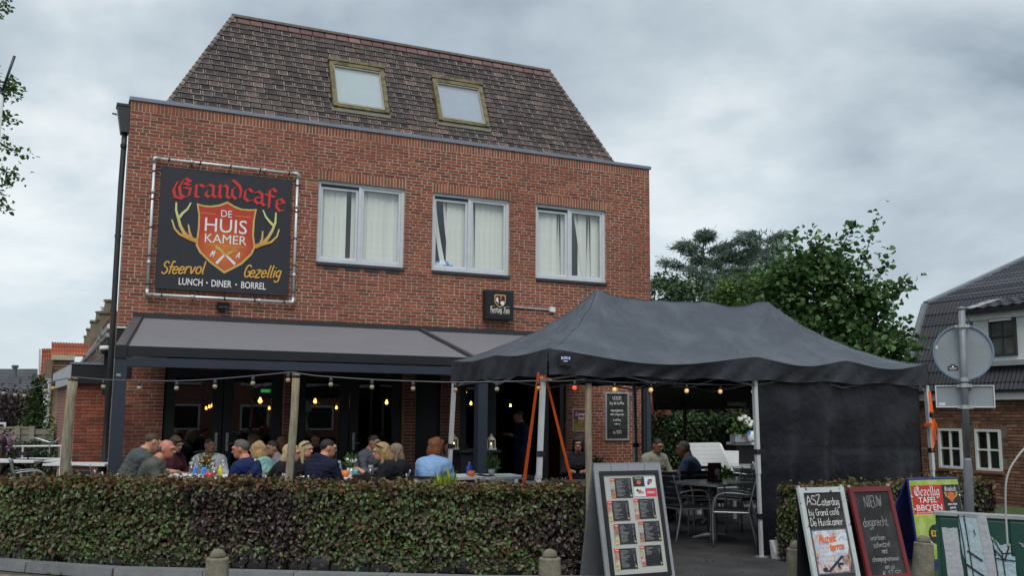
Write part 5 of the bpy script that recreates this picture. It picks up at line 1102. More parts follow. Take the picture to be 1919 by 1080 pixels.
def build_trees():
    rs = np.random.default_rng(21)
    # broadleaf tree with large round leaves
    b = atd(1540, 700, 19.5); b.z = 0; T = thing('broadleaf_tree', b, 'bushy dark green tree with large round leaves rising behind the gazebo', 'tree'); tips = []
    mb = MB(); mb.tube([b, b+Vector((.05, 0, 1.2)), b+Vector((0, .1, 2.2))], [.14, .11, .09], 8)
    for k in range(11):
        a = k*2.4; limbs(mb, b+Vector((0, 0, .8+.14*k)), Vector((math.cos(a)*.55, math.sin(a)*.55, .8 if k < 7 else .5)).normalized(), .05, 1.25, 2, rs, tips, .55, .1)
    # long shoots that stick out
    for (px, py), (qx, qy) in ((((1600, 560)), (1648, 408)), ((1560, 520), (1520, 440)), ((1620, 590), (1702, 535)), ((1620, 600), (1665, 487)), ((1560, 520), (1598, 428)), ((1630, 640), (1708, 650)), ((1500, 520), (1487, 445)), ((1640, 560), (1690, 545))):
        p, q = atd(px, py, 19.3+rs.uniform(-.6, .6)), atd(qx, qy, 19.2+rs.uniform(-.5, .5)); n = 9; pts = [p.lerp(q, i/n)+Vector((0, 0, .12*math.sin(i/n*3.1))) for i in range(n+1)]; mb.tube(pts, [.02*(1-.8*i/n) for i in range(n+1)], 4)
        for i in range(2, n+1): tips += [(pts[i], (q-p).normalized())]*3
    mb.build('trunk', M['bark'], T)
    # fill the crown: flattened ellipsoid clumps sized from the picture
    cl = []
    for px, py, rad in ((1420, 600, .45), (1450, 540, .45), (1490, 520, .5), (1540, 500, .5), (1575, 510, .36), (1520, 570, .6), (1580, 570, .6), (1620, 560, .4), (1480, 610, .6), (1550, 630, .7), (1620, 630, .6), (1660, 640, .4), (1440, 650, .5), (1600, 690, .6), (1500, 680, .6), (1660, 680, .4), (1400, 640, .35)):
        for _ in range(int(rad*90)):
            c = atd(px, py, 19.5); v = rs.normal(0, 1, 3); v /= np.linalg.norm(v); cl.append((c+Vector(v*rad*rs.uniform(.25, 1.0)*np.array([1, 1.1, .85])), Vector(v)))
    V1, F1, per = leafy(tips, 1700, .085, (.13, .12), rs); V2, F2, _ = leafy(cl, 9500, .10, (.135, .12), rs)
    foliage('crown', np.concatenate([V1, V2]), np.concatenate([F1, F2+len(V1)]), np.zeros(len(F1)//per+len(F2)//per, int), [M['hazel']], T, per)
    # lime green bush left of it
    b = atd(1390, 600, 23); b.z = 0; T = thing('lime_bush', b, 'bright lime green shrub showing above the gazebo between cedar and dark tree', 'shrub'); mb = MB(); tips = []
    for k in range(6): limbs(mb, b+Vector((0, 0, .3)), Vector((math.cos(k)*.4, math.sin(k)*.4, 1)).normalized(), .05, 2.0, 2, rs, tips, .4, .2)
    mb.build('stems', M['bark'], T); cl = []
    for px, py, rad in ((1350, 565, .35), (1385, 555, .4), (1420, 545, .35), (1400, 590, .6), (1440, 535, .25), (1455, 525, .2), (1350, 600, .5)):
        for _ in range(30): v = rs.normal(0, 1, 3); v /= np.linalg.norm(v); cl.append((atd(px, py, 23)+Vector(v*rad), Vector(v)))
    V1, F1, per = leafy(cl, 2600, .10, (.10, .085), rs); foliage('leaves', V1, F1, np.zeros(len(F1)//per, int), [M['lime']], T, per)
    # cedar
    def cedar(bx, top, d, label, levels, wid):
        b = atd(bx, 600, d); b.z = 0; t = atd(*top, d); T = thing('cedar_tree', b, label, 'tree'); mb = MB(); H = t.z; n = 8; pts = [b.lerp(t, i/n) for i in range(n+1)]; mb.tube(pts, [.22*(1-.93*i/n) for i in range(n+1)], 7); P, N, U, L, W = [], [], [], [], []
        for k in range(levels):
            f = k/levels; z = H*(.30+.70*f); a = k*2.4+rs.uniform(-.3, .3); ln = wid*(1-f)**.75*rs.uniform(.7, 1.1)+.3; o = b.lerp(t, z/H); d0 = Vector((math.cos(a), math.sin(a), .42-.1*(1-f)+.35*f)); m = 9; br = []
            for i in range(m+1): s = i/m; br.append(o+Vector((d0.x*ln*s, d0.y*ln*s, d0.z*ln*s-.30*ln*s*s)))
            mb.tube(br, [.05*(1-f*.6)*(1-.85*i/m) for i in range(m+1)], 4)
            for i in range(2, m+1):
                for q in range(int(20+ln*9)):
                    side = rs.uniform(-1, 1); x = Vector((-d0.y, d0.x, 0)); s = br[i]+x*side*ln*.17+Vector(rs.normal(0, .05, 3)); dirv = (Vector((d0.x, d0.y, .0))*.6+x*side+Vector((0, 0, rs.uniform(-.5, .25)))).normalized()
                    for e in range(3):
                        P.append(s+dirv*.10*e); N.append(Vector(rs.normal(0, .5, 3))+Vector((0, 0, .8))); U.append(dirv+Vector(rs.normal(0, .35, 3))); L.append(rs.uniform(.12, .26)); W.append(rs.uniform(.022, .045))
        for i in range(60): P.append(t+Vector((rs.normal(0, .1), rs.normal(0, .1), -abs(rs.normal(0, .5))))); N.append(Vector(rs.normal(0, 1, 3))); U.append(Vector((rs.normal(0, .6), rs.normal(0, .6), .7))); L.append(.22); W.append(.05)
        mb.build('trunk', M['bark'], T); P = np.array([list(p) for p in P]); N = unit(np.array([list(p) for p in N])); U = np.array([list(p) for p in U]); U = unit(U-N*(U*N).sum(1)[:, None])
        V, F, per = leaf_arrays(P, N, U, np.array(L), np.array(W), .1); foliage('crown', V, F, np.zeros(len(P), int), [M['cedar']], T, per)
    cedar(1318, (1318, 438), 34, 'blue green cedar with a pointed top, left one of the pair behind the gazebo', 30, 3.1)
    cedar(1424, (1424, 436), 33, 'blue green cedar with a wide ragged top beside the broadleaf tree', 28, 3.0)
    cedar(1372, (1372, 470), 37, 'shorter blue green cedar between the two taller cedars', 26, 3.0)
    # dark trees just right of the cafe corner
    for (px, py, rad, d, lab) in ((1245, 560, .75, 30, 'dark green round tree top just right of the cafe corner'), ((1290), 575, .7, 28, 'low dark tree top between the cafe corner tree and the cedars')):
        b = atd(px, 600, d); b.z = 0; T = thing('garden_tree', b, lab, 'tree'); mb = MB(); c = atd(px, py, d); mb.tube([b, c], [.12, .05], 6); mb.build('trunk', M['bark'], T); cl = []
        for _ in range(200): v = rs.normal(0, 1, 3); v /= np.linalg.norm(v); cl.append((c+Vector((v[0]*rad, v[1]*rad, v[2]*rad*1.0))+Vector((0, 0, -.1)), Vector(v)))
        V, F, per = leafy(cl, 1500, .12, (.14, .10), rs); foliage('crown', V, F, np.zeros(len(F)//per, int), [M['laurel']], T, per)
    # branch hanging in at the far left: its tree stands just outside the frame
    b = atd(-330, 900, 13); b.z = 0; T = thing('street_tree', b, 'tree at the left edge of the photo with thin leafy twigs against the sky', 'tree'); mb = MB(); mb.tube([b, b+Vector((.1, 0, 2.5)), b+Vector((.3, .1, 6.5))], [.16, .13, .06], 8); tips = []
    for tw in (((-150, 330), (-20, 190), (15, 165), (30, 175)), ((-150, 330), (-40, 250), (10, 275), (38, 285)), ((-150, 330), (-30, 300), (5, 320), (30, 325)), ((-200, 420), (-30, 350), (0, 375), (15, 390)), ((-180, 300), (-60, 100), (-5, 20), (8, 10)), ((-180, 300), (-30, 200), (10, 215), (18, 230)), ((-150, 330), (-20, 170), (10, 155), (26, 160)), ((-180, 420), (-50, 330), (-5, 350), (22, 335))):
        pts = [atd(*p, 12+.25*i) for i, p in enumerate(tw)]; fp = [pts[0].lerp(b+Vector((.2, 0, 4.5)), .9)]
        sm = _smooth3(fp+pts, 4); mb.tube(sm, [.03*(1-.85*i/len(sm)) for i in range(len(sm))], 4); tips += [(q, (sm[-1]-sm[-4]).normalized()) for q in sm[-9:]]
    far = []
    for k in range(9): a = 2.2+k*.33; limbs(mb, b+Vector((.1+.02*k, .05, 3.0+.42*k)), Vector((math.cos(a), math.sin(a), .55)).normalized(), .05, 1.25, 2, rs, far, .5, .12)
    mb.build('trunk', M['bark'], T); V, F, per = leafy(tips, 560, .055, (.075, .05), rs); V2, F2, _ = leafy(far, 3800, .12, (.09, .06), rs); F = np.concatenate([F, F2+len(V)]); V = np.concatenate([V, V2]); foliage('crown', V, F, np.zeros(len(F)//per, int), [M['hazel']], T, per)
def _smooth3(P, n):
    P = [P[0]]+P+[P[-1]]; out = []
    for i in range(1, len(P)-2):
        for k in range(n):
            t = k/n; p0, p1, p2, p3 = P[i-1], P[i], P[i+1], P[i+2]
            out.append(.5*((2*p1)+(p2-p0)*t+(2*p0-5*p1+4*p2-p3)*t*t+(3*p1-p0-3*p2+p3)*t**3))
    out.append(P[-2]); return out
build_trees()
# the beech hedge along the street, in two lengths with the entrance between them
hedge('beech_hedge', [(-2.2, 12.85), (-.46, 11.62), (.67, 10.86), (2.55, 9.72), (4.80, 8.62)], .50, .885, 'long clipped beech hedge with green and copper leaves in front of the terrace', [M['beech'], M['beech_p'], M['beech_t']], 44000, (.052, .037), None, 1.5, bare=.10, seed=3)
hedge('beech_hedge', [(7.50, 8.50), (8.2, 8.48), (9.3, 8.42), (10.25, 8.30)], .45, .85, 'shorter beech hedge behind the chalkboards at the foot of the black curtain', [M['beech'], M['beech_p'], M['beech_t']], 15000, (.052, .037), None, 1.5, seed=5)
# garden hedges and shrubs behind
q = [aZ(1262, 900, 0), aZ(1440, 900, 0)]
a, b = atd(1236, 840, 22.5), atd(1450, 840, 21.0); hedge('laurel_hedge', [(a.x, a.y), (b.x, b.y)], .8, 1.62, 'tall dark green hedge behind the white bench right of the cafe', [M['laurel']], 5200, (.10, .06), seed=8)
a, b = atd(1236, 840, 25), atd(1480, 840, 24)
hedge('garden_shrubs', [(a.x, a.y), (b.x, b.y)], 1.4, 2.5, 'loose bright green garden shrubs rising behind the tall dark hedge', [M['lime'], M['laurel']], 3600, (.15, .12), seed=12, cat='shrubs')
a, b = atd(-60, 880, 20.5), atd(150, 880, 20); hedge('low_hedge', [(a.x, a.y), (b.x, b.y)], .6, .98, 'low dark green hedge behind the white tables at the far left', [M['laurel']], 4200, (.075, .05), seed=15)
def bush(px, py, d, rad, hgt, label, m, n, leaf, cat='shrub', name='shrub', spike=False):
    rs = np.random.default_rng(int(px*7+py)); c = atd(px, py, d); T = thing(name, (c.x, c.y, 0), label, cat); mb = MB()
    for k in range(5): a = k*1.256; mb.tube([(c.x, c.y, 0), (c.x+rad*.3*math.cos(a), c.y+rad*.3*math.sin(a), c.z*.6), (c.x+rad*.5*math.cos(a), c.y+rad*.5*math.sin(a), c.z+hgt*.3)], [.05, .035, .012], 5)
    mb.build('stems', M['bark'], T); cl = []
    for _ in range(260):
        v = rs.normal(0, 1, 3); v /= np.linalg.norm(v); r = rs.uniform(.6, 1)
        if spike: z = rs.uniform(-1, 1); k = (1-z)/2; a = rs.uniform(0, 6.28); q = Vector((math.cos(a)*rad*k*r, math.sin(a)*rad*k*r, z*hgt)); cl.append((c+q, Vector((math.cos(a)*.4, math.sin(a)*.4, .8))))
        else: cl.append((c+Vector((v[0]*rad*r, v[1]*rad*r, v[2]*hgt*r)), Vector(v)))
    V, F, per = leafy(cl, n, .08, leaf, rs, .1); foliage('leaves', V, F, np.zeros(len(F)//per, int), [m], T, per)
bush(18, 768, 30, 1.0, .55, 'dark purple leaved shrub behind the wooden garden fence', M['purple'], 2600, (.13, .07))
bush(69, 768, 29, .42, .85, 'yellow green pointed conifer beside the cream house', M['conifer'], 2000, (.14, .05), 'conifer', 'conifer', True)
bush(106, 815, 21, .09, .34, 'green climbing plant at the end of the wooden fence', M['lime'], 260, (.06, .05), 'plant', 'climbing_plant')
# ------------------------------------------------------------------ ground, road, kerb
M['asphalt'] = mat('dark_terrace_paving', (.052, .052, .055), .8, var=.3, scale=3, col2=(.035, .035, .037), c2scale=1.3, bump=.25, bscale=140, spec=.5)
M['land'] = mat('ground', (.10, .10, .07), .95, var=.3, scale=.5)
M['grass'] = mat('lawn', (.06, .085, .03), .95, var=.35, scale=5, bump=.5, bscale=60)
M['kerb'] = mat('kerb_stone', (.17, .18, .19), .8, var=.2, scale=9, bump=.3, bscale=80, rnd=.1)
M['paver'] = palette('road_brick', [(3, (.20, .15, .12)), (2, (.25, .17, .13)), (2, (.15, .125, .115)), (1, (.28, .21, .15))], .85, var=.3, scale=18, bump=.4)
M['joint'] = mat('road_joint', (.07, .06, .05), .95, var=.3)
def build_ground():
    g = MB(); g.quad((-900, -900, -.012), (900, -900, -.012), (900, 900, -.012), (-900, 900, -.012)); struct(g.build('ground', M['land'], loc=(0, 0, -.012)))
    t = MB(); t.poly([(-3, 13.2, 0), (-.5, 11.55, 0), (.65, 10.75, 0), (2.5, 9.6, 0), (4.8, 8.4, 0), (5.4, 8.0, 0), (9.4, 5.8, 0), (16, 9, 0), (16, 30, 0), (-8, 30, 0)]); struct(t.build('terrace_pavement', M['asphalt'], loc=(0, 0, 0)))
    r = MB(); r.poly([(-8, -3, -.004), (14, -3, -.004), (14, 3.6, -.004), (9.4, 5.8, -.004), (5.4, 7.75, -.004), (3.76, 8.5, -.004), (2.2, 9.45, -.004), (.65, 10.35, -.004), (-.33, 11.2, -.004), (-8, 13.5, -.004)]); R = struct(r.build('road', M['joint'], loc=(0, 0, -.004)))
    # road bricks where the street shows
    rnd = random.Random(2); me = [MB().rbox((0, 0, 0), (.205, .04, .062), .004).mesh('paver', M['paver']) for _ in range(1)]
    d = Vector((.84, -.54, 0)).normalized(); nrm = Vector((.54, .84, 0)); base = Vector((-.33, 11.16, 0)); ang = math.atan2(d.y, d.x); cnt = 0
    for j in range(9):
        for i in range(-4, 24):
            p = base+d*(.214*(i+.5*(j % 2)))-nrm*(.09+.07*j)
            if cnt < 290: o = inst(me[0], 'paver', R, (p.x, p.y, -.02+rnd.uniform(-.002, .002)), (math.radians(-90), 0, ang)); cnt += 1
    # kerb stones, one by one
    K = bpy.data.objects.new('kerb', None); COL.objects.link(K); K['kind'] = 'structure'
    path = [Vector(v) for v in ((-1.9, 12.45, 0), (-1.0, 11.95, 0), (-.43, 11.56, 0), (-.12, 11.22, 0), (.65, 10.52, 0), (2.2, 9.60, 0), (3.76, 8.66, 0), (5.5, 7.88, 0), (7.4, 6.95, 0), (9.4, 5.95, 0))]; 
    for a, b in zip(path, path[1:]):
        n = max(1, round((b-a).length/.8))
        for i in range(n):
            p, q = a.lerp(b, i/n), a.lerp(b, (i+1)/n); d = (q-p).normalized(); s = Vector((-d.y, d.x, 0)); h = .095 if p.x < 5.3 else .03; e = d*.004; p, q = p+e, q-e
            m = MB(); top = Vector((0, 0, h)); m.hexa([p-s*.08, q-s*.08, q+s*.08, p+s*.08, p-s*.07+top, q-s*.07+top, q+s*.08+top, p+s*.08+top]); m.build('kerb_stone', M['kerb'], K)
    w = MB(); w.bbox((16.6, 2, -.01), (17.9, 14.9, .0)); 
    l = MB(); l.poly([(10.2, 6.2, .004), (16.3, 6.2, .004), (16.3, 15.2, .004), (13.5, 15.2, .004)]); struct(l.build('lawn', M['grass'], loc=(13, 9, .004)))
    # leaves fallen on the kerb
    rs = np.random.default_rng(3); n = 130; t = rs.uniform(0, 1, n); P = np.stack([-.4+t*6, 11.3-t*3.45, np.full(n, .1)], 1)+np.stack([rs.normal(0, .12, n), rs.normal(0, .12, n), np.zeros(n)], 1); P[:, 2] = np.where((P[:, 1] > 11.45-.575*(P[:, 0]+.4)), .10, .02); P[100:] = np.stack([rs.uniform(5.6, 7.3, 30), rs.uniform(8.3, 10.5, 30), np.full(30, .012)], 1)
    N = unit(rs.normal(0, .3, (n, 3))+np.array([0, 0, 1])); U = rs.normal(0, 1, (n, 3)); U = unit(U-N*(U*N).sum(1)[:, None]); V, F, per = leaf_arrays(P, N, U, np.full(n, .045), np.full(n, .03)); o = foliage('fallen_leaves', V, F, np.zeros(n, int), [M['beech_t']], None, per); tag(o, 'dry brown leaves fallen along the kerb and the entrance', 'leaves')
build_ground()
# garden fence at the far left
M['fence'] = mat('grey_fence_wood', (.25, .235, .19), .9, var=.25, scale=3, bump=.4, bscale=20, stretch=(1, 1, 9), rnd=.12)
def build_fence():
    Y = 27; P = lambda x, y: aY(x, y, Y); T = thing('wooden_fence', (P(60, 830).x, Y, 0), 'weathered horizontal board fence behind the low hedge at the far left', 'fence')
    x0, x1 = P(-40, 820).x, P(101, 820).x; zt = P(50, 803).z; n = 7; zb = .1; xp = P(54, 820).x
    for i in range(n):
        for a, b in ((x0, xp), (xp+.12, x1)):
            z0 = zb+(zt-zb)*i/n; z1 = zb+(zt-zb)*(i+1)/n; m = MB(); t = .03*(i % 2); m.hexa([(a, Y+t, z0), (b, Y+t, z0+.01), (b, Y+t+.025, z0+.01), (a, Y+t+.025, z0), (a, Y+t, z1-.025), (b, Y+t, z1-.02), (b, Y+t+.025, z1-.02), (a, Y+t+.025, z1-.025)]); m.build('fence_board', M['fence'], T)
    for x in (P(27, 820).x, xp, x1):
        m = MB(); m.bbox((x, Y-.06, 0), (x+.12, Y-.005 if x != xp else Y+.07, zt+.05)); m.build('fence_post', M['fence'], T)
    m = MB(); m.bbox((x0, Y-.02, zt-.01), (xp, Y+.08, zt+.03)); m.build('fence_cap', M['fence'], T)
build_fence()
# ------------------------------------------------------------------ pop-up gazebo
M['tent'] = mat('grey_tent_fabric', (.066, .077, .096), .58, var=.14, scale=5, bump=.8, bscale=7, bdist=.03, bwarp=.5, detail=7, spec=.4, col2=(.088, .101, .124), c2scale=2.2)
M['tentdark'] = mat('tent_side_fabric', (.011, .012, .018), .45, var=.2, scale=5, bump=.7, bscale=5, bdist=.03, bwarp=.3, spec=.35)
M['legw'] = mat('white_steel_leg', (.62, .64, .66), .35, .3, var=.08)
M['orange'] = mat('orange_strap', (.85, .13, .015), .6, var=.06)
TX0, TX1, TY0, TY1, TZ = 4.70, 10.23, 9.17, 11.95, 2.31
def build_gazebo():
    G = thing('pop_up_gazebo', (7.45, 10.5, 0), 'large dark grey pop up gazebo with white legs and a black side curtain', 'gazebo')
    xc, yc = (TX0+TX1)/2, (TY0+TY1)/2; hx, hy = (TX1-TX0)/2, (TY1-TY0)/2; rg = 1.37
    def sag(t, per):                 # dip of the eave between its supports
        return abs(math.sin(math.pi*t*per))**1.3
    def eave(x, y, side):
        if side in 'fb':
            t = (x-TX0)/(TX1-TX0); d = .13*sag(t, 2) if t < .5 else .09*sag(t, 4)
            return d if side == 'f' else .05*sag(t, 4)
        t = (y-TY0)/(TY1-TY0); return .04*sag(t, 2)
    b = MB(); nx, ny = 176, 88; vs = []
    for j in range(ny+1):
        for i in range(nx+1):
            x = TX0+(TX1-TX0)*i/nx; y = TY0+(TY1-TY0)*j/ny
            sx = max(0, abs(x-xc)-rg)/(hx-rg); sy = abs(y-yc)/hy; m = max(sx, sy); s = max(0.0, 1-m)
            lr = min(1, max(0, (x-xc)/2+.5)); z = TZ+.82*((.48*s+.52*s**1.9)*(1-lr)+(.27*s+.73*s**2)*lr)
            sd = 'f' if (sy >= sx and y < yc) else 'b' if sy >= sx else 'l' if x < xc else 'r'
            e = eave(x, y, sd); z -= e*(1-s)**5
            px = xc-rg if x < xc else xc+rg
            ang = math.atan2(y-yc, x-px); rr = math.hypot(x-px, y-yc)
            cr = lambda a, k, p: math.exp(-(math.sin(a*k*.5+p)/.22)**2)
            z += .07*math.exp(-rr*5)-.035*math.exp(-((abs(x-xc)-.7)/.4)**2)*s**3
            z += (.055*cr(ang, 8, .4+.3*math.sin(rr*2))-.012)*min(1, rr*3)*min(1, s*5)*math.exp(-rr*.9)
            for (qx, qy) in ((TX0, TY0), (xc, TY0), (TX1, TY0), (xc-rg, yc), (xc+rg, yc), (TX0, TY1)):
                a2 = math.atan2(y-qy, x-qx); r2 = math.hypot(x-qx, y-qy); z += (.05*cr(a2, 9, qx*3+.4*math.sin(r2*3))-.008)*math.exp(-r2*1.1)*min(1, r2*4)*min(1, s*6+.15)
            z += .010*math.sin(x*7.3+y*4.1+2*math.sin(y*3.1))*min(1, s*5)+.004*math.sin(x*15-y*11)*min(1, s*5)
            out = e*.5*(1-s)**6
            vs.append((x, y-(out if sd == 'f' else 0), z))
    b.add(vs, [(j*(nx+1)+i, j*(nx+1)+i+1, (j+1)*(nx+1)+i+1, (j+1)*(nx+1)+i) for j in range(ny) for i in range(nx)]); b.build('canopy', M['tent'], G, smooth=True)
    def seam(a, c):
        q = []
        for k in range(41): t = k/40; x, y = a[0]+(c[0]-a[0])*t, a[1]+(c[1]-a[1])*t; fi = (x-TX0)/(TX1-TX0)*nx; fj = (y-TY0)/(TY1-TY0)*ny; i, j = min(int(fi), nx-1), min(int(fj), ny-1); g = lambda p, r: vs[r*(nx+1)+p][2]; u, v = fi-i, fj-j; q.append(Vector((x, y, (g(i, j)*(1-u)+g(i+1, j)*u)*(1-v)+(g(i, j+1)*(1-u)+g(i+1, j+1)*u)*v+.001)))
        m = MB(); m.tube(q, .0045, 4); m.build('seam', M['tentval'], G, smooth=True)
    for s in (-1, 1):
        for e in (-1, 1): seam((xc+s*rg, yc), (xc+s*hx, yc+e*hy))
    seam((xc-rg, yc), (xc+rg, yc))
    def valance(a, c, side, n):
        b = MB(); vs = []; rows = 8; a, c = Vector(a), Vector(c); d = (c-a).normalized(); o = Vector((d.y, -d.x, 0))
        for j in range(rows+1):
            v = j/rows
            for i in range(n+1):
                p = a.lerp(c, i/n); e = eave(p.x, p.y, side); zt = TZ+.004-e; zb = 2.035+.012*math.sin(i*.35)
                w = .5*e*(1-v)**1.5+.014*math.sin(i*.55+v*2)*v+.016*math.sin(i*.23+2)*v+.012*math.sin((i*.9+v*5))*v
                vs.append((p.x+o.x*w, p.y+o.y*w, zt+(zb-zt)*v))
        b.add(vs, [(j*(n+1)+i, (j+1)*(n+1)+i, (j+1)*(n+1)+i+1, j*(n+1)+i+1) for j in range(rows) for i in range(n)]); return b.build('valance', M['tentval'], G, smooth=True)
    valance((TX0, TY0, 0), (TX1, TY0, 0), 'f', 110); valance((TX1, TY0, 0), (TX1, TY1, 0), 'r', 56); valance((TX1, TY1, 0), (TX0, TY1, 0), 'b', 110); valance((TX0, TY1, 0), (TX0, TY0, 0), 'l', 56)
    for x in (TX0, xc, TX1):
        for y in (TY0, TY1):
            lx = x+(.02 if x == TX0 else .02 if x == TX1 else 0); fx = lx-(.095 if x == TX0 else -.09 if x == TX1 else -.045); yy = y+((.14 if x == TX0 else .06) if y == TY0 else -.06)
            m = MB(); p = lambda z, w: [(lx+(fx-lx)*(2.2-z)/2.2+sx*w, yy+sy*w, z) for sx, sy in ((-1, -1), (1, -1), (1, 1), (-1, 1))]
            m.hexa(p(.95, .024)+p(2.09, .024)); leg = m.build('leg', M['legw'] if y == TY0 or x == TX0 else M['galv'], G)
            m = MB(); m.hexa(p(.012, .018)+p(.96, .018)); m.build('lower_tube', M['legw'], leg)
            for z in (1.20, .46):
                m = MB(); m.hexa(p(z-.025, .029)+p(z+.035, .029)); m.bbox((lx+(fx-lx)*(2.2-z)/2.2+.03, yy-.02, z-.015), (lx+(fx-lx)*(2.2-z)/2.2+.055, yy+.0, z+.02)); m.build('clip', M['black'], leg)
            m = MB(); m.bbox((fx-.06, yy-.05, .001), (fx+.06, yy+.05, .012)); m.build('foot_plate', M['galv'], leg)
    # scissor trusses under the eaves and the two roof spreaders
    def truss(a, c, n):
        a, c = Vector(a), Vector(c)
        for i in range(n):
            p, q = a.lerp(c, i/n), a.lerp(c, (i+1)/n)
            for z0, z1, o in ((2.22, 1.98, 0), (1.98, 2.22, .022)):
                d = (q-p).normalized(); s = Vector((-d.y, d.x, 0))*o; m = MB(); m.tube([p+s+Vector((0, 0, z0)), q+s+Vector((0, 0, z1))], .011, 4); m.build('truss_bar', M['galv'], G)
    i_ = .06; truss((TX0, TY0+i_, 0), (xc, TY0+i_, 0), 2); truss((xc, TY0+i_, 0), (TX1, TY0+i_, 0), 2); truss((TX0, TY1-i_, 0), (xc, TY1-i_, 0), 2); truss((xc, TY1-i_, 0), (TX1, TY1-i_, 0), 2); truss((TX0+i_, TY0, 0), (TX0+i_, TY1, 0), 2); truss((xc, TY0, 0), (xc, TY1, 0), 2); truss((TX1-i_, TY0, 0), (TX1-i_, TY1, 0), 2)
    for s in (-1, 1):
        m = MB(); x = xc+s*rg; m.tube([(x, yc, 2.1), (x, yc, 3.03)], .02, 6); m.build('roof_pole', M['galv'], G)
    # side curtain on the right half of the front
    b = MB(); n, r = 90, 46; vs = []; x0, x1 = 7.49, 10.16
    for j in range(r+1):
        v = j/r; z = 2.06-(2.02)*v
        for i in range(n+1):
            u = i/n; x = x0+(x1-x0)*u+.07*v*(1-u)
            w = .055*math.sin(u*13+1.1*math.sin(v*2.2))*(.35+.65*v)+.045*math.sin(u*29+v*1.7)*(.25+.75*v)*math.sin(u*3+.6)+.012*math.sin(u*57+v*4)*v+.012*math.sin(v*21+u*6)*math.sin(u*9)*(1-v*.5)
            w += .006*(1 if abs(v-.42) < .012 or abs(v-.70) < .012 else 0)+.05*v*math.exp(-u*9)
            vs.append((x, TY0+.07+w, z))
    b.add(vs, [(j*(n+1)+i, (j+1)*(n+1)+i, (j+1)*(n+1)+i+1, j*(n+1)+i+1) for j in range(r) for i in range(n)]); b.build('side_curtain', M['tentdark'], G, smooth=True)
    b = MB(); vs = []; n2 = 40
    for j in range(21):
        for i in range(n2+1): vs.append((TX1-.03+.02*math.sin(i*.8+j*.1), TY0+.15+(TY1-TY0-.2)*i/n2, 2.06-2.0*j/20))
    b.add(vs, [(j*(n2+1)+i, (j+1)*(n2+1)+i, (j+1)*(n2+1)+i+1, j*(n2+1)+i+1) for j in range(20) for i in range(n2)]); b.build('side_curtain', M['tentdark'], G, smooth=True)
    # maker's patch
    sf = Surf((TX0+.03, TY0-.052, 0), (1, .0, 0), (0, 0, 1)); m = MB(); q = lambda a, c, d, e, mi, l: m.quad(*[sf.p(x, z, l) for x, z in ((a, c), (d, c), (d, e), (a, e))], mi)
    q(.075, 2.135, .215, 2.265, 0, 0); q(.115, 2.195, .185, 2.235, 1, .002); q(.098, 2.20, .112, 2.23, 2, .002); q(.19, 2.20, .203, 2.23, 2, .002); q(.125, 2.178, .175, 2.186, 2, .002); q(.12, 2.208, .18, 2.216, 2, .003); q(.13, 2.222, .17, 2.228, 2, .003); m.build('maker_patch', [M['black'], M['patchblue'], M['signwhite']], G)
    # orange tie-down straps
    a = Vector((4.69, 9.30, 2.06))
    for k, (ex, ey, w) in enumerate(((964, 1046, .030), (1107, 1046, .026))):
        e = aZ(ex, ey, .0); m = MB(); d = (e-a).normalized(); s = d.cross(Vector((.4, .9, 0))).normalized()*w*.8; t = d.cross(s).normalized()*.002; n = 6; o = Vector((-.045 if k == 0 else .03, -.012, 0))
        A, E = a+o, e; m.hexa([E-s-t, E+s-t, E+s+t, E-s+t, A-s*.55-t, A+s*.55-t, A+s*.55+t, A-s*.55+t]); m.build('strap', M['orange'], G)
    m = MB(); m.tube([(4.67, 9.26, 2.0), (4.76, 9.26, 2.0), (4.76, 9.36, 2.0), (4.67, 9.36, 2.0), (4.67, 9.26, 2.0)], .009, 5); m.build('strap_loop', M['orange'], G)
    for k in range(4):
        m = MB(); x = 10.215+.01*k; m.tube([(x-.02*k, 9.13, 1.96), (x+.02-.03*k, 9.12-.004*k, 1.7), (x+.0, 9.12-.004*k, 1.60), (x-.02+.03*k, 9.125, 1.2+.07*k)], .008, 4); m.build('strap', M['orange'], G)
    m = MB(); m.bbox((10.20, 9.12, 1.51), (10.29, 9.24, 1.55)); m.build('strap_loop', M['orange'], G)
    m = MB(); m.bbox((10.19, 9.10, 1.62), (10.25, 9.14, 1.69)); m.build('strap_buckle', M['black'], G)
M['tentval'] = mat('tent_valance_shaded', (.026, .029, .038), .6, var=.15, scale=6, bump=.7, bscale=6, bdist=.03, bwarp=.3, spec=.4); M['patchblue'] = mat('patch_blue', (.05, .12, .45), .5)  # darker than the canopy cloth: shade of upright faces put into the valance colour
build_gazebo()
# ------------------------------------------------------------------ wooden posts and the string of bulbs
def post(x, y, h, r, label, lean=(0, 0)):
    rs = random.Random(int(x*100)); m = MB(); n = 9; pts = []; rad = []
    for i in range(n+1): t = i/n; pts.append((x+lean[0]*t+.008*math.sin(t*7+x), y+lean[1]*t+.006*math.cos(t*5+x), h*t)); rad.append(r*(1.06-.10*t+rs.uniform(-.03, .03)))
    T = thing('wooden_post', (x, y, 0), label, 'post', 'wooden posts carrying the light string'); m.tube(pts, rad, 11); m.build('pole', M['wood_post'], T, smooth=True)
    c = MB(); c.lathe([(rad[-1]*1.0, -.05), (rad[-1]*1.07, -.04), (rad[-1]*1.07, -.03), (rad[-1], -.02)], pts[-1], 11); c.build('wire_tie', M['black'], T); return T
POSTS = [(.135, 11.9, 1.995, .055), (2.235, 10.3, 2.03, .042), (5.262, 9.3, 2.005, .038)]
post(*POSTS[0], 'grey wooden post standing in front of the brick annex', (.02, 0)); post(*POSTS[1], 'knotty wooden post in the middle of the terrace before the glass doors', (.05, 0)); post(*POSTS[2], 'split wooden post beside the menu board and the orange straps')
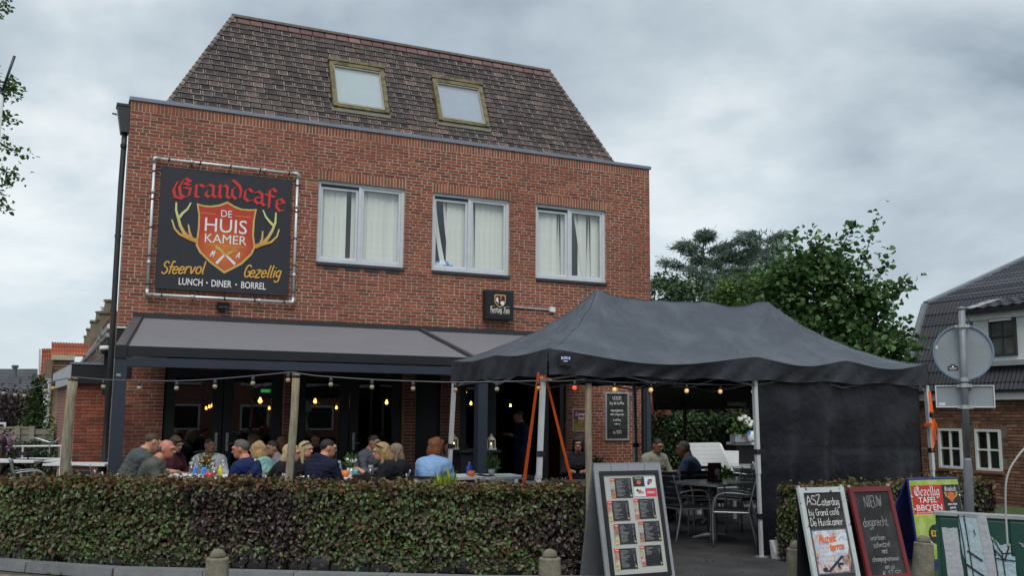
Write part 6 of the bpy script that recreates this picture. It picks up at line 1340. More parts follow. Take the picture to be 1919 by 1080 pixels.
M['bulboff'] = mat('cream_bulb', (.36, .29, .20), .25, var=.05); M['bulbon'] = emis('lit_bulb', (1, .62, .22), .3); M['bulbred'] = emis('red_bulb', (.8, .10, .04), .5); M['bulbyel'] = mat('yellow_bulb', (.62, .34, .08), .3)
def build_lights():
    T = thing('string_lights', (2.3, 10.4, 2.0), 'string of round bulbs strung from post to post and into the gazebo', 'string lights')
    nodes = [(-.9, 14.6), (.15, 11.83), (2.28, 10.24), (4.66, 9.115), (5.26, 9.22), (7.42, 9.26)]
    segs = [[(-10, 722), (20, 728), (45, 730), (75, 724), (105, 714), (140, 707)], [(140, 707), (195, 712), (262, 714), (332, 714.5), (404, 711), (475, 705), (548, 698)], [(548, 698), (585, 704), (621, 707), (698, 712), (775, 715), (854, 717), (935, 716), (1018, 714)], [(1018, 714), (1050, 715), (1100, 712)], [(1100, 712), (1152, 717), (1220, 718), (1287, 720), (1350, 721.5), (1416, 722)]]
    bulbs = [[(30, 729, 'o'), (8, 726, 'o'), (47, 730, 'o'), (87, 720, 'o'), (101, 715, 'y')], [(195, 712, 'o'), (262, 714, 'o'), (332, 714.5, 'o'), (404, 711, 'o'), (475, 705, 'o'), (541, 699, 'o')], [(621, 707, 'o'), (698, 712, 'o'), (775, 715, 'o'), (854, 717, 'o'), (932, 716, 'o'), (1010, 714, 'y')], [(1077, 713.5, 'r')], [(1152, 717, 'l'), (1220, 718, 'l'), (1287, 720, 'l'), (1350, 721.5, 'l'), (1412, 722, 'l')]]
    for k, sg in enumerate(segs):
        a, c = Vector((*nodes[k], 0)), Vector((*nodes[k+1], 0)); d = (c-a).normalized(); n = Vector((d.y, -d.x, 0)); H = lambda x, y: hit(x, y, a, n)
        P = [H(*p) for p in sg]; m = MB(); m.tube(_smooth3(P, 4), .0065, 5); m.build('cable', M['cable'], T, smooth=True)
        for x, y, kd in bulbs[k]:
            p = H(x, y); s = MB(); s.lathe([(0, -.002), (.017, -.004), (.021, -.045), (.018, -.055), (0, -.055)], p, 9); so_ = s.build('socket', M['black'], T, smooth=True)
            s = MB(); s.lathe([(.012, -.054), (.021, -.063), (.025, -.077), (.022, -.093), (.012, -.102), (0, -.105)], p, 10); s.build('bulb', M[{'o': 'bulboff', 'l': 'bulbon', 'r': 'bulbred', 'y': 'bulbyel'}[kd]], so_, smooth=True)
M['cable'] = mat('light_cable', (.10, .10, .11), .45)
build_lights()
# ------------------------------------------------------------------ furniture
M['alu'] = mat('brushed_aluminium', (.36, .37, .39), .4, .7, var=.08); M['slat'] = mat('dark_slat', (.022, .024, .028), .5, var=.25, scale=8); M['chairseat'] = mat('dark_seat', (.030, .032, .036), .6, var=.25, scale=8); M['gcush'] = mat('grey_back_panel', (.10, .11, .13), .6, var=.1)
M['ttop'] = mat('white_table_top', (.74, .76, .77), .45, var=.06); M['tgrey'] = mat('grey_table_top', (.42, .44, .45), .25, .1, var=.1)
def make_chair(label, group):
    T = thing('terrace_chair', (0, 0, 0), label, 'chair', group); A = M['alu']
    for s in (-1, 1):
        m = MB(); m.tube(_smooth3([Vector(v) for v in ((s*.24, .23, 0), (s*.245, .235, .40), (s*.25, .20, .60), (s*.255, .10, .665), (s*.255, -.10, .665), (s*.24, -.235, .64))], 3), .0125, 6); m.build('front_leg', A, T, smooth=True)
        m = MB(); m.tube(_smooth3([Vector(v) for v in ((s*.225, -.30, 0), (s*.225, -.215, .40), (s*.22, -.215, .50), (s*.215, -.265, .70), (s*.21, -.31, .87))], 3), .0125, 6); m.build('rear_leg', A, T, smooth=True)
    m = MB(); m.tube([(-.24, .235, .43), (.24, .235, .43)], .011, 6); m.tube([(-.225, -.21, .43), (.225, -.21, .43)], .011, 6); m.tube([(-.235, .22, .43), (-.225, -.2, .43)], .011, 6); m.tube([(.235, .22, .43), (.225, -.2, .43)], .011, 6); m.build('seat_frame', A, T)
    m = MB(); m.bbox((-.222, -.20, .438), (.222, .225, .462)); m.build('seat', M['chairseat'], T)
    for k in range(5):
        z = .50+.072*k; y = -.212-.10*(z-.48)*1.0-.05*(z-.48); m = MB(); m.hexa([(-.205, y-.016, z), (.205, y-.016, z), (.205, y, z), (-.205, y, z), (-.20, y-.026, z+.052), (.20, y-.026, z+.052), (.20, y-.010, z+.052), (-.20, y-.010, z+.052)]); m.build('back_slat', M['slat'], T)
    return T
CH0 = None
def chair(x, y, phi, label, group='aluminium chairs with dark slats on the terrace'):
    global CH0
    rz = img_rz(phi)
    if CH0 is None: CH0 = make_chair(label, group); o = CH0; o.location = (x, y, 0.0); o.rotation_euler = (0, 0, rz)
    else: o = dup(CH0, (x, y, 0.0), rz, label, group)
    return o
def table(x, y, w, d, phi, label, top='ttop', z=.78, name='terrace_table', t=.035):
    T = thing(name, (0, 0, 0), label, 'table', 'tables on the terrace'); m = MB(); m.bbox((-w/2, -d/2, z-t), (w/2, d/2, z)); m.build('table_top', M[top], T)
    cs = (0,) if w < 1 else (-w*.3, w*.3)
    for cx in cs:
        m = MB(); m.lathe([(.035, .06), (.032, z-t-.02), (.0, z-t-.02)], (cx, 0, 0), 10); leg = m.build('pedestal', M['alu'], T, smooth=True)
        for a in range(4):
            q = MB(); an = a*math.pi/2+.785; p0 = Vector((cx, 0, .06)); p1 = Vector((cx+.29*math.cos(an), .29*math.sin(an), .012)); q.tube([p0, p0.lerp(p1, .5)+Vector((0, 0, .012)), p1], [.035, .03, .016], 6); q.build('foot', M['alu'], leg)
    m = MB(); m.bbox((-w*.42, -d*.25, z-t-.022), (w*.42, d*.25, z-t-.001)); m.build('under_frame', M['dgrey'], T)
    T.location = (x, y, 0); T.rotation_euler = (0, 0, img_rz(phi)); return T
def P2(px, d, py=880):
    p = atd(px, py, d); return p.x, p.y
ZT = .78
table(*P2(382, 12.95), 1.9, .85, 90, 'white table with beer glasses and flowers between the seated men'); table(*P2(648, 13.0), 1.15, .75, 90, 'white table with orange pot and blue bottle in front of the woman in black')
table(*P2(868, 13.4), .72, .72, 115, 'white table with an orange candle pot right of the woman in the light blue jacket'); table(*P2(938, 13.5), .62, .7, 115, 'white table with a small white plant pot beside the dark awning post')
table(*P2(1066, 12.3), .9, .75, 115, 'pale grey table behind the white gazebo leg at the hedge', 'tgrey')
q = aZ(1340, 904, .75); table(q.x+.02, q.y+.05, .80, .80, 128, 'grey table with a menu holder under the gazebo nearest the entrance', 'tgrey', .75)
table(*P2(1322, 15.0), .75, .75, 110, 'dark topped table behind the front gazebo table', 'chairseat', .75); table(*P2(1398, 17.2, 865), .8, .8, 100, 'grey table in front of the white corner bench', 'tgrey', .77)
table(*P2(12, 16.8, 870), 1.3, .75, 90, 'white table cut by the left edge of the photo'); table(*P2(96, 17.2, 870), 1.30, .8, 90, 'white table left of the grey wooden post'); table(*P2(153, 15.9, 880), 1.0, .6, 90, 'white table between the grey wooden post and the awning post')
def build_benches():
    x, y = P2(177, 16.9, 870); T = thing('slatted_bench', (x, y, 0), 'grey slatted bench behind the white table at the brick annex', 'bench')
    u = Vector((math.cos(-.44), math.sin(-.44), 0)); v = Vector((-u.y, u.x, 0)); c = Vector((x, y, 0))
    for k in range(3): m = MB(); m.hexa([c+u*a+v*b+Vector((0, 0, z)) for z in (.55+.12*k, .64+.12*k) for a, b in ((-.45, .25), (.55, .25), (.55, .28), (-.45, .28))]); m.build('back_slat', M['gcush'], T)
    for k in range(4): m = MB(); m.hexa([c+u*a+v*b+Vector((0, 0, z)) for z in (.42, .445) for a, b in ((-.45, -.2+.11*k), (.55, -.2+.11*k), (.55, -.11+.11*k), (-.45, -.11+.11*k))]); m.build('seat_slat', M['gcush'], T)
    for a in (-.47, .57):
        m = MB(); m.hexa([c+u*(a+p)+v*b+Vector((0, 0, z)) for z in (0, .91) for p, b in ((-.02, .24), (.02, .24), (.02, .29), (-.02, .29))]); m.hexa([c+u*(a+p)+v*b+Vector((0, 0, z)) for z in (0, .44) for p, b in ((-.02, -.2), (.02, -.2), (.02, -.15), (-.02, -.15))]); m.build('leg', M['wpaint'], T)
    # white lounge bench on the right: sloping boarded back and a low seat
    p = [atd(x, y, d) for x, y, d in ((1292, 832, 16.9), (1350, 831, 16.2), (1374, 884, 15.6), (1312, 886, 16.3))]; T = thing('white_bench', (p[3].x, p[3].y, 0), 'wide white boarded bench with sloping back in front of the tall green hedge', 'bench')
    n = 7; nn = (p[1]-p[0]).cross(p[3]-p[0]).normalized()*.03
    for k in range(n):
        a, b_ = p[0].lerp(p[3], k/n), p[1].lerp(p[2], k/n); c, d = p[0].lerp(p[3], (k+.96)/n), p[1].lerp(p[2], (k+.96)/n); m = MB(); m.hexa([c+nn, d+nn, d-nn, c-nn, a+nn, b_+nn, b_-nn, a-nn]); m.build('back_board', M['wpaint'], T)
    m = MB(); s0, s1 = p[3], p[2]; fwd = Vector((-.30, -.55, 0)); m.hexa([s0+Vector((0, 0, -.40)), s1+Vector((0, 0, -.40)), s1+Vector((0, 0, -.40))+fwd, s0+Vector((0, 0, -.4))+fwd, s0+Vector((0, 0, -.22)), s1+Vector((0, 0, -.22)), s1+fwd+Vector((0, 0, -.22)), s0+fwd+Vector((0, 0, -.22))]); m.build('seat', M['wpaint'], T)
    for q in (s0, s1, s0+fwd, s1+fwd): m = MB(); m.bbox((q.x-.04, q.y-.04, 0), (q.x+.04, q.y+.04, q.z-.401)); m.build('leg', M['wpaint'], T)
    p = [atd(x, y, 17.6) for x, y in ((1352, 845), (1385, 846), (1385, 884), (1352, 884))]; T = thing('white_bench', (p[3].x, p[3].y, 0), 'smaller white bench end right of the sloping white bench', 'bench'); m = MB(); o = Vector((.05, .08, 0)); m.hexa([p[3], p[2], p[2]+o, p[3]+o, p[0], p[1], p[1]+o, p[0]+o]); m.build('back_panel', M['wpaint'], T)
    m = MB(); f = Vector((-.22, -.4, 0)); z = Vector((0, 0, -.20)); m.hexa([p[3]+z+f, p[2]+z+f, p[2]+z, p[3]+z, p[3]+f, p[2]+f, p[2]-o*.1, p[3]-o*.1]); m.build('seat', M['wpaint'], T)
    for q in (p[3], p[2]): m = MB(); m.bbox((q.x-.03, q.y, 0), (q.x+.03, q.y+.05, q.z+.05)); m.build('leg', M['wpaint'], T)
    # shelf with planter
    a, b_ = atd(1371, 829, 18.3), atd(1416, 829, 18.0); T = thing('garden_shelf', (a.x, a.y, 0), 'narrow white shelf on a dark stand in front of the green hedge', 'shelf'); m = MB(); m.bbox((a.x, a.y-.15, a.z-.055), (b_.x+.3, a.y+.15, a.z)); m.build('shelf_board', M['wpaint'], T); m = MB(); m.bbox((a.x+.05, a.y-.08, 0), (b_.x+.28, a.y+.12, a.z-.056)); m.build('stand', M['black'], T)
    return a, b_
SHA, SHB = build_benches()
chairs_free = [
 (P2(1282, 12.75), 25, 'chair with its dark back to us left of the front gazebo table'), (P2(1372, 12.35), 165, 'chair at the right side of the front gazebo table beside the white leg'), (P2(1316, 13.7), 285, 'chair behind the front gazebo table facing us'), (P2(1385, 14.2), 215, 'chair behind the menu holder half hidden by the gazebo leg'),
 (P2(1300, 15.6), 95, 'black slatted chair right behind the man in the blue grey shirt'), (P2(1378, 16.2), 170, 'black slatted chair in front of the sloping white bench'), (P2(1416, 16.6), 200, 'chair with white frame half hidden by the black curtain'), (P2(1258, 13.9), 60, 'dark chair close behind the menu board'),
 (P2(752, 13.4), 150, 'empty chair with bright tubes behind the woman in black'), (P2(953, 12.6), 200, 'empty chair standing left of the orange straps'), (P2(1052, 11.7), 0, 'empty chair behind the white gazebo leg'), (P2(1112, 12.9), 180, 'chair behind the split wooden post'),
 (P2(58, 15.6), 30, 'chair with white frame in front of the white tables at the far left'), (P2(185, 14.2), 60, 'chair with a folded cloth beside the left awning post')]
for (x, y), ph, lab in chairs_free: chair(x, y, ph, lab)
def low_seat(px0, px1, d, label):
    a, b_ = atd(px0, 900, d), atd(px1, 902, d); T = thing('lounge_chair', ((a.x+b_.x)/2, a.y, 0), label, 'chair', 'grey lounge chairs just behind the hedge'); z1 = a.z+.0; m = MB(); u = (b_-a).normalized(); v = Vector((-u.y, u.x, 0)); v.z = 0; u.z = 0
    A, B = Vector((a.x, a.y, 0)), Vector((b_.x, b_.y, 0)); H = lambda q, s, z: q+v*s+Vector((0, 0, z))
    m.hexa([H(A, 0, .55), H(B, 0, .55), H(B, .035, .55), H(A, .035, .55), H(A, 0, z1), H(B, 0, z1), H(B, .03, z1), H(A, .03, z1)]); m.build('back_panel', M['gcush'], T); m = MB(); m.hexa([H(A, .04, .40), H(B, .04, .40), H(B, .5, .40), H(A, .5, .40), H(A, .04, .44), H(B, .04, .44), H(B, .5, .44), H(A, .5, .44)]); m.build('seat', M['gcush'], T)
    for q in (A-u*.03, B+u*.03):
        for s, h in ((0, z1+.01), (.48, .62)): m = MB(); p = H(q, s, 0); m.bbox((p.x-.018, p.y-.018, 0), (p.x+.018, p.y+.018, h)); m.build('leg', M['legw'], T)
        m = MB(); m.tube([H(q, 0, .62), H(q, .48, .62)], .018, 5); m.build('armrest', M['legw'], T)
low_seat(784, 848, 11.6, 'grey lounge chair behind the hedge below the woman in light blue'); low_seat(899, 963, 11.4, 'grey lounge chair behind the hedge between gazebo legs')
# ------------------------------------------------------------------ things on the tables
M['beer'] = mat('amber_beer', (.30, .11, .02), .15); M['dbeer'] = mat('dark_beer', (.12, .035, .012), .15); M['foam'] = mat('beer_foam', (.80, .76, .66), .8); M['cl'] = glass('clear_glass', (.92, .95, .95), 1.2, add=.08); M['potw'] = mat('white_pot', (.66, .67, .66), .5); M['oran'] = mat('orange_glass', (.75, .20, .03), .25); M['redp'] = mat('red_plastic', (.70, .03, .03), .35); M['bluep'] = mat('blue_can', (.05, .18, .60), .3, col2=(.6, .65, .7), c2scale=16); M['cyan'] = mat('cyan_label', (.12, .50, .55), .3); M['cobalt'] = mat('cobalt_glass', (.04, .06, .40), .2); M['leafg'] = leafmat('pot_plant_leaf', [(2, (.06, .12, .03)), (1, (.09, .15, .04))]); M['flor'] = mat('orange_flower', (.75, .22, .05), .7); M['flow'] = mat('white_flower', (.78, .78, .76), .7); M['floy'] = mat('yellow_flower', (.70, .62, .05), .7); M['candle'] = emis('candle_flame', (1, .5, .12), 5)
def item(px, py, d, name, label, cat, parts, z=ZT, group=None):
    p = atd(px, py, d); p.z = z+.001; T = thing(name, p, label, cat, group)
    for nm, prof, m in parts:
        b = MB(); b.lathe(prof, p, 12); b.build(nm, M[m] if isinstance(m, str) else m, T, smooth=True)
    return T, p
def beer(px, d, label, m='beer', h=.16, r=.036): item(px, 880, d, 'beer_glass', label, 'glass', [('glass', [(r*.75, 0), (r*.85, h*.1), (r, h), (r*.94, h-.002), (r*.8, .012), (0, .012)], 'cl'), ('beer', [(0, .013), (r*.78, .014), (r*.9, h*.80), (0, h*.80)], m), ('foam', [(r*.90, h*.802), (r*.93, h*.97), (0, h*.985)], 'foam')], group='glasses on the terrace tables')
beer(359, 13.3, 'tall glass of dark beer by the hands of the person in maroon', 'dbeer'); beer(402, 12.6, 'short full beer glass next to the red cup', 'beer', .12, .045); beer(695, 13.0, 'glass of dark beer beside the black purse', 'dbeer', .15); beer(399, 13.4, 'beer glass in front of the man in the white T-shirt', 'beer', .15)
def wine(px, d, label): item(px, 880, d, 'wine_glass', label, 'glass', [('foot', [(.034, 0), (.032, .004), (.005, .01), (.005, .09), (0, .09)], 'cl'), ('bowl', [(.005, .091), (.032, .12), (.038, .155), (.030, .20)], 'cl')], group='glasses on the terrace tables')
wine(373, 13.5, 'wine glass left of the table flowers'); wine(418, 13.3, 'wine glass right of the table flowers'); wine(362, 13.8, 'wine glass behind the dark beer'); wine(635, 13.2, 'wine glass left of the orange pot'); wine(628, 13.4, 'wine glass nearest the man in the navy hoodie')
item(367, 880, 12.9, 'drink_can', 'blue and white drink can left of the flowers', 'can', [('can', [(.028, 0), (.032, .006), (.032, .10), (.026, .112), (0, .112)], 'bluep')]); item(383, 880, 12.8, 'drink_can', 'blue drink can in front of the flowers', 'can', [('can', [(.028, 0), (.032, .006), (.032, .10), (.026, .112), (0, .112)], 'bluep')])
item(394, 880, 12.3, 'red_cup', 'small red plastic cup at the table edge behind the hedge', 'cup', [('cup', [(.045, 0), (.055, .07), (.05, .07), (.04, .01), (0, .01)], 'redp')]); item(413, 880, 12.7, 'juice_bottle', 'small yellow bottle beside the short beer', 'bottle', [('bottle', [(.028, 0), (.028, .09), (.012, .12), (.012, .15), (0, .15)], 'floy')])
item(648, 880, 12.9, 'candle_pot', 'round orange candle pot left of the blue bottle', 'pot', [('pot', [(.03, 0), (.062, .03), (.062, .06), (.045, .085), (.04, .08), (0, .05)], 'oran')]); item(884, 880, 13.2, 'candle_pot', 'bright orange candle pot beside the cobalt bottle', 'pot', [('pot', [(.03, 0), (.055, .025), (.055, .05), (.042, .075), (.038, .07), (0, .05)], 'oran')])
item(667, 880, 12.9, 'water_bottle', 'clear bottle with a cyan label beside the orange pot', 'bottle', [('bottle', [(.032, 0), (.033, .02), (.033, .15), (.013, .20), (.013, .24), (0, .24)], 'cl'), ('label', [(.0335, .02), (.0335, .11)], 'cyan')]); item(880, 880, 13.45, 'cobalt_bottle', 'dark blue glass bottle beside the orange candle pot', 'bottle', [('bottle', [(.04, 0), (.045, .03), (.045, .11), (.018, .15), (.018, .18), (0, .18)], 'cobalt')]); item(659, 880, 12.8, 'tumbler', 'empty clear tumbler between orange pot and blue bottle', 'glass', [('glass', [(.03, 0), (.036, .12), (.033, .12), (.028, .01), (0, .01)], 'cl')])
def plant(px, d, label, z=ZT, pot='potw', leaf='leafg', fl=None, r=.05, hp=.09, hl=.12, n=90, cat='potted plant', name='potted_plant', leafsz=(.07, .03)):
    T, p = item(px, 880, d, name, label, cat, [('pot', [(r*.75, 0), (r, hp), (r*.9, hp), (r*.7, .02), (0, hp*.8)], pot)], z); rs = np.random.default_rng(px)
    P = np.array([list(p)])+np.array([[0, 0, hp]])+rs.normal(0, 1, (n, 3))*np.array([r*.7, r*.7, hl*.35])+np.array([[0, 0, hl*.4]]); P[:, 2] = np.maximum(P[:, 2], p.z+hp*.9); N = unit(rs.normal(0, .8, (n, 3))+np.array([0, 0, .5])); U = unit((P-np.array(list(p))-np.array([0, 0, hp*.5]))+rs.normal(0, .03, (n, 3))); U = unit(U-N*(U*N).sum(1)[:, None]*.5)
    V, F, per = leaf_arrays(P, N, U, np.full(n, leafsz[0]), np.full(n, leafsz[1])); foliage('leaves', V, F, np.zeros(n, int), [M[leaf]], T, per)
    if fl:
        for k in range(7): b = MB(); c = p+Vector((rs.normal(0, r*.9), rs.normal(0, r*.9), hp+hl*rs.uniform(.55, 1.0))); b.lathe([(0, -.015), (.02, -.01), (.028, .004), (.018, .018), (0, .022)], c, 8); b.build('flower', M[fl], T, smooth=True)
plant(386, 13.0, 'vase of orange flowers in the middle of the men\'s table', fl='flor', pot='cl', hl=.16); plant(922, 13.4, 'small green plant in a white pot on the table by the awning post'); plant(657, 13.4, 'leafy white flowers in a pot behind the orange candle pot', fl='flow', hl=.14)
plant(1361, 12.4, 'small green plant in a grey pot beside the menu holder', .75, 'potw', r=.045, hp=.075, hl=.09); plant(1121, 13.2, 'small plant in a white pot right of the split wooden post', .80, 'potw', hl=.10)
def shelfplant():
    p = SHA.lerp(SHB, .35); T = thing('flower_planter', p, 'grey planter with white flowers on the white shelf', 'planter'); b = MB(); b.bbox((p.x-.16, p.y-.08, p.z+.001), (p.x+.26, p.y+.08, p.z+.14)); b.build('trough', M['zincl'], T); rs = np.random.default_rng(8); n = 220
    P = np.array([list(p)])+rs.normal(0, 1, (n, 3))*np.array([.15, .08, .10])+np.array([[.05, 0, .28]]); N = unit(rs.normal(0, .8, (n, 3))+np.array([0, 0, .6])); U = unit(rs.normal(0, 1, (n, 3))); U = unit(U-N*(U*N).sum(1)[:, None]); V, F, per = leaf_arrays(P, N, U, np.full(n, .09), np.full(n, .05)); foliage('leaves', V, F, np.zeros(n, int), [M['leafg']], T, per)
    for k, (dx, dz) in enumerate(((-.02, .42), (.08, .46), (.16, .42), (.24, .36), (.10, .36), (.20, .31))): b = MB(); b.lathe([(0, -.05), (.05, -.03), (.06, .01), (.04, .045), (0, .05)], (p.x+dx, p.y-.05, p.z+dz), 9); b.build('flower', M['flow'], T, smooth=True)
    p = SHA.lerp(SHB, .85); b = MB(); b.lathe([(.06, 0), (.08, .02), (.08, .14), (.06, .20), (0, .21)], p, 10); o = b.build('plastic_bag', M['bag'], None, smooth=True); tag(o, 'white and blue plastic bag standing on the right end of the white shelf', 'bag')
shelfplant()
def menu_holder():
    q = aZ(1340, 904, .75); x, y, z = q.x, q.y+.0, .751; T = thing('menu_holder', (x, y, z), 'dark red folded menu holder standing on the front gazebo table', 'menu'); u = Vector((.96, -.28, 0)); v = Vector((.28, .96, 0)); c = Vector((x, y, z)); p = lambda a, b_, h: c+u*a+v*b_+Vector((0, 0, h))
    m = MB(); m.hexa([p(-.09, -.05, 0), p(.09, -.05, 0), p(.09, -.044, 0), p(-.09, -.044, 0), p(-.09, -.006, .25), p(.09, -.006, .25), p(.09, 0, .25), p(-.09, 0, .25)]); m.build('front_card', M['menured'], T); m = MB(); m.hexa([p(-.09, .044, 0), p(.09, .044, 0), p(.09, .05, 0), p(-.09, .05, 0), p(-.09, .001, .25), p(.09, .001, .25), p(.09, .007, .25), p(-.09, .007, .25)]); m.build('back_card', M['black'], T)
    n = Vector((0, 0, 0))+(-v*.98+Vector((0, 0, .17))).normalized(); up = (v*.17+Vector((0, 0, .98))).normalized(); o = p(.03, -.029, .13)+n*.004; m = MB(); m.poly([o+u*.04*math.cos(k*.524)+up*.045*math.sin(k*.524) for k in range(12)]); m.build('print', M['menupink'], T)
M['menured'] = mat('menu_card', (.06, .012, .022), .35, col2=(.012, .012, .014), c2scale=9); M['menupink'] = mat('menu_round_print', (.50, .36, .42), .5)
menu_holder()
M['lant'] = mat('lantern_white_shaded', (.38, .38, .36), .6)  # white lanterns; the shade they stand in is put into this grey
def lantern(px, py, d, label, z):
    p = atd(px, py, d); p.z = z; T = thing('lantern', p, label, 'lantern', 'white lanterns on the sideboard'); m = MB(); a = .05
    for sx in (-1, 1):
        for sy in (-1, 1): m.bbox((p.x+sx*a-.008, p.y+sy*a-.008, z), (p.x+sx*a+.008, p.y+sy*a+.008, z+.17))
    m.bbox((p.x-a-.02, p.y-a-.02, z+.001), (p.x+a+.02, p.y+a+.02, z+.03)); m.build('frame', M['lant'], T)
    m = MB(); m.lathe([(a*1.6, .171), (a*.7, .225), (a*.4, .23), (a*.4, .26), (0, .27)], p, 4, 0, Matrix.Rotation(.785, 3, 'Z')); m.build('lid', M['lant'], T); m = MB(); m.lathe([(.022, .031), (.022, .085), (0, .085)], p, 8); c = m.build('candle', M['potw'], T); m = MB(); m.lathe([(0, .086), (.009, .098), (.004, .122), (0, .126)], p, 6); m.build('flame', M['candle'], c)
def sideboard():
    a, b_ = P2(835, 16.9, 845), P2(940, 16.6, 845); T = thing('sideboard', ((a[0]+b_[0])/2, a[1], 0), 'dark sideboard with lanterns standing before the open doorway', 'sideboard'); m = MB(); m.bbox((a[0], min(a[1], b_[1]), .98), (b_[0], a[1]+.2, 1.02)); m.build('top', M['dgrn'], T); m = MB(); m.bbox((a[0]+.04, min(a[1], b_[1])+.05, 0), (b_[0]-.04, a[1]+.18, .979)); m.build('cabinet', M['black'], T)
    lantern(921, 838, 16.6, 'white lantern with a candle right of the dark awning post', 1.021); lantern(851, 838, 16.75, 'white lantern half hidden by the thin gazebo leg', 1.021)
sideboard()
p = atd(684, 892, 12.6); b = MB(); b.bbox((p.x-.16, p.y-.06, ZT+.001), (p.x+.16, p.y+.06, ZT+.05)); o = b.build('purse', M['black']); tag(o, 'black purse lying at the edge of the white table before the dark beer', 'purse')
# bright grassy plant just behind the hedge
p = atd(833, 905, 11.2); T = thing('grass_plant', (p.x, p.y, 0), 'yellow green grassy flowers poking above the hedge below the light blue jacket', 'plant'); b = MB(); b.lathe([(.10, 0), (.14, .55), (.12, .55), (0, .5)], (p.x, p.y, 0), 10); b.build('pot', M['dgrey'], T)
rs_ = np.random.default_rng(6); n_ = 420; P_ = np.tile([p.x, p.y, .60], (n_, 1))+rs_.normal(0, .04, (n_, 3)); N_ = unit(rs_.normal(0, 1, (n_, 3))); U_ = unit(rs_.normal(0, .5, (n_, 3))+np.array([0, 0, 1.0])); N_ = unit(N_-U_*(U_*N_).sum(1)[:, None]); V_, F_, per_ = leaf_arrays(P_, N_, U_, rs_.uniform(.18, .34, n_), np.full(n_, .03)); M['limeg'] = leafmat('grass_blade', [(2, (.30, .42, .05)), (2, (.48, .50, .06)), (1, (.16, .3, .05))], .4); foliage('blades', V_, F_, np.zeros(n_, int), [M['limeg']], T, per_)
# ------------------------------------------------------------------ dark canopy at the side of the cafe
def side_canopy():
    T = thing('side_canopy', (13.0, 17, 0), 'black fabric canopy with a low valance at the right side of the cafe', 'canopy'); z0 = aY(1225, 752, 17.6).z; x0, x1 = aY(1224, 760, 17.6).x, aY(1425, 760, 17.6).x
    m = MB(); xf = aY(1221, 730, 14.6).x; m.hexa([(xf, 14.6, 2.14), (x1+.6, 14.6, 2.14), (x1+.6, 17.6, z0+.0), (x0, 17.6, z0), (xf, 14.6, 2.18), (x1+.6, 14.6, 2.18), (x1+.6, 17.6, z0+.05), (x0, 17.6, z0+.05)]); m.build('fabric', M['tentdark'], T)
    m = MB(); m.hexa([(x0, 17.57, z0-.20), (x1+.6, 17.57, z0-.10), (x1+.6, 17.6, z0-.10), (x0, 17.6, z0-.20), (x0, 17.57, z0-.002), (x1+.6, 17.57, z0-.002), (x1+.6, 17.6, z0-.002), (x0, 17.6, z0-.002)]); m.build('valance', M['tentval'], T)
    a, b_ = aY(1366, 751, 17.5), aY(1403, 762, 17.5); m = MB(); m.quad((a.x, 17.555, b_.z), (b_.x, 17.555, b_.z), (b_.x, 17.555, a.z+.03), (a.x, 17.555, a.z+.03)); m.build('logo_panel', M['zincl'], T); sf = Surf((0, 17.553, 0), (1, 0, 0), (0, 0, 1)); m = MB(); m.poly([sf.p((a.x+b_.x)/2+.05*math.cos(k*.63), (a.z+b_.z)/2+.06+.045*math.sin(k*.63), .001) for k in range(10)]); text(m, sf, 'HERTOG JAN', (a.x+b_.x)/2, (a.z+b_.z)/2-.02, .05, 0, 0, .001, w=.3); m.build('logo', M['wpaint'], T)
    for x, y, h in ((aY(1205, 800, 14.7).x, 14.66, 2.13), (aY(1285, 800, 17.5).x, 17.52, z0-.01)): m = MB(); m.bbox((x-.025, y-.025, 0), (x+.025, y+.025, h)); m.build('pole', M['black'], T)
side_canopy()
def garden_wall():
    a, b_ = aY(1240, 800, 21), aY(1257.5, 800, 21); T = thing('garden_wall', (a.x, 21, 0), 'short brick wall end with a green plant beside the white bench', 'wall'); m = MB(); m.bbox((a.x-.6, 21.012, 0), (b_.x, 21.5, 2.35)); m.build('wall', M['mortar'], T); cache = {}; z = .0; k = 0
    while z < 2.3:
        x = a.x-.58; w = .212 if k % 2 else .101
        while x < b_.x-.03:
            ww = min(w, b_.x-x); key = (round(ww, 2), k % 3)
            if key not in cache: cache[key] = brick_mesh(ww, .0505, k).mesh('brick', M['brick'])
            if z > .5: inst(cache[key], 'brick', T, (x+ww/2, 21, z+.03))
            x += ww+.0105; w = .212
        z += .0615; k += 1
    bush(1231, 812, 20.5, .12, .52, 'narrow climbing ivy column between the cafe corner and the short brick wall', M['laurel'], 700, (.07, .055), 'plant', 'climbing_plant')
garden_wall()
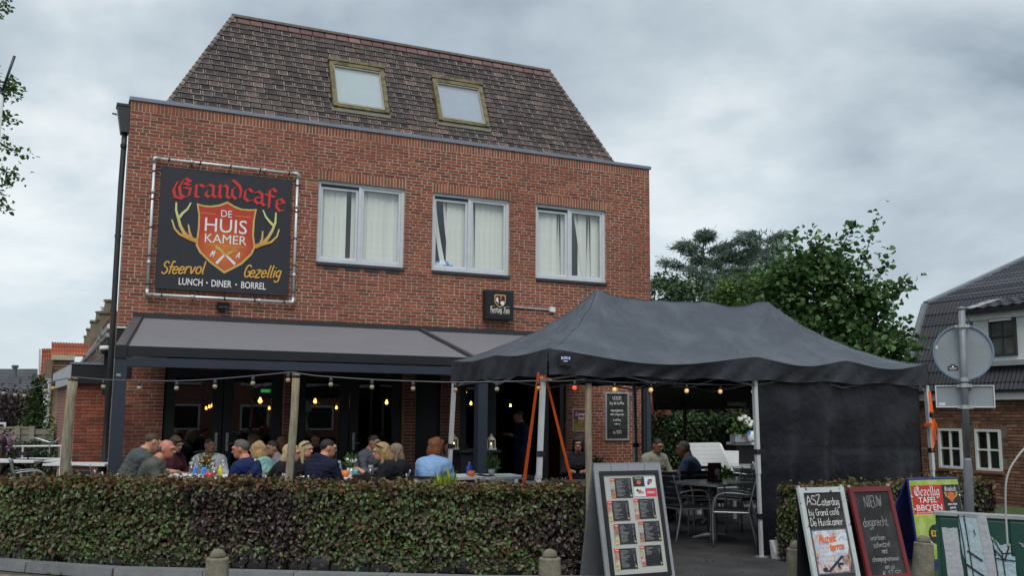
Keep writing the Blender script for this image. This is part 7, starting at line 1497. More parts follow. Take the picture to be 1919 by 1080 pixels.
# ------------------------------------------------------------------ bicycle and rail at the far left
def bicycle():
    c = atd(66, 880, 17.4); T = thing('bicycle', (c.x, c.y, 0), 'parked bicycle with silver handlebar among the white tables at the far left', 'bicycle'); u = Vector((.62, .78, 0)).normalized(); o = Vector((c.x, c.y, 0)); p = lambda a, z, s=0: o+u*a+Vector((-u.y, u.x, 0))*s+Vector((0, 0, z)); R = .34
    for a in (-.52, .52):
        m = MB(); m.tube([p(a+R*math.cos(k*math.pi/12), R+.01+R*math.sin(k*math.pi/12)) for k in range(25)], .018, 5, 0, False); w = m.build('wheel', M['black'], T); m = MB(); m.tube([p(a+(R-.02)*math.cos(k*math.pi/12), R+.01+(R-.02)*math.sin(k*math.pi/12)) for k in range(25)], .009, 4, 0, False); m.build('rim', M['alu'], w); m = MB()
        for k in range(12): m.tube([p(a, R+.01), p(a+(R-.02)*math.cos(k*math.pi/6), R+.01+(R-.02)*math.sin(k*math.pi/6))], .0015, 3)
        m.build('spokes', M['alu'], w)
    m = MB(); m.tube([p(.36, .85), p(.52, .35)], .016, 6); m.tube([p(.37, .80), p(-.08, .28)], .018, 6); m.tube([p(-.2, .80), p(-.08, .28)], .016, 6); m.tube([p(-.08, .28), p(-.52, .35)], .011, 5); m.tube([p(-.17, .7), p(-.52, .35)], .010, 5); m.build('frame', M['dgrey'], T)
    m = MB(); m.tube([p(.36, .84), p(.33, 1.02)], .013, 6); m.tube(_smooth3([p(.10, 1.06, .30), p(.26, 1.13, .27), p(.36, 1.06, .06), p(.36, 1.06, -.06), p(.26, 1.13, -.27), p(.10, 1.06, -.30)], 4), .012, 6); m.build('handlebar', M['alu'], T); m = MB(); m.hexa([p(-.33, .84, -.08), p(-.33, .84, .08), p(-.02, .85, .02), p(-.02, .85, -.02), p(-.33, .90, -.08), p(-.33, .90, .08), p(-.02, .89, .02), p(-.02, .89, -.02)]); m.build('saddle', M['black'], T)
    m = MB(); m.tube([p(-.52+(R+.035)*math.cos(k*.2), R+.01+(R+.035)*math.sin(k*.2)) for k in range(1, 15)], .02, 4); m.build('mudguard', M['black'], T)
bicycle()
def rail():
    a, b_ = atd(-30, 838, 19.2), atd(119, 836.5, 18.8); T = thing('white_rail', (a.x, a.y, 0), 'thin white rail above the low hedge at the far left', 'rail'); m = MB(); m.tube([a, b_], .022, 6); m.build('bar', M['wpaint'], T)
    for t in (.05, .5, .98): q = a.lerp(b_, t); m = MB(); m.tube([(q.x, q.y, 0), q], .02, 6); m.build('upright', M['wpaint'], T)
    a, b_ = atd(-8, 792, 24), atd(9, 832, 24); T = thing('garden_gate', (a.x, a.y, 0), 'white garden gate frame at the very left edge before the board fence', 'gate'); 
    for x0, x1, z0, z1 in ((b_.x-.05, b_.x, 0, a.z), (a.x, b_.x-.05, a.z-.05, a.z), (a.x, b_.x-.05, .9, .94), (b_.x-.24, b_.x-.20, .94, a.z-.05)): m = MB(); m.bbox((x0, a.y-.02, z0), (x1, a.y+.02, z1)); m.build('frame_bar', M['wpaint'], T)
    bush(3, 826, 18.6, .15, .14, 'purple and pink flowers at the very left edge above the rail', M['pinkf'], 260, (.06, .05), 'flowers', 'flower_tub')
M['pinkf'] = leafmat('pink_flower', [(2, (.45, .10, .35)), (2, (.25, .06, .40)), (3, (.05, .10, .03))]); rail()
# ------------------------------------------------------------------ people: one smooth body surface each, clothes and hair over it
def sdf_grid(prims, res, pad=.06):
    lo = np.array([1e9]*3); hi = -lo
    for p in prims:
        if p[0] == 'sub': continue
        if p[0] == 'cap': c = np.array([p[1], p[2]]); r = max(p[3], p[4]); lo = np.minimum(lo, c.min(0)-r); hi = np.maximum(hi, c.max(0)+r)
        else: r = np.array(p[2]).max() if p[4] is not None else np.array(p[2]); lo = np.minimum(lo, np.array(p[1])-r); hi = np.maximum(hi, np.array(p[1])+r)
    lo -= pad; hi += pad; n = np.ceil((hi-lo)/res).astype(int)+1
    ax = [lo[k]+res*np.arange(n[k]) for k in range(3)]; D = np.full(n, .3)
    for p in prims:
        if p[0] == 'cap': c = np.array([p[1], p[2]]); r = max(p[3], p[4])+.07; a, b = c.min(0)-r, c.max(0)+r; k = p[5]
        else: r = np.array(p[2]).max() if p[4] is not None else np.array(p[2]); a, b = np.array(p[1])-r-.07, np.array(p[1])+r+.07; k = p[3]
        i0 = np.clip(np.floor((a-lo)/res).astype(int), 0, n-1); i1 = np.clip(np.ceil((b-lo)/res).astype(int)+1, 1, n)
        if (i1 <= i0).any(): continue
        s = tuple(slice(i0[q], i1[q]) for q in range(3)); X, Y, Z = np.meshgrid(*[ax[q][s[q]] for q in range(3)], indexing='ij')
        if p[0] == 'cap':
            A, B = np.array(p[1]), np.array(p[2]); d = B-A; L2 = d@d+1e-12; t = np.clip(((X-A[0])*d[0]+(Y-A[1])*d[1]+(Z-A[2])*d[2])/L2, 0, 1)
            e = np.sqrt((X-A[0]-t*d[0])**2+(Y-A[1]-t*d[1])**2+(Z-A[2]-t*d[2])**2)-(p[3]+(p[4]-p[3])*t)
        else:
            c, r = np.array(p[1]), np.array(p[2]); Q = np.stack([X-c[0], Y-c[1], Z-c[2]], -1)
            if p[4] is not None: Q = Q @ np.array(p[4])
            k0 = np.sqrt((Q/r)**2 @ np.ones(3)); k1 = np.sqrt((Q/r**2)**2 @ np.ones(3))+1e-9; e = k0*(k0-1)/k1
        o = D[s]
        if p[0] == 'sub': h = np.maximum(k-np.abs(o+e), 0)/k; D[s] = np.maximum(o, -e)+h*h*k*.25
        else: h = np.maximum(k-np.abs(o-e), 0)/k; D[s] = np.minimum(o, e)-h*h*k*.25
    return D, lo, ax
def nets(D, lo, res):
    S = D < 0; n = np.array(D.shape)-1; cr = np.zeros(tuple(n)+(3,)); ct = np.zeros(tuple(n))
    corner = [(i, j, k) for i in (0, 1) for j in (0, 1) for k in (0, 1)]
    sl = lambda c: tuple(slice(c[q], c[q]+n[q]) for q in range(3))
    for a in corner:
        for q in range(3):
            if a[q]: continue
            b = list(a); b[q] = 1; b = tuple(b); da, db = D[sl(a)], D[sl(b)]; m = (da < 0) != (db < 0); t = np.where(m, da/(da-db+1e-12), 0)
            for w in range(3): cr[..., w] += np.where(m, a[w]+(t if w == q else 0), 0)
            ct += m
    act = ct > 0; idx = np.full(tuple(n), -1); idx[act] = np.arange(act.sum()); base = np.argwhere(act); V = (base+cr[act]/ct[act][:, None])*res+lo; F = []
    for q in range(3):
        o = [w for w in range(3) if w != q]; lo_s = [slice(1, -1)]*3; a = [slice(1, -1)]*3; b = [slice(1, -1)]*3; a[q] = slice(0, -1); b[q] = slice(1, None); A, B = S[tuple(a)], S[tuple(b)]
        m = A != B; P = np.argwhere(m); fl = A[m]; off = np.array([1, 1, 1]); off[q] = 0; P = P+off; e0 = np.zeros(3, int); e0[o[0]] = 1; e1 = np.zeros(3, int); e1[o[1]] = 1
        g = lambda c: idx[c[:, 0], c[:, 1], c[:, 2]]; quad = np.stack([g(P-e0-e1), g(P-e1), g(P), g(P-e0)], 1)
        rev = fl if q != 1 else ~fl; quad[~rev] = quad[~rev][:, ::-1]; F.append(quad)
    F = np.concatenate(F); return V, F[(F >= 0).all(1)]
def sdf_mesh(prims, res, wob=0.0, seed=0):
    D, lo, ax = sdf_grid(prims, res); V, F = nets(D, lo, res)
    return V, F
_hc = {}
def head_shape(sex):
    if sex not in _hc:
        w = .94 if sex == 'f' else 1.0; E = lambda c, r, k=.03, R=None: ('ell', c, r, k, R)
        P = [E((0, -.010, .030), (.076*w, .098, .092)), E((0, .012, -.030), (.066*w, .083, .085), .04), E((0, .045, -.082), (.040*w, .042, .036), .05), ('cap', (0, .088, .022), (0, .116, -.022), .010, .015, .02), E((0, .100, -.026), (.018, .014, .011), .02), E((.010, .093, .032), (.045, .014, .012), .03),
             E((-.010, .093, .032), (.045, .014, .012), .03), ('sub', (.032*w, .108, .012), (.018, .016, .011), .015, None), ('sub', (-.032*w, .108, .012), (.018, .016, .011), .015, None), E((0, .090, -.058), (.024, .012, .007), .012), E((0, .088, -.068), (.021, .012, .007), .012), E((.078*w, -.012, -.002), (.010, .022, .033), .012), E((-.078*w, -.012, -.002), (.010, .022, .033), .012),
             ('cap', (0, -.030, -.06), (0, -.045, -.20), .052*w, .058*w, .03)]
        _hc[sex] = sdf_mesh(P, .0085)
    return _hc[sex]
def hair_shape(st):
    if st not in _hc:
        E = lambda c, r, k=.03, R=None: ('ell', c, r, k, R); S = lambda c, r, k=.015: ('sub', c, r, k, None)
        face = [S((0, .128, -.025), (.076, .082, .104)), S((0, .06, -.15), (.12, .12, .10))]
        if st == 'bald': P = [E((0, -.022, .004), (.081, .096, .070)), S((0, .0, .120), (.12, .14, .070)), S((0, .12, -.02), (.12, .105, .14)), S((0, -.02, -.12), (.1, .12, .075))]
        elif st == 'short': P = [E((0, -.015, .034), (.0800, .1015, .0958)), E((0, .02, .098), (.050, .050, .032))]+face+[S((0, -.03, -.155), (.1, .12, .08)), S((.08, .02, -.05), (.02, .06, .05)), S((-.08, .02, -.05), (.02, .06, .05))]
        elif st == 'crop': P = [E((0, -.013, .032), (.0788, .1008, .0950))]+face+[S((0, -.03, -.155), (.1, .12, .08)), S((.08, .02, -.05), (.02, .06, .05)), S((-.08, .02, -.05), (.02, .06, .05))]
        elif st == 'bob': P = [E((0, -.020, .030), (.098, .112, .105)), E((.06, -.030, -.055), (.045, .072, .075), .04), E((-.06, -.030, -.055), (.045, .072, .075), .04), E((0, -.075, -.06), (.085, .05, .08), .04), E((.03, .06, .085), (.055, .05, .035), .03), E((.02, -.03, .10), (.05, .05, .05), .03), E((-.05, -.05, .07), (.05, .05, .05), .03)]+face
        else: P = [E((0, -.018, .032), (.091, .108, .102)), E((0, -.070, -.06), (.080, .052, .12), .05), ('cap', (.062, -.020, -.02), (.075, .010, -.25), .036, .020, .03), ('cap', (-.062, -.020, -.02), (-.072, .015, -.24), .036, .020, .03), ('cap', (.03, -.085, -.08), (.05, -.125, -.34), .046, .022, .04), ('cap', (-.03, -.085, -.08), (-.045, -.125, -.33), .046, .024, .04), ('cap', (0, -.09, -.1), (0, -.135, -.36), .05, .025, .04)]+[S((0, .130, -.045), (.066, .075, .110)), S((0, .085, -.17), (.05, .07, .10))]
        V, F = sdf_mesh(P, .0095)
        nv = np.sin(V[:, 0]*160+np.sin(V[:, 2]*25)*2)*np.sin(np.arctan2(V[:, 0], V[:, 1]+.02)*14+V[:, 2]*12); c = np.array([0, -.02, 0]); d = V-c; d /= np.linalg.norm(d, axis=1)[:, None]+1e-9; V = V+d*(nv*(.006 if st in ('bob', 'long') else .003))[:, None]
        _hc[st] = (V, F)
    return _hc[st]
def hand_shape():
    if 'hand' not in _hc:      # palm toward -z, fingers along +y, thumb at +x
        P = [('ell', (0, .045, 0), (.040, .052, .016), .012, None), ('cap', (0, -.03, 0), (0, .02, 0), .026, .030, .02)]
        for x, l, r in ((.030, .068, .0088), (.010, .078, .0092), (-.011, .072, .0088), (-.031, .056, .0078)):
            a = (x, .085, -.002); b = (x*1.1, .085+l*.48, -.012); c = (x*1.12, .085+l*.78, -.030); d = (x*1.1, .085+l*.92, -.048); P += [('cap', a, b, r*1.05, r, .006), ('cap', b, c, r, r*.92, .004), ('cap', c, d, r*.92, r*.8, .004)]
        P += [('cap', (.030, .015, -.004), (.055, .050, -.016), .014, .011, .012), ('cap', (.055, .050, -.016), (.052, .085, -.030), .011, .009, .004)]
        _hc['hand'] = sdf_mesh(P, .0055)
    return _hc['hand']
def cloth(name, col, rough=.85): return mat(name, col, rough, var=.22, scale=5, bump=1.0, bscale=9, bdist=.03, bwarp=1.2, spec=.25)
def hairmat(name, col): return mat(name, col, .5, var=.4, scale=26, bump=.6, bscale=90, stretch=(2.2, 2.2, .35), spec=.4)
SK = {'fair': mat('skin_fair', (.50, .245, .165), .5, var=.10, scale=14), 'pink': mat('skin_ruddy', (.47, .19, .125), .5, var=.12, scale=14), 'tan': mat('skin_tan', (.23, .105, .06), .5, var=.1, scale=14), 'dark': mat('skin_shaded', (.30, .15, .10), .5, var=.1, scale=14)}  # 'dark' entry has the terrace shade put into the skin colour
HM = {'brown': hairmat('brown_hair', (.060, .035, .020)), 'dark': hairmat('dark_hair', (.016, .012, .010)), 'grey': hairmat('grey_brown_hair', (.10, .085, .075)), 'blonde': hairmat('blonde_hair', (.36, .24, .11)), 'lblonde': hairmat('light_blonde_hair', (.42, .32, .18)), 'auburn': hairmat('auburn_hair', (.15, .050, .016)), 'ash': hairmat('ash_hair', (.20, .15, .10))}
M['eyew'] = mat('eye_white', (.7, .68, .65), .2, var=0); M['eyed'] = mat('iris', (.03, .022, .018), .15, var=0); M['lip'] = mat('lips', (.38, .12, .10), .45, var=0); M['denim'] = cloth('dark_trousers', (.020, .024, .040)); M['shoe'] = mat('dark_shoe', (.02, .02, .02), .5)
def add_np(name, parts, mats, parent, loc, rz):
    """parts: list of (V, F, material index); local coordinates of the person"""
    V = np.concatenate([p[0] for p in parts]); off = np.cumsum([0]+[len(p[0]) for p in parts[:-1]]); me = bpy.data.meshes.new(name); me.from_pydata([tuple(v) for v in V.tolist()], [], [tuple(i+o for i in f) for (v, F, m), o in zip(parts, off) for f in F.tolist()])
    for m in mats: me.materials.append(m)
    if len(mats) > 1: me.polygons.foreach_set('material_index', [m for (v, F, m) in parts for _ in range(len(F))])
    me.polygons.foreach_set('use_smooth', [True]*len(me.polygons)); me.update(); o = bpy.data.objects.new(name, me); COL.objects.link(o); o.parent = parent; return o
def person(px, py, d, phi, label, shirt, hair, hst, skin='fair', lean=14, hyaw=0, hpitch=0, arms='table', sex='m', collar=None, hood=False, stand=False, seat=True, glasses=None, buildk=1.0, trim=None):
    le = math.radians(lean); hp = .92 if stand else .56; B = buildk
    ax = Vector((0, math.sin(le), math.cos(le))); fw = Vector((0, math.cos(le), -math.sin(le))); pel = Vector((0, 0, hp)); chest = pel+ax*.34; neck = pel+ax*.525; hc = neck+ax*.12+Vector((0, .035, .02))+fw*.02
    tgt = atd(px, py, d); dz = max(-.16, min(.16, tgt.z-hc.z)); rz = img_rz(phi); R = Matrix.Rotation(rz, 3, 'Z'); w = R @ Vector((hc.x, hc.y, 0)); loc = Vector((tgt.x-w.x, tgt.y-w.y, 0))
    if not stand: pel.z += dz; chest.z += dz; neck.z += dz; hc.z += dz
    T = thing('person', loc, label, 'person'); sw = (.185 if sex == 'm' else .162)*B; c = lambda a, b, ra, rb, k=.04: ('cap', tuple(a), tuple(b), ra, rb, k)
    torso = [('ell', tuple(pel+ax*.04), (.165*B, .125*B, .15), .05, None), c(pel+ax*.08, chest, .130*B, .145*B, .06), ('ell', tuple(chest+ax*.03), (.175*B, .115*B, .16), .06, None), c(chest+ax*.10+Vector((-sw*.8, 0, 0)), chest+ax*.10+Vector((sw*.8, 0, 0)), .078*B, .078*B, .07), c(neck-ax*.06, neck+ax*.03, .075, .060, .04)]
    if sex == 'f': torso += [('ell', tuple(chest+ax*.02+fw*.09+Vector((s*.075, 0, 0))), (.075, .065, .075), .05, None) for s in (-1, 1)]
    armp = []; hands = []; sleeve = []
    for s in (-1, 1):
        sh = chest+ax*.105+Vector((s*sw, 0, 0)); am = arms if isinstance(arms, str) else arms[0 if s < 0 else 1]
        if am == 'table': el = sh+Vector((s*.07, .10, -.25)); wr = el+Vector((-s*.10, .235, .05))
        elif am == 'lap': el = sh+Vector((s*.06, .0, -.28)); wr = el+Vector((-s*.08, .21, -.09))
        elif am == 'side': el = sh+Vector((s*.07, -.02, -.28)); wr = el+Vector((0, .06, -.24))
        elif am == 'hold': el = sh+Vector((s*.05, .04, -.26)); wr = el+Vector((-s*.12, .19, .10))
        else: el = sh+Vector((s*.05, .16, -.20)); wr = el+Vector((-s*.11, .15, .13))
        armp += [c(sh, el, .052*B, .042*B, .03), c(el, wr, .041*B, .028, .025)]; sleeve += [c(sh, el, .066*B, .055*B, .035), c(el, wr-(wr-el)*.10, .052*B, .040, .03)]
        y = (wr-el).normalized(); z = Vector((0, 0, 1))-y*y.z; z.normalize(); x = y.cross(z); MM = np.array(Matrix((x*(-s), y, z)).transposed()); HV, HF = hand_shape(); hv = HV @ MM.T+np.array(list(wr+y*.02)); hands.append((hv, HF if s < 0 else HF[:, ::-1], 0))
    legs = []; trou = []
    for s in (-1, 1):
        if stand: kn = Vector((s*.10, .03, .50)); an = Vector((s*.11, .0, .09)); hip = pel+Vector((s*.09, 0, 0))
        else: hip = pel+Vector((s*.095, .02, -.01)); kn = Vector((s*.13, .44, .52+dz*.5)); an = Vector((s*.13, .42, .09))
        legs += [c(hip, kn, .085*B, .060, .05), c(kn, an, .056, .038, .03)]; trou += [c(hip, kn, .100*B, .074, .06), c(kn, an-Vector((0, 0, .01)), .068, .055, .04)]
    bV, bF = sdf_mesh(torso+armp+legs+[c(neck, hc-ax*.05, .056, .05, .03)], .018); fx = HEADS[sex]
    yaw = math.radians(hyaw); HR = np.array(Matrix.Rotation(yaw, 3, 'Z') @ Matrix.Rotation(-math.radians(hpitch+lean*.35), 3, 'X')); put = lambda V: (V*.93) @ HR.T+np.array(list(hc)); hV, hF = head_shape(sex)
    body = add_np('body', [(bV, bF, 0), (put(hV), hF, 0)]+hands, [SK[skin]], T, loc, rz)
    for s in (-1, 1):
        b = MB(); b.lathe([(0, -.011), (.008, -.008), (.0115, 0), (.008, .008), (0, .011)], (0, 0, 0), 8); n = len(b.v); ev = put(np.array(b.v)*np.array([1, .75, .75])+np.array([s*.031, .0905, .013])); b2 = MB(); b2.lathe([(0, -.006), (.006, 0), (0, .006)], (0, 0, 0), 8); iv = put(np.array(b2.v)+np.array([s*.031, .0955, .013])); quads = lambda F: np.array([list(f)+[f[-1]]*(4-len(f)) for f in F if len(f) <= 4])
        o = add_np('eye', [(ev, quads(b.f), 0), (iv, quads(b2.f), 1)], [M['eyew'], M['eyed']], T, loc, rz); o.data.validate()
        b = MB(); b.tube([(s*.014, .103, .034), (s*.032, .100, .041), (s*.048, .088, .036)], .0028, 5); o = add_np('eyebrow', [(put(np.array(b.v)), quads(b.f), 0)], [HM[hair]], T, loc, rz); o.data.validate()
    b = MB(); b.tube([(-.022, .098, -.062), (0, .1035, -.061), (.022, .098, -.062)], [.0025, .005, .0025], 6); o = add_np('mouth', [(put(np.array(b.v)), quads(b.f), 0)], [M['lip']], T, loc, rz); o.data.validate()
    V, F = hair_shape(hst); add_np('hair', [(put(V), F, 0)], [HM[hair]], T, loc, rz)
    inf = lambda P, e: [(p[0], p[1], p[2], p[3]+e, p[4]+e, p[5]) if p[0] == 'cap' else (p[0], p[1], tuple(q+e for q in p[2]), p[3], p[4]) for p in P]
    top = inf(torso[:4], .016)+sleeve+inf(torso[5:], .012)+[c(neck-ax*.07, neck-ax*.005, .086, .070, .03), c(pel-ax*.05, pel+ax*.1, .150*B, .150*B, .05)]
    if hood: top += [('ell', tuple(neck-fw*.085-ax*.015), (.115, .055, .075), .03, None), c(neck+Vector((-.075, .03, 0))-ax*.01, neck+Vector((-.06, -.06, .0)), .035, .042, .03), c(neck+Vector((.075, .03, 0))-ax*.01, neck+Vector((.06, -.06, .0)), .035, .042, .03)]
    if collar: top += [c(neck+Vector((-.07, .035, -.015)), neck-fw*.055+ax*.025, .022, .020, .015), c(neck+Vector((.07, .035, -.015)), neck-fw*.055+ax*.025, .022, .020, .015)]
    V, F = sdf_mesh(top, .015); fold = noise3(V, 12, int(px))*.008+noise3(V*np.array([1, 1, 2.4]), 24, int(px)+1)*.006; nn = V-np.array(list(chest))[None]*np.array([1, 1, 0])-np.stack([0*V[:, 0], 0*V[:, 0], V[:, 2]], 1); nn /= np.linalg.norm(nn, axis=1)[:, None]+1e-6; V = V+nn*fold[:, None]
    add_np('top', [(V, F, 0)], [shirt], T, loc, rz)
    V, F = sdf_mesh(trou+[('ell', tuple(pel), (.175*B, .14*B, .12), .06, None)], .019); add_np('trousers', [(V, F, 0)], [M['denim']], T, loc, rz)
    for s in (-1, 1):
        a = Vector((s*.13, .42, .05)) if not stand else Vector((s*.11, 0, .05)); V, F = sdf_mesh([('cap', tuple(a+Vector((0, -.04, .01))), tuple(a+Vector((0, .13, -.012))), .045, .036, .03), ('cap', tuple(a), tuple(a+Vector((0, 0, .06))), .045, .05, .03)], .015); add_np('shoe', [(V, F, 0)], [M['shoe']], T, loc, rz)
    if collar and collar != True: pass
    if glasses: b = MB(); b.tube(_smooth3([Vector(v) for v in ((-.088, -.02, .05), (-.075, .05, .098), (0, .075, .112), (.075, .05, .098), (.088, -.02, .05))], 4), .010, 5); o = add_np('sunglasses', [(put(np.array(b.v)), quads(b.f), 0)], [M['black']], T, loc, rz); o.data.validate()
    if trim:
        b = MB(); q = neck-fw*.095+ax*-.01; b.box(q+Vector((.03, -.02, 0)), (.05, .012, .03), None); o = add_np('label_patch', [(np.array(b.v), quads(b.f), 0)], [M['potw']], T, loc, rz)
    T.rotation_euler = (0, 0, rz)
    if seat and not stand:
        ch = chair(loc.x+(R @ Vector((0, .0, 0))).x, loc.y+(R @ Vector((0, .0, 0))).y, phi, 'chair carrying the '+seat)
    return T
HEADS = {'m': 1, 'f': 1}
C = {k: cloth(k, v) for k, v in dict(grey_green_sweater=(.070, .088, .088), olive_jacket=(.088, .100, .082), maroon_top=(.045, .012, .018), white_shirt=(.50, .51, .53), navy_jacket=(.010, .022, .085), mint_hoodie=(.20, .38, .36), black_top=(.008, .009, .012), pale_blue_shirt=(.17, .19, .25), navy_hoodie=(.009, .012, .035), grey_sweater=(.075, .085, .105), black_jacket=(.010, .011, .015), light_blue_blazer=(.22, .36, .60), dark_blue_polo=(.008, .016, .055), beige_jacket=(.24, .24, .19), blue_grey_shirt=(.085, .11, .20), dull_grey_top=(.10, .10, .10)).items()}
person(286, 829, 12.7, 35, 'man in a grey green sweater bent forward at the far left, his back to us', C['grey_green_sweater'], 'brown', 'crop', 'fair', 26, 10, 8, seat='man in the grey green sweater')
person(313, 843, 11.8, 12, 'balding man in an olive jacket seen in profile at the left end of the terrace', C['olive_jacket'], 'grey', 'bald', 'pink', 20, -18, 0, collar=True, seat='balding man in the olive jacket')
person(331, 834, 14.3, 330, 'brown haired person in a maroon top behind the balding man', C['maroon_top'], 'brown', 'bob', 'dark', 10, 0, 10, sex='f', seat='person in the maroon top')
person(394, 836, 15.0, 285, 'dark haired man in a white T-shirt behind the table looking to one side', C['white_shirt'], 'dark', 'crop', 'tan', 8, 30, 0, seat='man in the white T-shirt')
person(452, 843, 12.0, 165, 'man in a navy blue jacket seen in profile with short dark hair', C['navy_jacket'], 'grey', 'short', 'pink', 10, 12, 4, collar=True, trim=True, buildk=1.08, seat='man in the navy blue jacket')
person(483, 847, 12.7, 140, 'woman with a blonde bob in a mint green hoodie beside the navy jacket', C['mint_hoodie'], 'blonde', 'bob', 'fair', 12, 10, 5, sex='f', hood=True, seat='woman in the mint hoodie')
person(474, 829, 16.8, 268, 'curly brown haired person half hidden behind the blonde bob', C['black_top'], 'ash', 'bob', 'dark', 6, 0, 0, sex='f', seat='half hidden curly haired person')
person(511, 841, 14.9, 205, 'dark haired man in a pale blue shirt behind the mint hoodie', C['pale_blue_shirt'], 'dark', 'short', 'dark', 10, 10, 0, seat='man in the pale blue shirt')
person(527, 830, 16.8, 255, 'bald red faced man in the shade just left of the middle wooden post', C['black_top'], 'grey', 'bald', 'pink', 6, 0, 0, seat='bald man in the shade')
person(547, 850, 12.5, 5, 'woman with long pale hair cut through by the middle wooden post', C['black_top'], 'lblonde', 'long', 'fair', 14, 0, 0, sex='f', seat='woman with long pale hair')
person(574, 843, 14.1, 325, 'smiling blonde woman with sunglasses on her head right of the middle post', C['black_top'], 'lblonde', 'long', 'fair', 10, 10, 0, sex='f', glasses=True, seat='smiling blonde woman')
person(592, 824, 17.0, 275, 'dark figure in the shade behind the smiling blonde woman', C['black_top'], 'dark', 'short', 'dark', 6, 0, 0, seat='dark figure in the shade')
person(615, 841, 12.3, 55, 'man in a navy hoodie with short black hair, back to us', C['navy_hoodie'], 'dark', 'crop', 'fair', 14, -28, 0, hood=True, buildk=1.1, seat='man in the navy hoodie')
person(701, 830, 15.6, 335, 'dark haired man in a grey sweater behind the woman in black', C['grey_sweater'], 'dark', 'short', 'dark', 12, 0, 0, seat='man in the grey sweater')
person(715, 847, 12.8, 190, 'long haired blonde woman in a black jacket at the white table', C['black_jacket'], 'blonde', 'long', 'fair', 12, 0, 4, sex='f', glasses=True, arms='face', seat='blonde woman in the black jacket')
person(741, 847, 14.4, 195, 'woman with ash blonde hair right behind the black jacket', C['black_top'], 'ash', 'long', 'pink', 8, 0, 0, sex='f', seat='woman with ash blonde hair')
person(818, 840, 12.6, 72, 'auburn haired woman in a light blue blazer with her back to us', C['light_blue_blazer'], 'auburn', 'bob', 'fair', 8, -8, 6, sex='f', collar=True, buildk=1.08, seat='auburn haired woman')
person(841, 846, 16.9, 262, 'dim figure in grey facing the woman in the light blue blazer', C['dull_grey_top'], 'dark', 'short', 'dark', 10, 0, 0, seat='dim figure in grey')
person(972, 788, 19.6, 205, 'waiter in a dark blue polo standing in the doorway behind the orange straps', C['dark_blue_polo'], 'dark', 'short', 'dark', 2, 0, 0, arms='hold', stand=True)
person(1084, 834, 15.6, 265, 'dark haired person in the shade left of the split wooden post', C['black_top'], 'dark', 'bob', 'dark', 10, 0, 0, sex='f', seat='person in the shade by the post')
person(1233, 836, 15.6, 300, 'man in a pale beige jacket at the corner of the cafe', C['beige_jacket'], 'dark', 'crop', 'tan', 12, 0, 12, collar=True, seat='man in the beige jacket')
person(1281, 842, 14.9, 160, 'short haired man in a blue grey shirt in front of the white bench', C['blue_grey_shirt'], 'grey', 'crop', 'tan', 10, 10, 0, seat='man in the blue grey shirt')
# ------------------------------------------------------------------ street furniture in front
M['conc'] = mat('weathered_concrete', (.20, .185, .14), .95, var=.3, scale=14, col2=(.10, .10, .06), c2scale=4, bump=.8, bscale=60)
M['concy'] = gradmat('concrete_yellow_stain', (.30, .25, .04), (.20, .185, .14), .0, .33, 2, .95)
def bollard(x, y, label, lean=0, stain=False, h=.40):
    T = thing('bollard', (x, y, 0), label, 'bollard', 'concrete bollards along the kerb'); b = MB(); k = h-.075
    b.lathe([(.118, -.05), (.112, .04), (.098, k-.03), (.099, k-.012), (.092, k), (.070, k+.002)], (x, y, 0), 20); b.build('shaft', M['conc'], T, smooth=False)
    b = MB(); b.lathe([(.069, k+.001), (.068, k+.02), (.060, k+.045), (.042, k+.066), (.02, k+.075), (0, k+.077)], (x, y, 0), 18); b.build('cap', M['conc'], T, smooth=True)
    if stain: b = MB(); b.lathe([(.120, -.05), (.1145, .04), (.108, .2)], (x, y, 0), 20); b.f = [f for f in b.f if len(f) == 4 and sum(b.v[i][0] for i in f)/4 > x+.055 and True]; b.m = [0]*len(b.f); b.build('yellow_stain', M['concy'], T)
    T.rotation_euler = (0, lean, 0)
for i, (q, lab, l, s) in enumerate((((409, 1030), 'concrete bollard with domed top in front of the long hedge, leftmost of four', .0, False), ((1031, 1030), 'concrete bollard left of the grey menu board', .0, False), ((1493, 1014), 'concrete bollard touching the white chalkboard stand', 0, False), ((1727, 1004), 'leaning concrete bollard with a yellow stain in front of the barbecue board', .09, True))):
    p = aZ(*q, .40); bollard(p.x, p.y, lab, l, s)
# A-boards: all four face the street, parallel to the cafe front
class Board:
    def __init__(s, name, tl, tr, Y, dy, label, cat, back=.45):
        a, b = aY(*tl, Y), aY(*tr, Y); s.zt = (a.z+b.z)/2; s.x0, s.x1, s.Y, s.dy = a.x, b.x, Y, dy; s.W = b.x-a.x; s.H = math.hypot(s.zt, dy)
        s.T = thing(name, ((a.x+b.x)/2, Y, 0), label, cat); s.v = Vector((0, dy, s.zt)).normalized(); s.sf = Surf((s.x0, Y-dy, 0), (1, 0, 0), s.v); s.back = back
    def slab(s, u0, u1, v0, v1, t0, t1, name, m, parent=None):
        b = MB(); p = s.sf.p; b.hexa([p(u0, v0, t0), p(u1, v0, t0), p(u1, v1, t0), p(u0, v1, t0), p(u0, v0, t1), p(u1, v0, t1), p(u1, v1, t1), p(u0, v1, t1)]); return b.build(name, m, parent or s.T)
    def rear(s, name, m, t=.02, u0=0, u1=None, v0=0):
        b = MB(); u1 = s.W if u1 is None else u1; top = Vector((s.x0, s.Y+.012, s.zt)); bot = Vector((s.x0, s.Y+s.back, 0)); bot = bot.lerp(top, v0/s.H); n = Vector((0, s.zt, s.back)).normalized()*t; X = Vector((1, 0, 0))
        b.hexa([bot+X*u0, bot+X*u1, bot+X*u1+n, bot+X*u0+n, top+X*u0, top+X*u1, top+X*u1+n, top+X*u0+n]); return b.build(name, m, s.T)
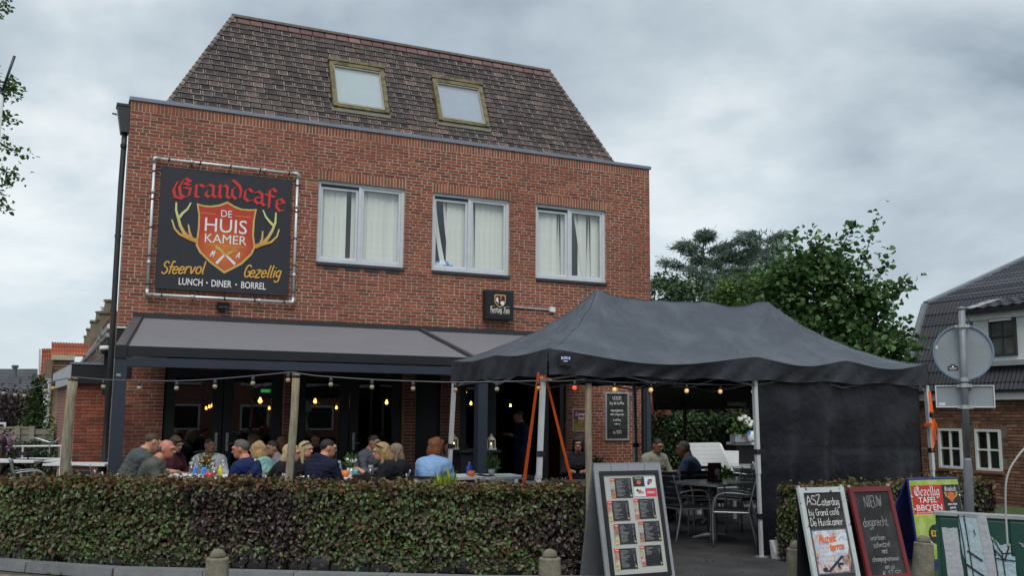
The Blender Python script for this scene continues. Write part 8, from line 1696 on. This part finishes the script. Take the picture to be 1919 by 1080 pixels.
M['menuwood'] = mat('grey_painted_wood', (.26, .28, .31), .7, var=.18, scale=3, bump=.25, bscale=30, stretch=(1, 6, 1)); M['menuboard'] = mat('menu_backing', (.44, .46, .43), .6, var=.05); M['menurear'] = mat('dark_grey_wood', (.13, .14, .155), .8, var=.2); M['lam'] = mat('laminated_menu', (.018, .020, .027), .22, var=.2, scale=3, col2=(.05, .055, .065), c2scale=4); M['tabred'] = mat('menu_red', (.60, .045, .06), .35); M['printl'] = mat('print_line', (.34, .34, .34), .5, var=0); M['paper'] = mat('print_paper', (.66, .69, .72), .5, var=.05)
FOOD = [mat('food_print', c1, .4, var=.4, scale=40, col2=c2, c2scale=s) for c1, c2, s in (((.40, .20, .08), (.06, .10, .30), 16), ((.48, .42, .22), (.25, .38, .55), 14), ((.42, .16, .12), (.55, .45, .40), 18), ((.55, .45, .20), (.10, .30, .45), 15))]
def menu_board():
    B = Board('menu_board', (1113, 870), (1238, 868), 8.1, .26, 'large grey wooden menu board with rows of laminated menus beside the hedge end', 'menu board', .27); W, H = B.W, B.H; s = B.slab
    n = 4
    for k in range(n): s(W*k/n+.002, W*(k+1)/n-.002, 0, H, -.03+.001*(k % 2), -.006+.002*(k % 2), 'plank', M['menuwood'])
    for k in range(n):
        b = MB(); X0, X1 = W*k/n+.002, W*(k+1)/n-.002; o = B.rear('rear_plank', M['menurear'], .024, X0, X1)
    f0, f1, g0, g1 = .045, W-.05, .13, H-.075; t = .035
    for a in ((f0, f0+t, g0, g1), (f1-t, f1, g0, g1), (f0+t, f1-t, g0, g0+t), (f0+t, f1-t, g1-t, g1)): s(*a, .001, .022, 'frame_rail', M['black'])
    bk = s(f0+t, f1-t, g0+t, g1-t, .001, .006, 'backing', M['menuboard'])
    bw, bh = f1-f0-2*t, g1-g0-2*t
    def sheet(cx, top, w, h, k):
        u0 = f0+t+bw*cx; v1 = g0+t+bh*top; b = MB(); p = B.sf.p; q = lambda a, c, d, e, mi, l: b.quad(p(a, c, l), p(d, c, l), p(d, e, l), p(a, e, l), mi)
        q(u0, v1-h, u0+w, v1, 0, .009); q(u0, v1-.028, u0+w*.22, v1, 1, .0102); m = FOOD[k % 4]
        q(u0, v1-h, u0+w*.20, v1-h*.55, 2, .0102); q(u0, v1-h*.55, u0+w*.20, v1-.03, 3, .0102); rnd = random.Random(k); n = 13
        for i in range(n if k != 6 else 6):
            y = v1-.018-i*(h-.03)/n; q(u0+w*.27, y-.0035, u0+w*(.27+rnd.uniform(.15, .42)), y, 4, .0106)
            if rnd.random() < .8: q(u0+w*.86, y-.0035, u0+w*.92, y, 4, .0106)
        q(u0+w*.90, v1-h+.012, u0+w*.96, v1-h+.03, 5, .0106); o = b.build('menu_sheet', [M['lam'], M['tabred'], FOOD[k % 4], FOOD[(k+1) % 4], M['printl'], M['signgold']], bk)
        b = MB(); hand(b, B.sf, ('Menu', 'Lunch', 'Diner', 'Tapas', 'Vis', 'Vlees', 'Dessert')[k % 7], u0+w*.11, v1-.014, .012, 0, .002, w=w*.14, lift=.011); b.build('tab_lettering', M['signwhite'], o)
    w, h = bw*.40, bh*.205
    for k, (cx, tp) in enumerate(((.12, .965), (.02, .735), (.52, .745), (.09, .50), (.56, .515), (.05, .255), (.53, .272))): sheet(cx, tp, w, h, k)
    u0 = f0+t+bw*.555; v1 = g0+t+bh*.975; b = MB(); p = B.sf.p; q = lambda a, c, d, e, mi, l: b.quad(p(a, c, l), p(d, c, l), p(d, e, l), p(a, e, l), mi); c = bw*.215; r = bh*.10
    q(u0, v1-r, u0+c, v1, 0, .009); q(u0+c+.004, v1-r*1.2, u0+2*c, v1, 1, .009); q(u0, v1-2*r-.004, u0+c, v1-r-.004, 1, .009); q(u0+c+.004, v1-2*r-.004, u0+2*c, v1-r*1.2-.004, 2, .009)
    for cx, cy, rr, mi in ((u0+c*.5, v1-r*.58, .026, 3), (u0+c*.5, v1-r*1.55, .024, 4), (u0+c*.3, v1-r*1.4, .014, 0), (u0+c*.75, v1-r*1.65, .013, 4), (u0+c*1.5, v1-r*.5, .028, 4), (u0+c*1.35, v1-r*.75, .014, 0), (u0+c*1.65, v1-r*.35, .013, 3)):
        b.poly([p(cx+rr*math.cos(a*.7)*(1+.25*math.sin(a*3)), cy+rr*.8*math.sin(a*.7), .0104) for a in range(9)], mi)
    text(b, B.sf, 'MENU', u0+c*1.5, v1-r*1.65, .022, 1, .02, .0106); blackletter(b, B.sf, 'Grandcafe', u0+c*.5, v1-r*.16, .018, 1, .0106, w=c*.6); b.build('logo_sheet', [M['lam'], M['paper'], M['tabred'], M['emorange'], FOOD[0]], bk)
    b = MB()
    for cx in (W*.48, W*.86): hand(b, B.sf, '133331', cx, .055, .055, 0, .006, w=.15, lift=.003)
    b.build('painted_numbers', M['paper'], B.T)
menu_board()
M['wood_w'] = mat('chipped_white_wood', (.50, .55, .56), .7, var=.12, scale=6, col2=(.10, .09, .08), c2scale=14, c2pos=(.66, .69), bump=.3, bscale=30); M['wood_r'] = mat('dark_red_wood', (.17, .018, .020), .5, var=.2, scale=4, bump=.2, bscale=30, stretch=(1, 6, 1))
def chalk_stand(name, tl, tr, label, fm, fw, Y=7.25, dy=.21):
    B = Board(name, tl, tr, Y, dy, label, 'chalkboard', .06); W, H = B.W, B.H; s = B.slab
    for a in ((0, fw, 0, H), (W-fw, W, 0, H), (fw, W-fw, H-fw, H), (fw, W-fw, .10, .10+fw)): s(*a, -.02, .010, 'frame_rail', M[fm])
    s(fw, W-fw, .10+fw, H-fw, -.012, .0, 'slate', M['chalk']); B.rear('rear_panel', M['black'], .015, .02, W-.02)
    for u in (0.0, W-.035): s(u+.005, u+.03, H+.001, H+.022, -.02, .0, 'hinge', M['galv'])
    return B
def poster_mat():
    m = bpy.data.materials.new('music_poster'); m.use_nodes = True; nt = m.node_tree; N = nt.nodes.new; L = nt.links.new; b = nt.nodes['Principled BSDF']; b.inputs['Roughness'].default_value = .35
    tc = N('ShaderNodeTexCoord'); mp = N('ShaderNodeMapping'); mp.inputs['Scale'].default_value = (5, 5, 4); L(tc.outputs['Object'], mp.inputs[0]); n = N('ShaderNodeTexNoise'); n.inputs['Scale'].default_value = 1.6; n.inputs['Detail'].default_value = 3; n.inputs['Distortion'].default_value = 1.6; L(mp.outputs[0], n.inputs['Vector'])
    sp = N('ShaderNodeSeparateXYZ'); L(tc.outputs['Object'], sp.inputs[0]); a = N('ShaderNodeMath'); a.operation = 'MULTIPLY_ADD'; a.inputs[1].default_value = -.45; L(sp.outputs[2], a.inputs[0]); L(n.outputs[0], a.inputs[2]); rp = N('ShaderNodeValToRGB'); e = rp.color_ramp.elements
    e[0].position = .20; e[0].color = (.62, .66, .72, 1); e[1].position = .66; e[1].color = (.03, .035, .07, 1)
    for p_, c in ((.30, (.70, .71, .73, 1)), (.36, (.36, .47, .64, 1)), (.42, (.55, .52, .55, 1)), (.48, (.62, .36, .24, 1)), (.54, (.22, .16, .22, 1)), (.60, (.45, .22, .12, 1))): q = e.new(p_); q.color = c
    L(a.outputs[0], rp.inputs[0]); L(rp.outputs[0], b.inputs['Base Color']); return m
def white_board():
    B = chalk_stand('white_chalkboard', (1495, 914), (1580, 914), 'chalkboard stand in a chipped white frame with a music poster', 'wood_w', .05); W, H = B.W, B.H; sf = B.sf; t = MB(); c = W/2
    hand(t, sf, 'ASZ', c-.115, H-.125, .085, 0, .008, w=.17, lift=.002, wob=.15); hand(t, sf, 'aterdag', c+.085, H-.14, .070, 0, .007, w=.205, lift=.002, wob=.15); hand(t, sf, 'bij Grand caf\u00e9', c-.015, H-.235, .060, 0, .0065, w=.36, lift=.002, wob=.2); hand(t, sf, 'De Huiskamer', c, H-.325, .068, 0, .007, w=.39, lift=.002, wob=.2); t.build('chalk_lettering', M['chalkw'], B.T)
    u0, u1, v0, v1 = .075, W-.075, .195, H-.40; f = B.slab(u0-.014, u1+.014, v0-.014, v1+.014, .0005, .004, 'poster_rim', M['gcush']); pz = MB(); p = sf.p; pz.quad(p(u0, v0, .0055), p(u1, v0, .0055), p(u1, v1, .0055), p(u0, v1, .0055)); po = pz.build('music_poster', poster_mat(), B.T); h = v1-v0
    t = MB(); hand(t, sf, 'Muziek', c-.035, v1-.075, .075, 0, .013, .2, .205, .0075, rot=.06); hand(t, sf, 'terras', c+.06, v1-.150, .065, 0, .013, .2, .17, .008, rot=.06); t.build('orange_lettering', M['mpor'], po)
    t = MB()
    for k, (st, uu, vv, hh, ww) in enumerate((('LEVENDE', c-.07, .62, .022, .14), ('MUZIEK', c-.09, .53, .022, .10), ('DE HUISKAMER', c-.055, .44, .021, .19), ('FAT ALICE', c-.075, .33, .022, .15), ('ZATERDAG', c-.09, .22, .022, .12), ('ASTEN', c+.11, .06, .030, .09))): text(t, sf, st, uu, v0+h*vv, hh, 0, .012, .0075, ww)
    for k in range(3): x = c+.11; y = v0+h*(.10+.022*k); t.quad(p(x-.05, y, .0075), p(x+.05, y, .0075), p(x+.05, y+.004, .0075), p(x-.05, y+.004, .0075))
    t.build('white_lettering', M['signwhite'], po); t = MB()      # dark diagonal and round shapes of the print
    q = lambda pts, mi, l: t.poly([p(c+a*W, v0+b*h, l) for a, b in pts], mi); q([(-.20, .02), (-.12, .02), (.22, .36), (.18, .40)], 0, .0065)
    for a, b, r in ((-.22, .08, .08), (.12, .16, .10)): t.poly([p(c+a*W+r*.7*math.cos(k*.52)*W, v0+b*h+r*.5*math.sin(k*.52)*W, .0068) for k in range(12)], 0)
    t.build('guitar_print', M['mpdk'], po)
M['mpor'] = mat('poster_orange', (.75, .16, .05), .4, var=0); M['mpdk'] = mat('poster_dark', (.02, .025, .06), .4, var=.2)
white_board()
def red_board():
    B = chalk_stand('red_chalkboard', (1590, 914), (1668, 912), 'chalkboard stand in a dark red frame reading NIEUW', 'wood_r', .048, 7.25, .24); W, H = B.W, B.H; sf = B.sf; t = MB(); c = W/2
    for s, v, h, w, o in (('NIEUW', .845, .10, .22, .0), ('dagprecht:', .635, .085, .32, -.02), ('varken', .475, .05, .18, -.04), ('schnitzel', .40, .05, .21, -.01), ('met', .335, .05, .07, .01), ('champignonsaus', .255, .045, .33, .0), ('en ui', .175, .05, .12, .03), ('\u20ac 17,50', .10, .05, .23, .04)): hand(t, sf, s, c+o, .06+v*H*.93, h, 0, .006, .05, w, .002, wob=.35)
    t.build('chalk_lettering', M['chalkg'], B.T)
M['chalkg'] = mat('faded_chalk', (.33, .34, .34), .9, var=.5, scale=60)
red_board()
def bbq_board():
    B = Board('barbecue_board', (1701, 898), (1795, 897), 7.95, .12, 'blue A-board with red, black and green print advertising a table barbecue', 'advertising board', .50); W, H = B.W, B.H; sf = B.sf; s = B.slab; B.rear('rear_panel', M['royal'], .02); s(0, W, 0, H, -.018, 0, 'front_panel', M['royal'])
    b = MB(); p = sf.p; q = lambda u0, v0, u1, v1, mi, l: b.quad(p(u0*W, v0*H, l), p(u1*W, v0*H, l), p(u1*W, v1*H, l), p(u0*W, v1*H, l), mi)
    q(.02, .10, .99, .985, 0, .002); q(.035, .60, .64, .925, 1, .003); q(.64, .10, .985, .925, 2, .0035); q(.035, .585, .64, .60, 4, .003)
    b.poly([p(.40*W+.145*W*math.cos(k*.35), .375*H+.11*W*math.sin(k*.35)*1.25, .0045) for k in range(18)], 2); q(.58, .12, .985, .33, 2, .0040)
    b.poly([p(.63*W+.15*W*math.cos(k*.52), .47*H+.11*W*math.sin(k*.52), .0042) for k in range(12)], 3); b.build('print', [M['lgreen'], M['bbqred'], M['pblack'], M['meat'], M['floy']], B.T)
    t = MB(); blackletter(t, sf, 'Gezellig', .335*W, .852*H, .10, 0, .005, w=.50*W, nib=.115); text(t, sf, 'TAFEL', .33*W, .76*H, .060, 0, .008, .005, .36*W); text(t, sf, "BBQ'EN", .345*W, .675*H, .062, 0, .008, .005, .50*W); text(t, sf, 'BIJ GRAND CAFE DE HUISKAMER', .34*W, .618*H, .018, 0, .01, .005, .52*W)
    blackletter(t, sf, 'Grandcafe', .81*W, .875*H, .05, 0, .005, w=.24*W)
    for st, v in (('met vlees', .705), ('salade', .665), ('brood', .625)): text(t, sf, st, .81*W, v*H, .026, 0, .015, .005)
    for st, v in (('RESERVEER', .225), ('NU', .175)): text(t, sf, st, .76*W, v*H, .028, 0, .015, .006)
    t.build('white_lettering', M['signwhite'], B.T)
    t = MB(); text(t, sf, '\u20ac27', .365*W, .385*H, .062, 0, .02, .006, .14*W); text(t, sf, '50', .475*W, .405*H, .040, 0, .02, .006, .075*W); text(t, sf, 'P.P.', .475*W, .355*H, .020, 0, .01, .006); t.build('price_lettering', M['signyel2'], B.T)
    t = MB(); sh = [(-.055, .04), (0, .05), (.055, .04), (.05, -.02), (0, -.065), (-.05, -.02)]; t.poly([p(.81*W+a, .79*H+b_*1.0, .005) for a, b_ in sh][::-1], 0)
    for sx in (-1, 1): _stroke_quads(t, sf, [(.81*W+sx*.05, .79*H-.01), (.81*W+sx*.085, .79*H+.01), (.81*W+sx*.10, .79*H+.05)], lambda d: Vector((-d.y, d.x))*.006, 1, .005); _stroke_quads(t, sf, [(.81*W+sx*.08, .79*H+.01), (.81*W+sx*.07, .79*H+.05)], lambda d: Vector((-d.y, d.x))*.005, 1, .0052)
    t.build('antler_emblem', [M['emorange'], M['signgold']], B.T)
    for u, v in ((.03, .80), (.06, .66), (.98, .80)): x = MB(); x.lathe([(.012, 0), (.010, .006), (0, .008)], (0, 0, 0), 8); x.v = [tuple(sf.p(u*W+a, v*H+b_, .003+c_)) for a, b_, c_ in x.v]; x.build('print_clip', M['wpaint'], B.T)
M['royal'] = mat('royal_blue_plastic', (.012, .020, .16), .45); M['lgreen'] = mat('grass_print', (.30, .44, .06), .4, col2=(.50, .58, .20), c2scale=7); M['bbqred'] = mat('bbq_red', (.48, .025, .02), .4, var=.05); M['pblack'] = mat('print_black', (.012, .012, .013), .4); M['meat'] = mat('grill_print', (.32, .12, .06), .4, col2=(.35, .36, .36), c2scale=14); M['signyel2'] = mat('print_yellow', (.80, .52, .06), .4, var=0)
bbq_board()
# ------------------------------------------------------------------ traffic sign seen from behind
M['signback'] = mat('grey_sign_back', (.27, .31, .34), .5, .25, var=.12, scale=5); M['signedge'] = mat('blue_grey_edge', (.16, .25, .36), .45, .2); M['paleframe'] = mat('pale_sign_rim', (.62, .64, .65), .5)
def traffic_sign():
    dS = 8.2; pt = atd(1804, 618, dS); pb = atd(1817, 952, dS); T = thing('traffic_sign', (pb.x, pb.y, 0), 'grey pole with the backs of a round and a rectangular traffic sign', 'traffic sign'); ax = (pt-pb).normalized(); g = pb-ax*(pb.z/ax.z); A = lambda z: g+ax*((z-g.z)/ax.z)
    m = MB(); m.tube([A(0), A(1.18), A(1.26), A(1.28)], [.039, .038, .030, .028], 14); m.tube([A(1.28), A(2.52)], .027, 14); m.lathe([(.03, 0), (.03, .02), (0, .03)], A(2.52), 12); pole = m.build('pole', M['galvp'], T, smooth=True)
    vd = Vector((_f.x, _f.y, 0)).normalized(); ang = .38; n = Vector((vd.x*math.cos(ang)-vd.y*math.sin(ang)*-1, vd.y*math.cos(ang)-vd.x*math.sin(ang), 0)).normalized(); n = (Matrix.Rotation(-.42, 3, 'Z') @ vd); u = Vector((n.y, -n.x, 0)); up = Vector((0, 0, 1)); R = .235; c = A(2.165)+n*.045
    disc = lambda r, d: [c+u*r*math.cos(k*math.pi/24)+up*r*math.sin(k*math.pi/24)+n*d for k in range(48)]
    m = MB(); m.prism(disc(R, .002), n*.003); d = m.build('round_plate', M['signback'], T)
    m = MB(); a, b = disc(R, -.012), disc(R+.004, .012); a2, b2 = disc(R-.012, -.012), disc(R-.012, .0015); m.add(a+b+a2+b2, [(k, (k+1) % 48, 48+(k+1) % 48, 48+k) for k in range(48)]+[(96+k, 96+(k+1) % 48, (k+1) % 48, k) for k in range(48)]+[(144+k, 144+(k+1) % 48, 96+(k+1) % 48, 96+k) for k in range(48)]); m.build('plate_rim', M['signedge'], d, smooth=False)
    def clamp(z, w): m = MB(); p = A(z); q = [p+u*s*w+n*t for s, t in ((-1, .020), (1, .020), (1, .044), (-1, .044))]; m.hexa([v-up*.012 for v in q]+[v+up*.012 for v in q]); m.tube([p-up*.016, p+up*.016], .034, 12); return m.build('clamp', M['galv'], T)
    for z, w in ((2.385, .055), (1.935, .055), (1.885, .06), (1.705, .06)): clamp(z, w)
    c2 = A(1.795)+n*.046; hw, hh = .228, .094; P = lambda a, b, t: c2+u*a+up*b+n*t
    m = MB(); m.hexa([P(a, b, t) for t in (.0, .003) for a, b in ((-hw+.008, -hh+.008), (hw-.008, -hh+.008), (hw-.008, hh-.008), (-hw+.008, hh-.008))]); d2 = m.build('rectangular_plate', M['signback'], T)
    for a0, a1, b0, b1 in ((-hw, hw, hh-.008, hh), (-hw, hw, -hh, -hh+.008), (-hw, -hw+.008, -hh+.008, hh-.008), (hw-.008, hw, -hh+.008, hh-.008)): m = MB(); m.hexa([P(a, b, t) for t in (-.012, .006) for a, b in ((a0, b0), (a1, b0), (a1, b1), (a0, b1))]); m.build('plate_rim', M['paleframe'], d2)
    sf = Surf(c-n*.0005, u, up); m = MB(); q = lambda a, b, d_, e, mi, l: m.quad(*[sf.p(x, y, l) for x, y in ((a, b), (d_, b), (d_, e), (a, e))], mi); q(-.125, -.150, -.045, -.115, 0, .001); m.poly([sf.p(-.085+.022*math.cos(k*.52), -.118+.020*math.sin(k*.52), .0012) for k in range(7)], 0); q(-.118, -.134, -.052, -.130, 1, .0016); q(-.112, -.143, -.058, -.140, 1, .0016); m.poly([sf.p(-.085+.009*math.cos(k*.8), -.118+.008*math.sin(k*.8), .0016) for k in range(8)], 1); q(-.215, .035, -.195, .062, 2, .001)
    m.build('sticker', [M['black'], M['signwhite'], M['paleframe']], d); sf2 = Surf(c2-n*.0005, u, up); m = MB(); m.quad(*[sf2.p(x, y, .001) for x, y in ((-.205, -.075), (-.155, -.075), (-.155, -.052), (-.205, -.052))]); m.build('sticker', M['paleframe'], d2)
M['galvp'] = mat('galvanised_pole', (.20, .225, .25), .55, .2, var=.15, scale=12)
traffic_sign()
# ------------------------------------------------------------------ green utility cabinet with torn posters
M['cabg'] = mat('green_cabinet', (.010, .055, .040), .45, var=.2, scale=4, col2=(.020, .075, .055), c2scale=3); M['pap1'] = mat('torn_paper_blue', (.38, .50, .56), .6, var=.08, scale=14, bump=.5, bscale=34); M['pap2'] = mat('torn_paper_grey', (.42, .44, .48), .45, var=.1, scale=14, bump=.5, bscale=34); M['cabtop'] = mat('pale_cabinet_top', (.28, .31, .31), .7, var=.2)
def cabinet():
    a, b = atd(1753, 960, 5.9), atd(1960, 961, 5.6); zt = a.z; u = Vector((b.x-a.x, b.y-a.y, 0)).normalized(); n = Vector((u.y, -u.x, 0)); o = Vector((a.x, a.y, 0)); W = .95; P = lambda x, z, t=0: o+u*x+n*t+Vector((0, 0, z)); T = thing('utility_cabinet', P(W/2, 0, -.2), 'dark green utility cabinet with torn pale posters at the right edge', 'cabinet')
    m = MB(); m.hexa([P(0, 0, -.09), P(W, 0, -.09), P(W, 0, 0), P(0, 0, 0), P(0, zt-.02, -.09), P(W, zt-.02, -.09), P(W, zt-.02, 0), P(0, zt-.02, 0)]); m.build('body', M['cabg'], T)
    m = MB(); m.hexa([P(-.012, zt-.019, -.10), P(W+.01, zt-.019, -.10), P(W+.01, zt-.019, .014), P(-.012, zt-.019, .014), P(-.012, zt, -.10), P(W+.01, zt, -.10), P(W+.01, zt, .014), P(-.012, zt, .014)]); m.build('lid', M['cabtop'], T)
    for k in range(5): x = .02+.19*k; m = MB(); m.hexa([P(x, .05, .001), P(x+.18, .05, .001), P(x+.18, zt-.03, .001), P(x, zt-.03, .001), P(x+.006, .06, .008), P(x+.174, .06, .008), P(x+.174, zt-.04, .008), P(x+.006, zt-.04, .008)]); m.build('panel', M['cabg'], T)
    sf = Surf(P(0, 0, .009), u, (0, 0, 1)); k = 5.9/1820; X = lambda px: (px-1752)*k*1.03; Z = lambda py: zt-(py-957)*k
    def paper(pts, name, m, l, lab=None):
        c = [(X(a), Z(b)) for a, b in pts]; cx = sum(p[0] for p in c)/len(c); cy = sum(p[1] for p in c)/len(c); b = MB(); r = random.Random(int(pts[0][0])); ring = []
        for i in range(len(c)):
            p, q = c[i], c[(i+1) % len(c)]
            for t in (0, .25, .5, .75): ring.append((p[0]+(q[0]-p[0])*t+(r.uniform(-.004, .004) if t else 0), p[1]+(q[1]-p[1])*t+(r.uniform(-.004, .004) if t else 0)))
        vs = [sf.p(x, y, l+r.uniform(0, .002)) for x, y in ring]; mid = [sf.p(cx+(x-cx)*.55+r.uniform(-.003, .003), cy+(y-cy)*.55+r.uniform(-.003, .003), l+r.uniform(0, .003)) for x, y in ring]; N_ = len(ring)
        b.add(vs+mid+[sf.p(cx, cy, l)], [(i, (i+1) % N_, N_+(i+1) % N_, N_+i) for i in range(N_)]+[(N_+i, N_+(i+1) % N_, 2*N_) for i in range(N_)]); o_ = b.build(name, M[m], T, smooth=False)
    paper([(1790, 958), (1822, 958), (1838, 1085), (1806, 1085), (1795, 1030)], 'torn_poster', 'pap1', .0015); paper([(1820, 957), (1836, 957), (1854, 1085), (1835, 1085)], 'torn_poster', 'pap2', .004); paper([(1762, 985), (1788, 984), (1795, 1085), (1769, 1085)], 'torn_poster', 'pap2', .001); paper([(1846, 1030), (1878, 1028), (1880, 1075), (1850, 1074)], 'torn_poster', 'pap1', .001); paper([(1842, 995), (1856, 1010), (1872, 1006), (1874, 1034), (1850, 1032)], 'torn_poster', 'pap1', .002); paper([(1898, 966), (1910, 965), (1911, 978), (1903, 980)], 'paper_scrap', 'pap2', .002); paper([(1850, 958), (1866, 958), (1868, 963), (1852, 961)], 'paper_scrap', 'pap2', .002); paper([(1885, 1003), (1915, 1008), (1914, 1015), (1890, 1010)], 'paper_scrap', 'cabtop', .002)
    t = MB()
    for pts, w in (([(1791, 960), (1797, 1010), (1802, 1084)], .006), ([(1800, 960), (1806, 1020), (1812, 1082)], .006), ([(1803, 1024), (1826, 1040)], .010), ([(1800, 1048), (1834, 1072)], .010), ([(1845, 1010), (1851, 1078)], .006), ([(1858, 1020), (1862, 1074)], .006), ([(1846, 1018), (1862, 1036), (1870, 1010)], .008), ([(1848, 1034), (1878, 1036)], .007), ([(1846, 1000), (1858, 1024), (1878, 1022)], .007), ([(1815, 985), (1817, 995)], .005)): _stroke_quads(t, sf, [(X(a), Z(b)) for a, b in pts], lambda d, w=w: Vector((-d.y, d.x))*w*.5, 0, .0075)
    t.build('tear_lines', M['black'], T)
    # thin bent cable rising behind the cabinet
    pts = [atd(x, y, 5.4) for x, y in ((1886, 972), (1885, 935), (1886, 905), (1893, 880), (1904, 862), (1916, 846), (1932, 832))]; pts = [Vector((pts[0].x, pts[0].y, .9))]+pts; m = MB(); m.tube(_smooth3(pts, 5), .0055, 7); o_ = m.build('bent_cable', M['palecable'], None, smooth=True); tag(o_, 'pale bent cable curving up in front of the green cabinet at the right edge', 'cable')
M['palecable'] = mat('pale_cable', (.42, .44, .43), .5)
cabinet()
def small_things():
    # crumpled white sheet hanging at the foot of the gazebo curtain
    q = [aY(*p, 9.08) for p in ((1441, 1013), (1466, 1013), (1472, 1040), (1451, 1043))]; b = MB(); vs = []
    for j in range(5):
        for i in range(5): p = q[0].lerp(q[1], i/4).lerp(q[3].lerp(q[2], i/4), j/4); vs.append(p+Vector((0, .03*math.sin(i*1.3+j), 0)))
    b.add(vs, [(j*5+i, (j+1)*5+i, (j+1)*5+i+1, j*5+i+1) for j in range(4) for i in range(4)])
    T = thing('weight_bag', (q[3].x, q[3].y, 0), 'white plastic weight bag on the paving left of the chalkboards', 'bag'); c = (q[0]+q[1]+q[2]+q[3])*.25
    z0 = 0; m = MB(); x0, x1, zt = q[0].x, q[1].x, q[0].z; m.hexa([(x0+.05, 9.0, .003), (x1+.03, 8.98, .003), (x1+.03, 9.1, .003), (x0+.05, 9.1, .003), (x0, 9.04, zt), (x1, 9.03, zt-.005), (x1, 9.07, zt-.005), (x0, 9.07, zt)]); m.build('bag', M['wpaint'], T); m = MB(); m.lathe([(.008, 0), (.004, .004), (0, .004)], (0, 0, 0), 8); m.v = [(x0+.12+a, 9.0-c_, .05+b_) for a, b_, c_ in m.v]; m.build('eyelet', M['black'], T)
    # white mast with a thin dark rod at the left edge
    p = atd(2, 178, 9); T = thing('white_mast', (p.x-.02, p.y, 0), 'white mast with a thin dark rod on top at the left edge', 'mast'); m = MB(); g = atd(-8, 400, 9); m.tube([(p.x-.035, p.y, 0), (p.x-.02, p.y, p.z)], [.06, .045], 12); m.build('mast_tube', M['wpaint'], T, smooth=True); a, b_ = atd(4, 172, 9), atd(28, 104, 9); m = MB(); m.tube([a, b_], [.011, .013], 7); m.lathe([(.03, 0), (.025, .03), (0, .03)], a-Vector((0, 0, .03)), 8); m.build('rod', M['beam'], T, smooth=True)
small_things()
